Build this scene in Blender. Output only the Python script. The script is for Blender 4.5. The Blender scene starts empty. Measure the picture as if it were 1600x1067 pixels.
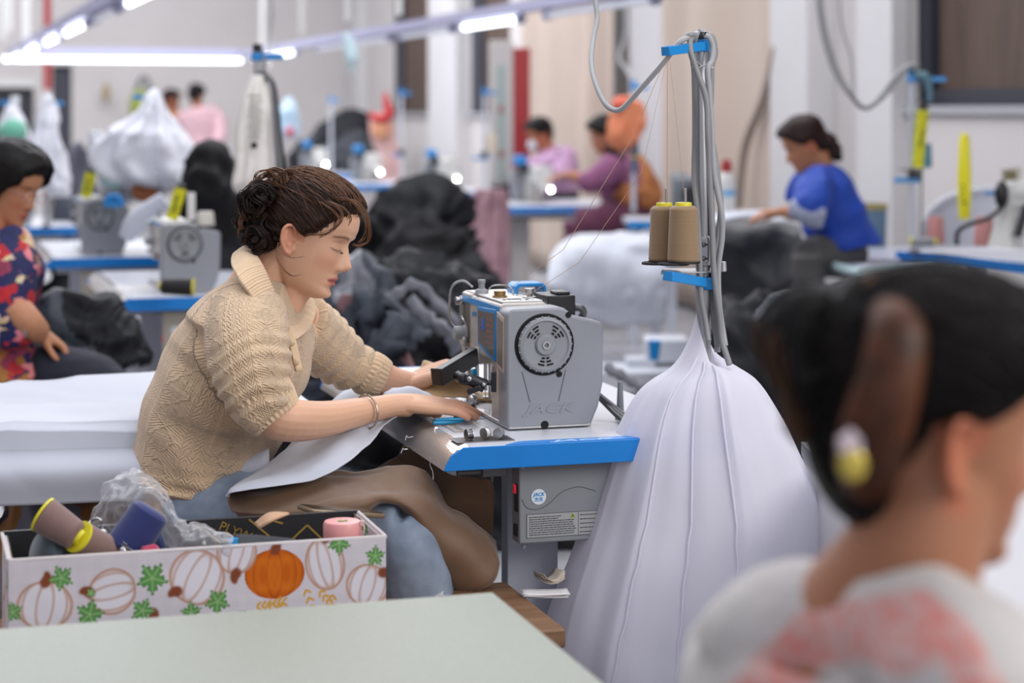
import bpy, math, random
import numpy as np
from mathutils import Vector, Matrix, Euler
random.seed(7); rng = np.random.default_rng(7)
PI = math.pi
R = math.radians
# camera model: level camera at height H with vertical lens shift, horizon at row 172 of the 1600x1067 frame
FP, CX, HY, H = 3100.0, 800.0, 172.0, 1.445
TH = R(17)                      # the workshop grid is turned 17 degrees from the view axis
SA = Vector((math.cos(TH), math.sin(TH), 0)); LA = Vector((-math.sin(TH), math.cos(TH), 0))
def P(px, py, d): return Vector(((px-CX)/FP*d, d, H-(py-HY)/FP*d))
def W(a, b, z=0.0):
    v = SA*a + LA*b; v.z = z; return v
def dz(py, z): return FP*(H-z)/(py-HY)      # distance at which a point of height z falls on row py
COL = bpy.context.scene.collection
ROOTM = {}
# ------------------------------------------------------------ materials
def lin(c):
    if isinstance(c, str):
        c = c.lstrip('#'); c = tuple(int(c[i:i+2], 16)/255 for i in (0, 2, 4))
    elif max(c) > 1.0: c = tuple(x/255 for x in c)
    return tuple(x/12.92 if x <= .04045 else ((x+.055)/1.055)**2.4 for x in c[:3])
MATS = {}
def mat(name, col=(200,200,200), rough=.5, metal=0., bump=0., bscale=200., var=0., vscale=8., alpha=1., trans=0., emit=0.,
        sss=0., attr=None, spec=.5, sheen=0., col2=None, tex=None, coat=0., stretch=None, custom=None):
    if name in MATS: return MATS[name]
    m = bpy.data.materials.new(name); m.use_nodes = True; nt = m.node_tree; N = nt.nodes; Lk = nt.links
    b = N['Principled BSDF']
    c = lin(col)
    b.inputs['Base Color'].default_value = (*c, 1)
    b.inputs['Roughness'].default_value = rough; b.inputs['Metallic'].default_value = metal
    b.inputs['Alpha'].default_value = alpha; b.inputs['Transmission Weight'].default_value = trans
    b.inputs['Specular IOR Level'].default_value = spec
    b.inputs['Sheen Weight'].default_value = sheen; b.inputs['Coat Weight'].default_value = coat
    if sss: 
        b.inputs['Subsurface Weight'].default_value = sss; b.inputs['Subsurface Radius'].default_value = (1., .35, .2)
        b.inputs['Subsurface Scale'].default_value = .008
    if emit:
        b.inputs['Emission Color'].default_value = (*c, 1); b.inputs['Emission Strength'].default_value = emit
    tc = N.new('ShaderNodeTexCoord')
    src = tc.outputs['Object']
    if stretch:
        mp = N.new('ShaderNodeMapping'); mp.inputs['Scale'].default_value = stretch
        Lk.new(src, mp.inputs['Vector']); src = mp.outputs['Vector']
    if attr:
        at = N.new('ShaderNodeAttribute'); at.attribute_name = attr
        Lk.new(at.outputs['Color'], b.inputs['Base Color'])
    if var or col2:
        nz = N.new('ShaderNodeTexNoise'); nz.inputs['Scale'].default_value = vscale; nz.inputs['Detail'].default_value = 5
        Lk.new(src, nz.inputs['Vector'])
        cr = N.new('ShaderNodeValToRGB')
        cr.color_ramp.elements[0].position = .3; cr.color_ramp.elements[1].position = .7
        c2 = lin(col2) if col2 else tuple(x*(1-var) for x in c)
        cr.color_ramp.elements[0].color = (*c2, 1); cr.color_ramp.elements[1].color = (*tuple(min(1, x*(1+var*.5)) for x in c), 1)
        Lk.new(nz.outputs['Fac'], cr.inputs['Fac'])
        if attr:
            mx = N.new('ShaderNodeMix'); mx.data_type = 'RGBA'; mx.blend_type = 'MULTIPLY'; mx.inputs[0].default_value = 1
            Lk.new(at.outputs['Color'], mx.inputs[6]); Lk.new(cr.outputs['Color'], mx.inputs[7]); Lk.new(mx.outputs[2], b.inputs['Base Color'])
        else: Lk.new(cr.outputs['Color'], b.inputs['Base Color'])
    if bump:
        nb = N.new('ShaderNodeTexNoise'); nb.inputs['Scale'].default_value = bscale; nb.inputs['Detail'].default_value = 3
        Lk.new(src, nb.inputs['Vector'])
        bp = N.new('ShaderNodeBump'); bp.inputs['Strength'].default_value = min(1, bump); bp.inputs['Distance'].default_value = .002
        Lk.new(nb.outputs['Fac'], bp.inputs['Height']); Lk.new(bp.outputs['Normal'], b.inputs['Normal'])
    if custom: custom(nt, b, tc)
    MATS[name] = m; return m
def wave_bump(freq, axis='X', strength=.4, dist=.001, coord='Object'):
    def f(nt, b, tc):
        w = nt.nodes.new('ShaderNodeTexWave'); w.bands_direction = axis; w.inputs['Scale'].default_value = freq
        w.inputs['Distortion'].default_value = .6; w.inputs['Detail'].default_value = 1
        nt.links.new(tc.outputs[coord], w.inputs['Vector'])
        bp = nt.nodes.new('ShaderNodeBump'); bp.inputs['Strength'].default_value = strength; bp.inputs['Distance'].default_value = dist
        nt.links.new(w.outputs['Fac'], bp.inputs['Height']); nt.links.new(bp.outputs['Normal'], b.inputs['Normal'])
    return f
# ------------------------------------------------------------ geometry
def crom(pts, n):                       # Catmull-Rom through the points, n steps per span
    p = [np.array(q, float) for q in pts]
    p = [2*p[0]-p[1]] + p + [2*p[-1]-p[-2]]
    out = []
    for i in range(1, len(p)-2):
        for k in range(n):
            t = k/n
            out.append(.5*((2*p[i])+(-p[i-1]+p[i+1])*t+(2*p[i-1]-5*p[i]+4*p[i+1]-p[i+2])*t*t+(-p[i-1]+3*p[i]-3*p[i+1]+p[i+2])*t**3))
    out.append(p[-2]); return np.array(out)
class G:
    def __init__(s): s.v = []; s.f = []; s.n = 0; s.uv = []
    def add(s, v, f, M=None, uv=None):
        v = np.asarray(v, float)
        if M is not None:
            m = np.array(M); v = v@m[:3, :3].T + m[:3, 3]
        s.v.append(v); s.f += [tuple(i+s.n for i in q) for q in f]; s.n += len(v)
        s.uv.append(np.zeros((len(v), 2)) if uv is None else np.asarray(uv, float)); return s
    def box(s, c, sz, M=None):
        x, y, z = (k/2 for k in sz); cx, cy, cz = c
        v = [(cx+i*x, cy+j*y, cz+k*z) for i in (-1, 1) for j in (-1, 1) for k in (-1, 1)]
        return s.add(v, [(0,1,3,2),(4,6,7,5),(0,4,5,1),(2,3,7,6),(0,2,6,4),(1,5,7,3)], M)
    def tube(s, pts, r, n=12, sm=0, M=None, flat=None, up=None):
        pts = [tuple(p) for p in pts]; r = list(r) if hasattr(r, '__len__') else [r]*len(pts)
        q = np.array([(*p, rr) for p, rr in zip(pts, r)])
        if sm: q = crom(q, sm)
        c = q[:, :3]; rad = np.maximum(q[:, 3], 1e-5)
        t = np.gradient(c, axis=0); ln = np.linalg.norm(t, axis=1, keepdims=True); t = t/np.where(ln < 1e-9, 1, ln)
        u = np.array(up if up is not None else ((0, 0, 1) if abs(t[0][2]) < .9 else (1, 0, 0)), float)
        v = []; a = np.linspace(0, 2*PI, n, endpoint=False); uv = []; ln = 0
        for i in range(len(c)):
            if up is not None: u = np.array(up, float)
            u = u - t[i]*np.dot(u, t[i]); u /= max(np.linalg.norm(u), 1e-9); w = np.cross(t[i], u)
            fl = 1 if flat is None else (flat[min(len(flat)-1, int(i/(len(c)-1)*(len(flat)-1)+.5))] if hasattr(flat, '__len__') else flat)
            if i: ln += np.linalg.norm(c[i]-c[i-1])
            v.append(c[i]+rad[i]*(np.outer(np.cos(a), u)*1+np.outer(np.sin(a), w)*fl))
            uv += [(k/n, ln) for k in range(n)]
        m = len(c); v = np.concatenate(v)
        f = [(i*n+j, i*n+(j+1)%n, (i+1)*n+(j+1)%n, (i+1)*n+j) for i in range(m-1) for j in range(n)]
        f += [tuple(range(n))[::-1], tuple((m-1)*n+j for j in range(n))]
        return s.add(v, f, M, uv)
    def ball(s, c, r, M=None, n=16, m=10):
        r = r if hasattr(r, '__len__') else (r, r, r)
        v = [(c[0], c[1], c[2]+r[2])]
        for i in range(1, m):
            a = PI*i/m
            v += [(c[0]+r[0]*math.sin(a)*math.cos(2*PI*j/n), c[1]+r[1]*math.sin(a)*math.sin(2*PI*j/n), c[2]+r[2]*math.cos(a)) for j in range(n)]
        v.append((c[0], c[1], c[2]-r[2])); e = len(v)-1
        f = [(0, 1+j, 1+(j+1)%n) for j in range(n)]
        f += [(1+i*n+j, 1+(i+1)*n+j, 1+(i+1)*n+(j+1)%n, 1+i*n+(j+1)%n) for i in range(m-2) for j in range(n)]
        f += [(1+(m-2)*n+(j+1)%n, 1+(m-2)*n+j, e) for j in range(n)]
        return s.add(v, f, M)
    def lathe(s, prof, n=24, M=None):          # prof: (r, z) bottom to top
        v = [(r*math.cos(2*PI*j/n), r*math.sin(2*PI*j/n), z) for r, z in prof for j in range(n)]
        m = len(prof)
        f = [(i*n+j, i*n+(j+1)%n, (i+1)*n+(j+1)%n, (i+1)*n+j) for i in range(m-1) for j in range(n)]
        f += [tuple(range(n))[::-1], tuple((m-1)*n+j for j in range(n))]
        return s.add(v, f, M)
    def prism(s, out, h0, h1, M=None):         # outline in xy, from h0 to h1 along z
        n = len(out); v = [(x, y, h0) for x, y in out]+[(x, y, h1) for x, y in out]
        f = [(i, (i+1)%n, n+(i+1)%n, n+i) for i in range(n)]+[tuple(range(n))[::-1], tuple(range(n, 2*n))]
        return s.add(v, f, M)
    def grid(s, A, M=None, closeu=False, uv=None):       # A: (nu, nv, 3)
        nu, nv = A.shape[:2]; v = A.reshape(-1, 3)
        f = [(i*nv+j, ((i+1)%nu)*nv+j, ((i+1)%nu)*nv+j+1, i*nv+j+1) for i in range(nu if closeu else nu-1) for j in range(nv-1)]
        return s.add(v, f, M, uv)
    def arr(s): return np.concatenate(s.v) if s.v else np.zeros((0, 3))
def XZ(): return Matrix.Rotation(PI/2, 4, 'X')          # xy outline -> xz plane, depth towards -y
def TR(x=0, y=0, z=0): return Matrix.Translation((x, y, z))
def frame(o, x, y=None, z=None):               # matrix whose x axis is x; y or z given approximately
    x = Vector(x).normalized()
    if z is not None: z = Vector(z); y = z.cross(x).normalized(); z = x.cross(y)
    else: y = Vector(y); z = x.cross(y).normalized(); y = z.cross(x)
    M = Matrix.Identity(4)
    for i in range(3): M[i][0] = x[i]; M[i][1] = y[i]; M[i][2] = z[i]; M[i][3] = o[i]
    return M
def zframe(o, z, x=(1, 0, 0)):
    z = Vector(z).normalized(); x = Vector(x); y = z.cross(x).normalized(); x = y.cross(z)
    M = Matrix.Identity(4)
    for i in range(3): M[i][0] = x[i]; M[i][1] = y[i]; M[i][2] = z[i]; M[i][3] = o[i]
    return M
def root_of(p):
    while p is not None and p.parent is not None: p = p.parent
    return p
def mk(name, g, m, parent=None, smooth=True, bevel=0., bseg=2, solid=0., sub=0, world=True, uv=False, col=None, angle=.7):
    me = bpy.data.meshes.new(name)
    if isinstance(g, G): v, f, uvs = g.arr(), g.f, (np.concatenate(g.uv) if g.uv else None)
    else: v, f = g[0], g[1]; uvs = g[2] if len(g) > 2 else None
    v = np.asarray(v, float)
    r = root_of(parent)
    if world and r is not None and r in ROOTM:
        m_ = np.array(ROOTM[r].inverted()); v = v@m_[:3, :3].T+m_[:3, 3]
    if isinstance(f, np.ndarray):
        me.vertices.add(len(v)); me.vertices.foreach_set('co', v.astype(np.float32).ravel())
        k = f.shape[1]; me.loops.add(f.size); me.loops.foreach_set('vertex_index', f.astype(np.int32).ravel())
        me.polygons.add(len(f)); me.polygons.foreach_set('loop_start', np.arange(0, f.size, k, dtype=np.int32))
        me.polygons.foreach_set('loop_total', np.full(len(f), k, np.int32)); me.update(calc_edges=True)
    else:
        me.from_pydata(v.tolist(), [], f)
    me.update()
    if uv and uvs is not None:
        l = me.uv_layers.new(name='UVMap'); idx = np.zeros(len(me.loops), np.int32); me.loops.foreach_get('vertex_index', idx)
        l.data.foreach_set('uv', uvs[idx].astype(np.float32).ravel())
    if col is not None:
        a = me.color_attributes.new('Col', 'FLOAT_COLOR', 'POINT')
        c = np.ones((len(v), 4), np.float32); c[:, :3] = col; a.data.foreach_set('color', c.ravel())
    ms = m if isinstance(m, (list, tuple)) else [m]
    for x in ms: me.materials.append(x)
    if smooth:
        me.polygons.foreach_set('use_smooth', [True]*len(me.polygons))
        if angle and not isinstance(f, np.ndarray): me.set_sharp_from_angle(angle=angle)
    o = bpy.data.objects.new(name, me); COL.objects.link(o)
    if parent is not None: o.parent = parent
    if bevel:
        b = o.modifiers.new('Bevel', 'BEVEL'); b.width = bevel; b.segments = bseg; b.limit_method = 'ANGLE'; b.angle_limit = .6
    if solid:
        b = o.modifiers.new('Solid', 'SOLIDIFY'); b.thickness = solid; b.offset = 0
    if sub:
        b = o.modifiers.new('Sub', 'SUBSURF'); b.levels = sub; b.render_levels = sub
    return o
def tag(o, label, cat, group=None, kind=None):
    o['label'] = label; o['category'] = cat
    if group: o['group'] = group
    if kind: o['kind'] = kind
    return o
def thing(name, label, cat, loc=(0, 0, 0), rz=0., group=None):
    o = bpy.data.objects.new(name, None); COL.objects.link(o); o.empty_display_size = .05
    o.location = loc; o.rotation_euler = (0, 0, rz)
    ROOTM[o] = Matrix.Translation(loc)@Matrix.Rotation(rz, 4, 'Z')
    return tag(o, label, cat, group)
def struct(name, g, m, **k):
    o = mk(name, g, m, **k); o['kind'] = 'structure'; return o
def dup(root, loc=None, rz=None, label=None, group=None, scale=None, skip=()):
    def cp(o, par):
        c = o.copy(); COL.objects.link(c)
        if par is not None: c.parent = par
        for ch in list(o.children):
            if ch.name.split('.')[0] in skip: continue
            cp(ch, c)
        return c
    r = cp(root, None)
    if loc is not None: r.location = loc
    if rz is not None: r.rotation_euler = (0, 0, rz)
    if scale: r.scale = (scale,)*3 if not hasattr(scale, '__len__') else scale
    if label: r['label'] = label
    if group: r['group'] = group
    return r
def text(s, size, M, m, parent, name='lettering', depth=.0006, shear=0., bold=0., world=True, align='LEFT'):
    c = bpy.data.curves.new('t', 'FONT'); c.body = s; c.size = size; c.extrude = depth; c.shear = shear; c.offset = bold; c.align_x = align
    o = bpy.data.objects.new('t', c); COL.objects.link(o); dg = bpy.context.evaluated_depsgraph_get(); dg.update()
    me = bpy.data.meshes.new_from_object(o.evaluated_get(dg)); bpy.data.objects.remove(o)
    v = np.array([x.co[:] for x in me.vertices]) if len(me.vertices) else np.zeros((0, 3)); f = [tuple(p.vertices) for p in me.polygons]
    bpy.data.meshes.remove(me)
    g = G(); g.add(v, f, M); return mk(name, g, m, parent, smooth=False, world=world)
def fuse(gs, vox, it=6, fac=.5):               # melt closed shapes into one continuous skin
    g = G()
    for q in gs: g.add(q.arr(), q.f)
    me = bpy.data.meshes.new('f'); me.from_pydata(g.arr().tolist(), [], g.f); me.update()
    o = bpy.data.objects.new('f', me); COL.objects.link(o)
    r = o.modifiers.new('r', 'REMESH'); r.mode = 'VOXEL'; r.voxel_size = vox
    if it: s = o.modifiers.new('s', 'SMOOTH'); s.factor = fac; s.iterations = it
    dg = bpy.context.evaluated_depsgraph_get(); dg.update(); ev = o.evaluated_get(dg); e = ev.to_mesh()
    v = np.zeros(len(e.vertices)*3, np.float32); e.vertices.foreach_get('co', v); v = v.reshape(-1, 3).astype(float)
    f = np.zeros(len(e.loops), np.int32); e.loops.foreach_get('vertex_index', f); f = f.reshape(-1, 4)
    nn = np.zeros(len(e.vertices)*3, np.float32); e.vertex_normals.foreach_get('vector', nn); nn = nn.reshape(-1, 3).astype(float)
    ev.to_mesh_clear(); bpy.data.objects.remove(o); bpy.data.meshes.remove(me)
    return v, f, nn
# ------------------------------------------------------------ noise
def vn(p, seed=0.):
    p = np.asarray(p, float)+seed*17.3; i = np.floor(p); f = p-i; u = f*f*(3-2*f); out = 0
    for a in (0, 1):
        for b in (0, 1):
            for c in (0, 1):
                h = np.sin((i[..., 0]+a)*127.1+(i[..., 1]+b)*311.7+(i[..., 2]+c)*74.7)*43758.5453; h -= np.floor(h)
                out = out+h*(u[..., 0] if a else 1-u[..., 0])*(u[..., 1] if b else 1-u[..., 1])*(u[..., 2] if c else 1-u[..., 2])
    return out*2-1
def fbm(p, o=3, seed=0.):
    s = 0; a = 1
    for k in range(o): s = s+a*vn(np.asarray(p)*2**k, seed+k); a *= .5
    return s
def ridge(p, o=2, seed=0.):
    s = 0; a = 1
    for k in range(o): s = s+a*(1-2*np.abs(vn(np.asarray(p)*2**k, seed+k))); a *= .5
    return s
def smooth01(t): t = np.clip(t, 0, 1); return t*t*(3-2*t)
def nrm(A):                                    # normals of a grid (nu,nv,3)
    a = np.gradient(A, axis=0); b = np.gradient(A, axis=1); n = np.cross(a, b)
    return n/np.maximum(np.linalg.norm(n, axis=2, keepdims=True), 1e-12)
def surf(rows, nu=8, nv=8):                     # bicubic surface through rows of points
    A = np.array([crom([tuple(p) for p in r], nv) for r in rows])
    return np.stack([crom([tuple(A[i, j]) for i in range(A.shape[0])], nu) for j in range(A.shape[1])], axis=1)
def sheet(name, rows, m, parent=None, nu=8, nv=8, amp=.006, fr=9, seed=1, thick=.002, rid=0., world=True):
    A = surf([[P(*c) if isinstance(c, tuple) else c for c in r] for r in rows], nu, nv); n = nrm(A)
    d = amp*fbm(A*fr, 3, seed)+rid*ridge(A*fr*.7, 2, seed+3)
    A = A+n*d[..., None]
    return mk(name, G().grid(A), m, parent, solid=thick, world=world, angle=0)
def mound(name, top, zb, d0, D, m, seed=1, amp=.05, fr=4., nu=160, nv=90, D2=None, mats=None, parent=None, p=2.0):
    """heap of cloth: top = [(px, py)...] crest line at distance d0, spreading D towards and D2 away from the viewer"""
    D2 = D2 or D
    pts = np.array([(P(px, py, d0).x, P(px, py, d0).z) for px, py in top])
    q = crom(pts, 12); X = np.interp(np.linspace(0, 1, nu), np.linspace(0, 1, len(q)), q[:, 0]); Z = np.interp(np.linspace(0, 1, nu), np.linspace(0, 1, len(q)), q[:, 1])
    v = np.linspace(-1, 1, nv); s = np.sign(v)*np.abs(v)**.8
    A = np.zeros((nu, nv, 3)); A[..., 0] = X[:, None]+.0*s; A[..., 1] = d0+np.where(s < 0, s*D, s*D2)[None, :]
    A[..., 2] = zb+(np.maximum(Z, zb)-zb)[:, None]*(1-np.abs(s)**p)[None, :]
    w = A*fr; w = w+.8*np.stack([fbm(w*.5, 2, seed+5), fbm(w*.5, 2, seed+6), fbm(w*.5, 2, seed+7)], -1)
    st = w*np.array((.55, 1, 1.3))
    d = amp*(ridge(st, 3, seed))
    env = np.minimum(1, (A[..., 2]-zb)/.12+.15)
    n = nrm(A); n = np.where(n[..., 2:3] < 0, -n, n)
    A = A+n*(d*env)[..., None]; A[..., 2] = np.maximum(A[..., 2], zb)
    g = G().grid(A); o = mk(name, g, mats or m, parent, world=True, angle=0)
    if mats:
        c = vn(w*.45, seed+9)[:-1, :-1].ravel(); k = np.clip(((c+.75)/1.5*len(mats)).astype(int), 0, len(mats)-1)
        o.data.polygons.foreach_set('material_index', k.astype(np.int32))
    return o
# ------------------------------------------------------------ camera, light
sc = bpy.context.scene
cd = bpy.data.cameras.new('camera'); cam = bpy.data.objects.new('camera', cd); COL.objects.link(cam)
cam.location = (0, 0, H); cam.rotation_euler = (PI/2, 0, 0)
cd.sensor_width = 36; cd.lens = FP*36/1600; cd.shift_y = -(533.5-HY)/1600; cd.clip_start = .05; cd.clip_end = 100
cd.dof.use_dof = True; cd.dof.focus_distance = 3.92; cd.dof.aperture_fstop = 2.6
sc.camera = cam
sc.view_settings.view_transform = 'Standard'; sc.view_settings.look = 'None'; sc.view_settings.gamma = 1; sc.view_settings.use_curve_mapping = False
sc.view_settings.exposure = 0.0
sc.cycles.use_denoising = True; sc.cycles.max_bounces = 6; sc.cycles.transparent_max_bounces = 12; sc.cycles.sample_clamp_indirect = 4
sc.cycles.caustics_reflective = False; sc.cycles.caustics_refractive = False
wd = bpy.data.worlds.new('world'); sc.world = wd; wd.use_nodes = True
wd.node_tree.nodes['Background'].inputs[0].default_value = (.86, .88, 1.0, 1); wd.node_tree.nodes['Background'].inputs[1].default_value = .74
def area(name, loc, size, sy, power, aim, col=(1, 1, 1)):
    l = bpy.data.lights.new(name, 'AREA'); l.shape = 'RECTANGLE'; l.size = size; l.size_y = sy; l.energy = power; l.color = col
    o = bpy.data.objects.new(name, l); COL.objects.link(o); o.location = loc
    o.rotation_euler = (Vector(aim)-Vector(loc)).to_track_quat('-Z', 'Y').to_euler(); return o
area('ceiling_lamp_row', (-.3, 4.4, 4.2), 5, 3.2, 105, (-.3, 4.4, 0), (.97, .97, 1))
area('ceiling_lamp_row', (.5, 10.5, 4.6), 9, 4, 400, (.5, 10.5, 0), (.97, .97, 1))
area('ceiling_lamp_row', (-2, 18.5, 5.), 11, 6, 1150, (-2, 18.5, 0), (.95, .96, 1))
area('window_daylight', (3.2, 1.0, 2.9), 2.4, 2.0, 115, (0, 4.2, .8), (1, .97, .93))
# ------------------------------------------------------------ common materials
M_blue = mat('blue_paint', '#0f7dcf', .35, var=.08, vscale=3)
M_blue2 = mat('blue_plastic', '#1c86cc', .3)
M_lam = mat('white_laminate', '#c9ccd4', .28, bump=.1, bscale=400)
M_grey = mat('machine_grey', '#8f9298', .42, metal=.15, bump=.15, bscale=900, spec=.4)
M_cast = mat('machine_champagne', '#b9b3ab', .35, metal=.45, bump=.1, bscale=700)
M_mwhite = mat('machine_white', '#cfcfcb', .35)
M_steel = mat('steel', '#b8b8b8', .25, metal=.95)
M_dsteel = mat('dark_steel', '#6e6e70', .4, metal=.7)
M_wsteel = mat('white_steel', '#c4c8d2', .4, spec=.4)
M_black = mat('black_plastic', '#17171a', .38)
M_hole = mat('dark_slot', '#08080a', .8)
M_gplast = mat('grey_plastic', '#8c8f93', .5)
M_yel = mat('yellow_plastic', '#dcd02c', .4)
M_neon = mat('neon_yellow', '#e3e21a', .5, col2='#b8b410', vscale=40)
M_pole = mat('pole_aluminium', '#b3b4b8', .38, metal=.6)
M_cable = mat('cable_grey', '#8a8a8c', .45)
M_cablew = mat('cable_pale', '#9fa0a2', .45)
M_led = mat('led_lamp', '#ffffff', .3, emit=30)
M_wood = mat('bench_wood', '#8c6a4c', .5, col2='#6d4c33', vscale=6, stretch=(1, 9, 9), bump=.2, bscale=60)
M_paper = mat('white_paper', '#d9d6d6', .7)
M_red = mat('red_paint', '#a02a2c', .4)
# ------------------------------------------------------------ the sewing machine (origin: front lower corner of end cover)
def machine(name, label, group=None, detail=True, loc=(0, 0, 0), rz=0., led=False):
    t = thing(name, label, 'sewing machine', loc, rz, group); L = dict(world=False)
    out = [(.004,.0),(.172,.0),(.179,.006),(.194,.04),(.204,.088),(.206,.206),(.201,.214),(.140,.229),(.120,.245),(.108,.248),(.006,.246),(-.004,.236),(-.004,.01)]
    c = mk('end_cover', G().prism(out, -.066, 0, XZ()), M_grey, t, bevel=.005, bseg=3, **L)
    hx, hz = .076, .172
    ring = [(.0, -.004), (.0625, -.004), (.0625, .001), (.060, .002), (.060, -.001), (.0, -.001)]
    X = TR(hx, 0, hz)@Matrix.Rotation(PI/2, 4, 'X')
    mk('wheel_recess', G().lathe([(.0, -.002), (.0638, -.002), (.0638, .0014), (.0, .0014)], 48, X), M_hole, t, **L)
    w = mk('handwheel', G().lathe([(0,-.0),(.0565,-.0),(.0575,.006),(.055,.011),(.050,.0125),(.047,.009),(.022,.0075),(.021,.012),(.019,.014),(.0,.014)], 56, X), M_gplast, t, **L)
    g = G()
    for k in range(26):
        a = 2*PI*k/26; g.ball((hx+.0562*math.cos(a), -.007, hz+.0562*math.sin(a)), (.0028, .004, .0028), None, 6, 5)
    mk('wheel_grip', g, M_gplast, w, **L)
    mk('wheel_screw', G().lathe([(0, .010), (.009, .010), (.0085, .0165), (.005, .0165), (.0045, .014), (0, .014)], 20, X), M_steel, w, **L)
    for base in (45, 135, 270):
        g = G()
        for r_ in (.0275, .0345, .0415):
            for half in (-1, 1):
                a0 = base+half*4; a1 = base+half*(17+(r_-.03)*500)
                pts = [(hx+r_*math.cos(R(a0+(a1-a0)*q/5)), -.0088, hz+r_*math.sin(R(a0+(a1-a0)*q/5))) for q in range(6)]
                g.tube(pts, .0019, 6, flat=1)
        mk('vent_slot', g, M_hole, w, **L)
    g = G()
    for x, z, r_ in ((.128, .231, .0065), (.108, .110, .0065), (.077, .007, .0085)):
        g.lathe([(0, 0), (r_, 0), (r_, .0008), (0, .0008)], 18, TR(x, 0, z)@Matrix.Rotation(PI/2, 4, 'X'))
    mk('screw_hole', g, M_hole, t, **L)
    ao = [(.0, .128), (.0, .246), (.01, .252), (.098, .252), (.112, .242), (.112, .14), (.1, .128)]
    arm = G().prism(ao, -.36, -.066, XZ())
    arm.prism([(.002, .0), (.002, .135), (.11, .135), (.11, .0)], -.135, -.066, XZ())
    arm.prism([(.135, .13), (.15, .128), (.155, .128), (.155, .140), (.12, .140), (.12, .06)], 0.012, .10, Matrix(((0,0,1,0),(1,0,0,0),(0,1,0,0),(0,0,0,1))))
    arm.prism([(.0, .098), (.0, .25), (.01, .254), (.088, .254), (.095, .245), (.095, .098)], -.36, -.285, XZ())
    mk('arm', arm, M_mwhite if led else M_cast, t, bevel=.004, **L)
    mk('face_plate', G().prism([(.006, .105), (.006, .246), (.088, .246), (.088, .105)], -.366, -.36, XZ()), M_mwhite if led else M_steel, t, bevel=.002, **L)
    mk('bed', G().box((.089, .235, .004), (.178, .47, .008)), M_steel, t, bevel=.002, **L)
    mk('top_plate', G().box((.052, .21, .2535), (.09, .27, .004)), M_mwhite, t, bevel=.0015, **L)
    mk('trim_stripe', G().box((-.0012, .21, .2385), (.0025, .28, .0125)), M_blue2, t, **L)
    g = G().tube([(.045, .325, .10), (.045, .325, .035)], .0045, 10).tube([(.045, .325, .035), (.045, .325, .012)], .0012, 6)
    mk('needle_bar', g, M_steel, t, **L)
    g = G().tube([(.055, .325, .10), (.055, .325, .018)], .004, 8).box((.048, .325, .014), (.03, .012, .004)).box((.048, .33, .0185), (.012, .02, .006))
    mk('presser_foot', g, M_steel, t, bevel=.001, **L)
    mk('tension_knob', G().lathe([(0,0),(.017,0),(.018,.004),(.015,.008),(.015,.026),(.013,.029),(0,.029)], 22, TR(0, .318, .165)@Matrix.Rotation(-PI/2, 4, 'Y')), M_gplast, t, bevel=.001, **L)
    mk('thread_guide_knob', G().lathe([(0,0),(.011,0),(.011,.006),(.008,.008),(.009,.016),(0,.016)], 16, TR(.0, .35, .232)@Matrix.Rotation(-PI/2, 4, 'Y')), M_steel, t, **L)
    mk('motor_box', G().box((.142, .135, .238), (.062, .10, .05)).box((.150, .12, .266), (.03, .05, .008)), M_black, t, bevel=.003, **L)
    if led:
        mk('led_lamp', G().ball((.01, .372, .09), .011, None, 10, 8), M_led, t, **L)
    mk('oil_post', G().lathe([(0,0),(.016,0),(.013,.008),(.007,.011),(.0065,.022),(.0085,.024),(.0085,.03),(0,.03)], 18, TR(.018, .262, .255)), M_gplast, t, **L)
    if led:
        mk('blue_cap', G().box((.16, .12, .295), (.075, .11, .07)), M_blue2, t, bevel=.012, **L)
    if not detail: return t
    # details only the near machine shows
    fr = [(.082, .238), (.222, .232), (.218, .150), (.088, .128)]     # (y, z) outline of the display
    YZ = Matrix(((0,0,1,0),(1,0,0,0),(0,1,0,0),(0,0,0,1)))
    d = mk('display_panel', G().prism(fr, -.004, .001, YZ), M_blue2, t, bevel=.002, **L)
    ins = [(.090, .229), (.213, .2245), (.2095, .157), (.095, .137)]
    mk('display_screen', G().prism(ins, -.0048, -.004, YZ), mat('screen_film', '#75706c', .18, coat=.4), d, **L)
    g = G()
    for k in range(5):
        for q in range(3): g.box((-.0052, .112+.012*q, .212-.012*k), (.0006, .006, .003))
    mk('display_digits', g, mat('digit_red', '#b35a52', .5), d, smooth=False, **L)
    mk('display_icon', G().box((-.0052, .172, .198), (.0006, .016, .026)).box((-.0052, .19, .19), (.0006, .006, .006)), mat('icon_blue', '#2b5dc0', .4), d, smooth=False, **L)
    sp = mk('side_panel', G().prism([(.018, .226), (.070, .236), (.072, .122), (.020, .112)], -.0055, -.003, YZ), mat('panel_frame', '#b5ab9e', .4), t, bevel=.001, **L)
    mk('panel_film', G().prism([(.025, .218), (.064, .226), (.066, .130), (.027, .121)], -.0062, -.0055, YZ), mat('panel_film', '#7a7570', .3), sp, **L)
    g = G()
    for z in (.128, .108, .088): g.box((-.006, .232, z), (.012, .013, .015))
    for k, z in enumerate((.128, .108, .088)):
        mk('button', G().box((-.007, .232, z), (.014, .014, .016)), mat('button_blue', '#13a0cf', .35), t, bevel=.003, **L)
    mk('button_strip', G().box((-.001, .232, .108), (.004, .022, .068)), M_mwhite, t, bevel=.002, **L)
    text('JACK', .03, Matrix(((1,0,0,.034),(0,0,-1,-.0004),(0,1,0,.032),(0,0,0,1)))@Matrix.Diagonal((1.5, .86, 1, 1)), M_grey, c, 'embossed_lettering', .0012, .3, .0006, world=False)
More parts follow.
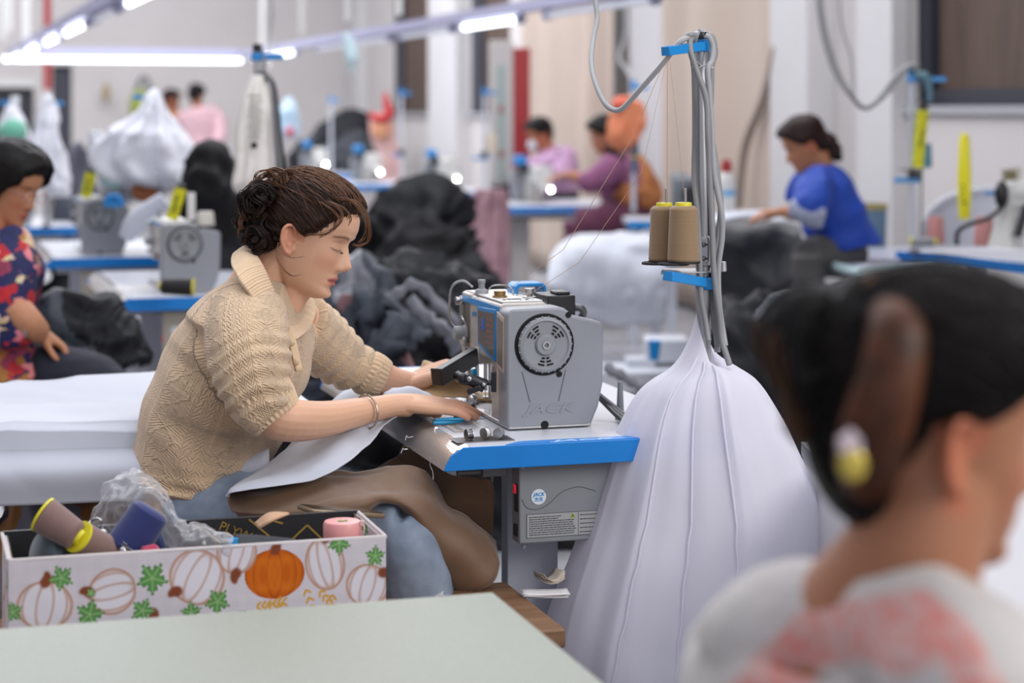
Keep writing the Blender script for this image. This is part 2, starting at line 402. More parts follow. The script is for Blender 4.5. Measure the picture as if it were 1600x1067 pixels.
    mk('cover_recess_line', G().tube([(.028, -.0004, .118), (.045, -.0004, .055)], .0009, 6).tube([(.122, -.0004, .118), (.107, -.0004, .055)], .0009, 6), M_dsteel, c, **L)
    text('JACK', .013, Matrix(((0,0,-1,-.0022),(-1,0,0,.268),(0,1,0,.208),(0,0,0,1))), M_blue2, t, 'small_lettering', .0003, .2, .0003, world=False)
    text('A5', .012, Matrix(((0,0,-1,-.0012),(-1,0,0,.118),(0,1,0,.108),(0,0,0,1))), M_dsteel, t, 'model_lettering', .0003, .2, .0005, world=False)
    bw = mk('bobbin_winder', G().lathe([(0,0),(.016,0),(.016,.003),(.0125,.004),(.0125,.012),(.015,.013),(0,.013)], 22, TR(.03, .165, .256)), mat('brass', '#9a7d52', .35, metal=.7), t, **L)
    mk('winder_wire', G().tube([(.012,.20,.262),(.018,.19,.276),(.03,.165,.281),(.045,.14,.279),(.05,.13,.262)], .0016, 8, 6).tube([(.055,.125,.262),(.06,.115,.268),(.07,.11,.266),(.073,.1,.272)], .0012, 6, 5), M_steel, bw, **L)
    mk('tension_post', G().lathe([(0,0),(.015,0),(.015,.003),(.006,.004),(.006,.008),(.0105,.009),(.0105,.02),(0,.02)], 20, TR(.088, .14, .255)), M_steel, t, bevel=.001, **L)
    mk('top_screw', G().lathe([(0,0),(.004,0),(.004,.001),(0,.001)], 10, TR(.02, .1, .2556)).lathe([(0,0),(.004,0),(.004,.001),(0,.001)], 10, TR(.07, .1, .2556)).box((.045, .112, .256), (.03, .012, .001)), M_hole, t, **L)
    arch = [(-.036,0),(-.036,.018),(-.028,.026),(.028,.026),(.036,.018),(.036,0),(.028,0),(.028,.014),(.022,.018),(-.022,.018),(-.028,.014),(-.028,0)]
    mk('blue_handle', G().prism(arch, -.03, .03, TR(.118, .255, .252)@XZ()), M_blue2, t, bevel=.0025, **L)
    mk('rear_hose', G().tube([(.165,.10,.235),(.185,.09,.235),(.195,.1,.222),(.19,.12,.20)], .008, 10, 6), M_dsteel, t, **L)
    # thread take-up guard and tension wires at the head end
    mk('wire_guard', G().tube([(.02,.34,.262),(.0,.352,.276),(-.022,.36,.262),(-.028,.36,.22),(-.025,.36,.19),(-.012,.355,.172),(-.002,.345,.17)], .0024, 8, 8), M_steel, t, **L)
    mk('tension_spring', G().tube([(-.004,.30,.178),(-.012,.304,.196),(-.010,.325,.2),(-.003,.33,.19)], .0018, 6, 6).ball((-.008,.312,.150),(.01,.01,.012)).box((-.004,.345,.195),(.006,.018,.06)), M_steel, t, **L)
    mk('bobbin_slide', G().box((.03, .345, .0095), (.06, .05, .003)).ball((.006, .30, .02), (.012, .02, .014)), M_steel, t, bevel=.001, **L)
    mk('bed_screw', G().lathe([(0,0),(.006,0),(.006,.014),(0,.014)], 12, TR(-.022, .19, .0)), mat('brass2', '#a59a63', .35, metal=.6), t, **L)
    return t
MW = W(1.178, 3.875, .792)
mach = machine('sewing_machine', 'sharp grey sewing machine with round handwheel, in front of the woman in cream', loc=MW, rz=TH)
# ------------------------------------------------------------ sewing table, origin at the front near corner of the floor plan
def sewtable(name, label, loc, rz=TH, w=.6, l=1.2, h=.79, detail=False, box=True, group=None, lamc=None):
    t = thing(name, label, 'sewing table', loc, rz, group); L = dict(world=False)
    th = .045
    sl = [(.045, h), (.018, h-.006), (.004, h-.018), (-.004, h-.034), (-.008, h-th), (.045, h-th)]
    mk('table_top', G().box((.045+(w-.045)/2, l/2, h-th/2), (w-.045, l-.006, th)), lamc or M_lam, t, bevel=.002, **L)
    mk('front_edge', G().prism(sl, -(l-.003), -.003, XZ()), mat('clear_edge', '#b5aaa2', .16, coat=.6, var=.15, vscale=5), t, **L)
    en = [(.03, h), (w, h), (w, h-th), (-.010, h-th), (-.005, h-.032), (.006, h-.015)]
    for y0, y1 in ((-.004, .0), (l, l+.004)):
        mk('blue_edge', G().prism(en, -y1, -y0, XZ()), M_blue, t, bevel=.0015, **L)
    for yy in (.22, l-.22):
        lg = mk('leg', G().box((.235, yy, h/2-.02), (.11, .045, h-.085)).box((.235, yy-.022, .36), (.11, .006, .04)).box((w/2, yy, .03), (w-.04, .06, .05)).box((w/2, yy, h-th-.02), (w-.12, .05, .035)), M_wsteel, t, bevel=.004, **L)
        mk('adjuster_foot', G().lathe([(0,0),(.025,0),(.025,.008),(.01,.01),(.01,.02),(0,.02)], 12, TR(.07, yy, 0)).lathe([(0,0),(.025,0),(.025,.008),(.01,.01),(.01,.02),(0,.02)], 12, TR(w-.07, yy, 0)), M_dsteel, lg, **L)
    mk('cross_bar', G().box((.40, l/2, .22), (.04, l-.46, .06)), M_wsteel, t, bevel=.003, **L)
    if box:
        mk('control_box', G().box((.33, .075, h-th-.085), (.34, .05, .155)), mat('box_grey', '#85888d', .5) if detail else mat('box_beige', '#b1a99d', .5), t, bevel=.003, **L)
    return t
TW = W(1.006, 3.714)
tab = sewtable('sewing_table', 'white-topped sewing table with bright blue edge and dark grey control box, nearest the camera', TW, detail=True)
L_ = dict(world=False); h_ = .79
for ch in tab.children:
    if ch.name.startswith('control_box'): cbox = ch
by = .0495                      # front face of the control box (local y)
CB = dict(world=False, smooth=False)
def decal(name, pts, m, par, y): return mk(name, G().prism(pts, -y, -(y-.0006), XZ()), m, par, **CB)
st = mk('round_sticker', G().lathe([(0,0),(.0155,0),(.0155,.0008),(0,.0008)], 32, TR(.200, by, .675)@Matrix.Rotation(PI/2, 4, 'X')), mat('sticker_white', '#dfe6ec', .4), cbox, **L_)
text('JACK', .010, Matrix(((1,0,0,.2),(0,0,-1,by-.0009),(0,1,0,.6765),(0,0,0,1))), M_blue2, st, depth=.0002, shear=.3, bold=.0003, world=False, align='CENTER')
text('杰克', .009, Matrix(((1,0,0,.2),(0,0,-1,by-.0009),(0,1,0,.6665),(0,0,0,1))), M_blue2, st, depth=.0002, bold=.0002, world=False, align='CENTER')
lab = decal('rating_label', [(.175,.594),(.34,.594),(.34,.641),(.175,.641)], mat('label_grey', '#a3a5a6', .5), cbox, by)
g = G()
for x0, x1, z0, z1 in ((.175,.34,.6405,.6412),(.175,.34,.5938,.5945),(.175,.1757,.594,.641),(.283,.2837,.594,.641)): g.box(((x0+x1)/2, by-.0008, (z0+z1)/2), (x1-x0, .0004, z1-z0))
for k in range(9):
    q = .18
    while q < .272-(.03 if k < 2 else 0):
        ln = random.uniform(.002, .009); g.box((q+ln/2, by-.0008, .6345-.0044*k), (ln, .0004, .0017)); q += ln+.0012
for k in range(5):
    q = .287
    while q < .335: ln = random.uniform(.002, .007); g.box((q+ln/2, by-.0008, .634-.0085*k), (ln, .0004, .0018)); q += ln+.0012
mk('label_print', g, mat('print_dark', '#3a3c40', .6), lab, **CB)
tri = decal('warning_triangle', [(.266,.630),(.277,.630),(.2715,.639)], mat('warn_green', '#9aa31e', .5), lab, by-.0006)
mk('exclamation_mark', G().box((.2715, by-.0016, .6342), (.0012, .0004, .0035)).box((.2715, by-.0016, .6314), (.0012, .0004, .001)), M_hole, tri, **CB)
mk('cover_seam', G().tube([(.165, by, .672), (.175, by, .655), (.197, by, .650), (.222, by, .660), (.25, by, .682), (.285, by, .69), (.32, by, .68)], .0007, 5, 8), mat('seam_dark', '#5c5f63', .5), cbox, **L_)
sw = mk('switch_plate', G().box((.1585, .068, .672), (.003, .018, .055)), M_black, cbox, bevel=.001, **L_)
mk('red_rocker_switch', G().box((.156, .068, .690), (.004, .012, .018)), mat('red_switch', '#d02236', .3, emit=.4), sw, bevel=.001, **L_)
mk('socket', G().box((.1575, .068, .608), (.005, .014, .024)), M_black, cbox, bevel=.001, **L_)
mk('box_screw', G().lathe([(0,0),(.004,0),(.004,.006),(0,.006)], 12, TR(.168, by, .578)@Matrix.Rotation(PI/2, 4, 'X')).lathe([(0,0),(.0035,0),(.0035,.004),(0,.004)], 12, TR(.166, by, .737)@Matrix.Rotation(PI/2, 4, 'X')), M_steel, cbox, **L_)
mk('knee_shaft', G().tube([(.045, .10, .722), (.105, .10, .722)], .0065, 12).box((.12, .10, .728), (.05, .03, .03)).box((.15, .1, .742), (.12, .05, .012)).tube([(.118, .10, .70), (.118, .1, .73)], .004, 8), M_dsteel, tab, bevel=.001, **L_)
# blue inlay with lettering on the top, bobbin tray, ruler marks
inl = [(.115, -.002), (.60, -.002), (.60, .030), (.165, .030), (.15, .027), (.13, .010)]
il = mk('blue_inlay', G().prism(inl, h_+.0002, h_+.0012), M_blue, tab, **L_)
text('JACK', .026, TR(.215, .003, h_+.0014)@Matrix.Diagonal((2.1, .85, 1, 1)), mat('ltr_white', '#b9d3ea', .4), il, depth=.0002, shear=.3, bold=.0008, world=False)
tr = mk('bobbin_tray', G().prism([(.03,.045),(.15,.045),(.15,.105),(.03,.105)], h_+.0002, h_+.0016), M_dsteel, tab, bevel=.001, **L_)
mk('tray_recess', G().prism([(.036,.05),(.144,.05),(.144,.1),(.036,.1)], h_+.0016, h_+.0018), mat('tray_dark', '#3b3a3a', .35, metal=.5), tr, **L_)
rl = mk('ruler_strip', G().box((.075, .42, h_+.0006), (.03, .5, .0008)), mat('ruler_film', '#b4a99f', .25, coat=.3), tab, **L_)
g = G()
for k in range(48): g.box((.066+(.003 if k % 5 else .005), .19+k*.0095, h_+.0013), (.006 if k % 5 else .011, .0009, .0004))
g.box((.088, .42, h_+.0013), (.0012, .48, .0004)).box((.05, .38, h_+.0013), (.0012, .40, .0004))
mk('ruler_marks', g, mat('mark_white', '#e4dfda', .5), rl, **CB)
# bobbins, snips, thread scraps, pin post: each a thing
tagm = tag
for k, (x, y, rz, lab_) in enumerate(((.098, .078, .5, 'white-threaded steel bobbin lying in the tray of the near table'), (.122, .066, .9, 'grey-threaded steel bobbin lying at the right in the tray of the near table'), (.062, .072, .2, 'bare flat steel bobbin case at the left in the tray of the near table'))):
    b = thing('bobbin', lab_, 'bobbin', W(1.006+x, 3.714+y, h_+.0125), TH+rz, 'bobbins in the tray')
    X = Matrix.Rotation(PI/2, 4, 'Y')
    mk('bobbin_rim', G().lathe([(0,-.006),(.0105,-.006),(.0105,-.005),(.004,-.005),(.004,.005),(.0105,.005),(.0105,.006),(0,.006)], 24, X), M_steel, b, **L_)
    mk('wound_thread', G().lathe([(.0,-.0048),(.0092,-.0048),(.0092,.0048),(0,.0048)], 24, X), (M_paper, M_gplast, M_dsteel)[k], b, **L_)
sn = thing('thread_snips', 'blue-handled thread snips lying in front of the near sewing machine', 'snips', W(1.09, 4.0, h_+.006), TH+.02)
def wp(px, py, d=4.13): return P(px, py, d)
q = lambda px, py, z=h_+.008: Vector(((px-CX)/FP*dz(py, z), dz(py, z), z))
mk('blue_handle', G().tube([q(677,661), q(700,659.5), q(733,656)], [.0042, .005, .003], 10, 5), mat('snips_blue', '#1a86b4', .35), sn)
mk('blue_handle', G().tube([q(680,656,h_+.014), q(705,655,h_+.014), q(734,654.5,h_+.012)], [.003, .0038, .0025], 10, 5), MATS['snips_blue'], sn)
mk('steel_blade', G().tube([q(733,656), q(750,654.5), q(763,655)], [.002, .0018, .0005], 8, 4).tube([q(733,656), q(745,664), q(762,673)], [.0018, .0012, .0004], 8, 4), M_steel, sn)
mk('round_boss', G().lathe([(0,0),(.017,0),(.016,.005),(.009,.011),(0,.0125)], 24, Matrix.Translation(q(721,653,h_+.004))), M_black, sn)
pp = tagm(mk('spool_pin', G().lathe([(0,0),(.011,0),(.011,.004),(.0085,.006),(.0055,.076),(.004,.080),(0,.080)], 18, Matrix.Translation(q(969,655,h_))), M_gplast), 'grey tapered upright pin standing on the table right of the machine', 'pin')
sc1 = tagm(mk('thread_scrap', G().tube([q(673,714,.775)+Vector((0,-.01,0)), q(672,727,.755), q(676,737,.74), q(677,749,.725)], .0007, 5, 6), M_paper), 'loose white thread end dangling from the front edge of the near table', 'thread')
tagm(mk('tape_piece', G().box((0,0,0),(.012,.006,.001)).tube([(-.006,0,0),(-.012,-.002,.004),(-.016,0,-.004)], .0007, 5, 4), M_paper), 'scrap of white tape stuck on the clear front edge of the near table', 'tape').matrix_world = Matrix.Translation(q(641,683,.789))@Matrix.Rotation(.9, 4, 'Z')@Matrix.Rotation(-.3, 4, 'X')
tagm(mk('tape_piece', G().box((0,0,0),(.009,.005,.001)).tube([(-.004,0,0),(-.010,-.002,.003),(-.014,0,-.006)], .0007, 5, 4), M_paper), 'tiny curled white tape hanging off the edge below the table corner', 'tape').matrix_world = Matrix.Translation(q(634,701,.772)+Vector((0,-.006,0)))@Matrix.Rotation(.9, 4, 'Z')
cb = thing('cable_bundle', 'grey cables curling onto the table behind the near machine', 'cable', W(1.40, 3.95, h_), TH)
for k in range(3):
    mk('cable', G().tube([(-.03+.004*k, .05, .09), (-.005, .03-.01*k, .06), (.022+.008*k, -.03, .02), (.03+.009*k, -.07, .007), (.02+.011*k, -.10, .007)], .0055, 10, 6), M_dsteel, cb, **L_)
tagm(mk('cloth_piece', G().grid(surf([[q(735,620,h_+.003),q(765,618,h_+.004),q(790,622,h_+.003)],[q(730,632,h_+.004),q(760,634,h_+.012),q(790,634,h_+.003)],[q(722,645,h_+.003),q(752,646,h_+.005),q(785,645,h_+.003)]], 6, 6)), M_paper, solid=.001), 'scrap of white cloth under the machine foot', 'cloth')
tagm(mk('led_patch', G().box((0,0,0),(.03,.016,.002)), mat('led_green', '#b9e6c4', .6)), 'small pale green patch standing for the LED light beside the needle', 'led light').matrix_world = Matrix.Translation(q(763,622,h_+.014))@Matrix.Rotation(.3, 4, 'Z')  # pale green colour stands in for the LED light at the needle
# phone holder clamped to the machine
ph = thing('phone_holder', 'black phone clamp on a ball-joint arm fixed to the machine front', 'phone holder', W(1.15, 4.08, .88), 0)
d_ = 4.13
ch_ = [(0,0),(.024,0),(.024,.004),(.004,.004),(.004,.036),(.024,.036),(.024,.04),(0,.04)]
A0 = P(690, 590, 4.10); A1 = P(746, 556, 4.22); X_ = (A1-A0)
Mc = frame(A0, X_, z=(0, 0, 1))
mk('clamp_jaw', G().box((X_.length/2, 0, 0), (X_.length, .005, .036)).box((.003, .012, 0), (.006, .028, .036)).box((X_.length-.003, .012, 0), (.006, .028, .036)).box((X_.length/2, .008, .0165), (X_.length, .018, .003)), M_black, ph, bevel=.0015).matrix_local = Matrix.Identity(4)
jaw = [c for c in ph.children][0]; jaw.data.transform(ROOTM[ph].inverted()@Mc@ROOTM[ph])
mk('ball_joint', G().ball(P(724, 592, 4.08), .013).tube([P(716, 588, 4.11), P(726, 592, 4.08)], [.012, .009], 14), M_black, ph)
mk('joint_arm', G().tube([P(727, 592, 4.075), P(737, 594, 4.075), P(757, 603, 4.08)], [.0135, .0125, .0145], 16, 4, flat=.8), M_black, ph)
mk('joint_screw', G().ball(P(733.5, 592, 4.062), (.0055, .003, .005)).ball(P(756, 601, 4.066), (.004, .003, .004)).tube([P(728,585,4.07),P(732,582,4.07)], .004, 8), M_steel, ph)
mk('wing_nut', G().box((0,0,0), (.011, .014, .03), Matrix.Translation(P(741, 609, 4.07))@Matrix.Rotation(1.2, 4, 'Y')).tube([P(745, 600, 4.075), P(742, 608, 4.07)], .005, 8), M_black, ph, bevel=.003)
mk('clamp_disc', G().tube([P(760, 598, 4.08), P(768, 598, 4.08)], .006, 10).box((0,0,0), (.011, .02, .042), Matrix.Translation(P(771.5, 596, 4.085))), M_black, ph, bevel=.003)
# ------------------------------------------------------------ thread stand on the near table
SX, SY = P(1099, 500, 4.05).x, 4.05
pt = P(1094, 50, 4.05); pbm = Vector((P(1101, 600, 4.05).x, SY, .79))
sd = thing('thread_stand', 'tall aluminium thread stand with black cap and blue arms rising beside the near machine', 'thread stand', (pbm.x, pbm.y, .79))
mk('pole', G().tube([pbm, P(1094.5, 60, 4.05)], .0148, 24), M_pole, sd)
mk('pole_cap', G().tube([P(1094.2, 62, 4.05), P(1094, 50.5, 4.05)], [.0168, .0165], 24), M_black, sd, bevel=.001)
mk('pole_flange', G().lathe([(0,0),(.035,0),(.035,.004),(.02,.006),(.02,.02),(0,.02)], 24, Matrix.Translation(pbm)), M_dsteel, sd)
def P5(*a): return P(*a)
co = mk('blue_collar', G().tube([P(1095, 62, 4.05), P(1095.5, 81, 4.05)], .0172, 24), M_blue2, sd, bevel=.001)
g = G(); 
Ma = frame(P(1096, 72, 4.03), P(1040, 80, 3.96)-P(1096, 72, 4.03), z=(0, 0, 1))
la = (P(1040, 80, 3.96)-P(1096, 72, 4.03)).length
g.box((la/2, 0, -.008), (la, .022, .0025), Ma).box((la/2, -.011, 0), (la, .0025, .018), Ma).box((la/2, .011, 0), (la, .0025, .018), Ma).box((la, 0, 0), (.0025, .022, .018), Ma)
top_arm = mk('blue_arm', g, M_blue2, sd, bevel=.0008)
mk('thread_eyelet', G().tube([(la*.8, 0, -.008), (la*.8, 0, -.006)], .005, 10, M=Ma).tube([(la*.35, -.0125, 0), (la*.35, -.014, 0)], .007, 12, M=Ma), M_hole, top_arm)
mk('tie_thread', G().tube([P(1081,105,4.02),P(1090,106,4.015),P(1099,103,4.012),P(1115,106,4.02)], .0013, 6, 5).tube([P(1089,96,4.03),P(1096,102,4.015),P(1099,105,4.012),P(1090,110,4.02)], .001, 6, 5).tube([P(1098,104,4.012),P(1107,98,4.02)], .001, 6), M_paper, sd)
br = mk('spool_bracket', G().tube([P(1098, 370, 4.035), P(1099, 414, 4.035)], .0165, 20).box((0,0,0), (.016, .005, .05), Matrix.Translation(P(1099, 391, 4.02))), M_pole, sd, bevel=.001)
for y in (382, 404): mk('bracket_bolt', G().ball(P(1099, y, 4.016), (.0055, .004, .0055)).tube([P(1099,y,4.02),P(1105,y,4.01)], .002, 8), M_dsteel, br)
mk('u_bolt', G().tube([P(1104,371,4.02),P(1108,373,4.02),P(1108,408,4.02),P(1104,411,4.02)], .002, 8, 5), M_pole, br)
ZT = P(0, 416, 4.03).z
plate = mk('tray_plate', G().prism([(P(1030,0,4.0).x, 3.97), (P(1128,0,4.0).x, 4.02), (P(1132,0,4.0).x, 4.10), (P(1040,0,4.0).x, 4.09)], ZT-.012, ZT-.009).lathe([(0,0),(.007,0),(.006,.02),(0,.02)], 14, TR(P(1130,0,4.05).x, 4.05, ZT-.012)), M_pole, sd, bevel=.001)
lo = mk('lower_blue_arm', G().box((0, 0, 0), (.034, .034, .026), Matrix.Translation(P(1100, 442, 4.045))), M_blue2, sd, bevel=.003)
Mb = frame(P(1098, 441, 4.02), P(1043, 431, 3.95)-P(1098, 441, 4.02), z=(0, 0, 1)); lb = (P(1043, 431, 3.95)-P(1098, 441, 4.02)).length
mk('arm_channel', G().box((lb/2, .012, 0), (lb, .003, .019), Mb).box((lb/2, -.010, 0), (lb, .003, .019), Mb).box((lb/2, 0, -.008), (lb, .022, .003), Mb).box((lb-.001, 0, 0), (.003, .024, .019), Mb), M_blue2, lo, bevel=.001)
mk('arm_bolt', G().ball(P(1088, 441, 4.0), (.005, .004, .005)).tube([P(1110,443,4.04),P(1117,443,4.04)], .004, 8), M_steel, lo)
for px, d, s in ((1027, 4.05, .0), (1052, 3.99, 1)):
    c = P(px, 413+s, d)
    mk('spool_disc', G().lathe([(0,0),(.032,0),(.032,.004),(.030,.005),(0,.005)], 32, Matrix.Translation(c)), mat('foam_black', '#2c2c2e', .9, bump=.5, bscale=500), sd)
    mk('spool_spike', G().tube([c, c+Vector((.019, 0, .002)), c+Vector((.017, 0, .153))], .0026, 10) if 0 else G().tube([Vector((P(1042 if not s else 1072, 0, d).x, d, c.z)), Vector((P(1041 if not s else 1071, 0, d).x, d, P(0, 294, d).z))], .0028, 12), M_steel, sd, bevel=.0005)
def cone_spool(name, label, M, col, r0=.034, r1=.0285, hh=.113, capc='y', group=None, cat='thread spool', base=True, rz=0, tip=True):
    """thread cone standing on its local origin"""
    t = thing(name, label, cat, (0, 0, 0), 0, group); ROOTM[t] = Matrix.Identity(4)
    n = 40; pr = [(0, .004), (r0*.96, .004), (r0, .008)]
    for k in range(1, n): 
        u = k/n; pr.append((r0+(r1-r0)*u+(.00025 if k % 2 else -.00025), .008+(hh-.014)*u))
    pr += [(r1*.98, hh-.006), (r1*.8, hh-.001), (.010, hh), (0, hh)]
    cm = mat('thread_winding_'+col.strip('#'), col, .75, sheen=.3, var=.06, vscale=60, stretch=(.3, .3, 6), custom=None)
    b = mk('thread_winding', G().lathe(pr, 36), cm, t, world=False, angle=0)
    mc = M_yel
    if tip: mk('cone_tip', G().lathe([(0, hh-.004), (r1*.62, hh-.004), (r1*.58, hh+.006), (r1*.42, hh+.0065), (.006, hh+.0066), (.006, hh+.0066)], 28), mc, t, world=False)
    if base: mk('cone_rim', G().lathe([(0, 0), (r0*1.02, 0), (r0*1.02, .004), (0, .004)], 32), mc if capc == 'y' else M_black, t, world=False)
    t.matrix_world = M; ROOTM[t] = M
    return t
BR = '#8d7355'
sp1 = cone_spool('thread_cone', 'tan brown thread cone on the near stand, the left one partly hidden', Matrix.Translation((P(1038, 0, 4.05).x, 4.05, P(0, 411, 4.05).z+.001)), BR, hh=.116, r0=.0325, r1=.028, capc='b', group='tan cones on the near thread stand')
sp2 = dup(sp1, label='tan brown thread cone on the near stand, the front one beside the pole'); sp2.matrix_world = Matrix.Translation((P(1068, 0, 3.99).x, 3.99, P(0, 412, 3.99).z+.001))
# cables on the pole
cs = thing('cable_loop', 'grey cables looped over the top of the near thread stand and running down it', 'cable', (pbm.x, pbm.y, .79))
def cab(pts, r=.0062, m=None, par=cs, n=10): return mk('cable', G().tube([P(*p) for p in pts], r, n, 7), m or M_cable, par)
cab([(1072,58,4.0),(1079,54,4.0),(1086,57,4.01),(1083,75,4.02),(1083,95,4.02),(1085,120,4.03),(1086,200,4.03),(1085,280,4.03),(1090,330,4.02),(1093,400,4.01),(1095,460,4.01),(1102,500,4.01),(1107,532,4.0)])
cab([(1088,56,4.02),(1079,62,4.0),(1079,80,3.99),(1085,100,3.99),(1092,120,3.99),(1101,145,3.99),(1105,170,3.99),(1106,210,3.99),(1108,250,4.0),(1112,330,4.0),(1114,400,4.0),(1117,440,4.0),(1124,490,4.0),(1128,530,4.0),(1140,570,3.98)])
cab([(1102,55,4.02),(1109,60,4.02),(1114,75,4.02),(1112,95,4.01),(1106,108,4.0),(1108,140,4.0),(1112,200,4.0),(1116,270,4.0),(1127,330,4.0),(1128,370,4.01),(1122,420,4.02),(1124,480,4.02),(1133,540,4.0)], m=M_cablew)
cab([(1103,54,4.05),(1112,57,4.05),(1116,70,4.05),(1117,85,4.05),(1112,105,4.04),(1111,150,4.04),(1108,200,4.04),(1110,300,4.04),(1115,400,4.04),(1118,470,4.04),(1121,550,4.02)])
cab([(1094,48,4.1),(1104,58,4.08),(1108,90,4.08),(1108,180,4.08),(1122,280,4.06),(1126,330,4.06),(1118,400,4.05),(1112,460,4.05),(1121,540,4.02)])
swag = tagm(mk('power_cable', G().tube([P(932,-60,4.35),P(931,0,4.3),P(933,30,4.28),P(927,60,4.25),P(924,95,4.2),(P(929,125,4.15)),P(943,158,4.1),P(957,171,4.08),P(973,169,4.06),P(1000,140,4.03),P(1035,100,4.0),P(1060,68,3.99),P(1076,58,4.0),P(1090,52,4.03)], .0056, 12, 8), M_cablew), 'pale grey cable sagging from above to the top of the near thread stand', 'cable')
th = thing('sewing_thread', 'fine tan threads stretched from the spools over the stand to the near machine', 'thread', (pbm.x, pbm.y, 1.0))
MT = mat('thread_fine', '#b59a78', .6)
tip = P(1043, 84, 3.97)
mk('thread', G().tube([P(1042,330,4.05), tip, P(990,212,4.0), P(880,390,4.1), P(795,452,4.15)], .0006, 5), MT, th)
mk('thread', G().tube([P(1072,330,3.99), P(1045,80,3.97), P(1002,270,4.0), P(905,410,4.08), P(812,470,4.1)], .0005, 5), MT, th)
# ------------------------------------------------------------ people: head, hand, hair builders
def head_grid(nz=120, na=120, hair=None, jaw=1.0, feat=1.0):
    zt = np.concatenate([np.linspace(-.096, -.088, 5)[:-1], np.linspace(-.088, .118, nz-16), np.linspace(.118, .1335, 14)[1:]])
    T = lambda xs, ys: np.interp(zt, xs, ys)
    xf = T([-.096,-.090,-.082,-.072,-.062,-.045,-.025,.0,.02,.033,.048,.065,.085,.1,.115,.126,.1335], [.066,.084,.094,.0965,.092,.094,.094,.0935,.091,.0895,.0975,.101,.097,.087,.068,.045,.004])
    xb = T([-.096,-.085,-.07,-.05,-.03,0,.03,.06,.09,.11,.126,.1335], [.03,.0,-.02,-.045,-.064,-.084,-.094,-.096,-.087,-.07,-.04,-.004])
    w = T([-.096,-.090,-.08,-.065,-.045,-.02,.0,.03,.06,.09,.11,.126,.1335], [.010,.024,.036,.046,.054,.061,.066,.0735,.076,.069,.054,.032,.003])
    k = np.array([.25, .5, .25])
    def sm(a):
        for _ in range(3): a = np.concatenate([a[:1], np.convolve(a, k, 'valid'), a[-1:]])
        return a
    xf, xb, w = sm(xf), sm(xb), sm(w)
    a = np.linspace(0, 2*PI, na, endpoint=False)+PI
    a = a + .35*np.sin(a)*(1 if feat else 0)              # more columns on the face
    c, s = np.cos(a), np.sin(a); xm = .012
    X = np.where(c > 0, xm+(xf[:, None]-xm)*np.abs(c)**.86, xm-(xm-xb[:, None])*np.abs(c)**.95)
    Y = w[:, None]*np.sign(s)*np.abs(s)**.92
    Z = np.repeat(zt[:, None], na, 1)
    fr = np.clip(c, 0, 1)[None, :]*feat
    ya = np.abs(Y); ga = lambda v, m, s_: np.exp(-((v-m)/s_)**2)
    nose = np.interp(Z, [-.033,-.028,-.021,-.013,-.006,.003,.018,.030,.042,.055], [0,.004,.014,.0255,.0275,.021,.0125,.0075,.002,0])
    ns = np.interp(Z, [-.03,-.018,-.008,.005,.03], [.012,.0125,.011,.0085,.008])
    X = X+fr*(nose*np.exp(-(Y/ns)**2))
    X = X+fr*(.007*ga(ya,.0135,.005)*ga(Z,-.0175,.007))
    X = X-fr*(.010*ga(ya,.028,.015)*ga(Z,.028,.011)) + fr*(.0085*ga(ya,.0305,.0125)*ga(Z,.024,.0085))
    X = X+fr*(.0035*ga(ya,.026,.018)*ga(Z,.046,.008)) + fr*.004*ga(ya,.038,.018)*ga(Z,-.008,.018)
    X = X+fr*(.0085*ga(Y,0,.017)*ga(Z,-.0405,.0048) + .0085*ga(Y,0,.0155)*ga(Z,-.0535,.0052) - .0045*ga(Y,0,.021)*ga(Z,-.0468,.0018))
    X = X-fr*.004*ga(Z,-.064,.006)*ga(Y,0,.02) + fr*.005*ga(Y,0,.016)*ga(Z,-.079,.010)
    Y = Y+np.sign(Y)*.003*ga(Z,-.005,.022)*np.clip(c, 0, 1)[None, :]
    return np.stack([X, Y, Z], -1)
def head_geo(M, nz=120, na=120, feat=1.):
    A = head_grid(nz, na, feat=feat); g = G(); n = A.shape[1]
    v = A.reshape(-1, 3); m = A.shape[0]
    f = [(i*n+j, i*n+(j+1)%n, (i+1)*n+(j+1)%n, (i+1)*n+j) for i in range(m-1) for j in range(n)]
    f += [tuple(range(n))[::-1], tuple((m-1)*n+j for j in range(n))]
    return g.add(v, f, M)
def ear_geo(M, side, s=1.0):
    g = G(); y = .071*side
    E = M@TR(-.004, y, .004)@Matrix.Rotation(R(-24*side), 4, 'Z')@Matrix.Rotation(R(-10), 4, 'Y')@Matrix.Diagonal((s, s, s, 1))
    o = side
    g.tube([(.010,.001*o,.010),(.008,.007*o,.020),(.001,.010*o,.029),(-.010,.012*o,.030),(-.018,.012*o,.020),(-.0185,.010*o,.004),(-.013,.008*o,-.012),(-.005,.006*o,-.024),(.003,.004*o,-.027),(.007,.002*o,-.020),(.007,.0*o,-.008)], [.0035,.0036,.0038,.0038,.0038,.0036,.0036,.005,.0055,.004,.003], 8, 4, M=E)
    g.tube([(-.010,.006*o,.020),(-.010,.008*o,.006),(-.004,.007*o,-.010),(.004,.005*o,-.010)], [.003,.0032,.0032,.003], 8, 4, M=E)
    g.ball((-.007, .001*o, .003), (.013, .0035, .027), E); g.ball((.0, .003*o, -.018), (.008, .0045, .010), E)
    g.ball((.008, .002*o, .0), (.0035, .005, .006), E)
    return g
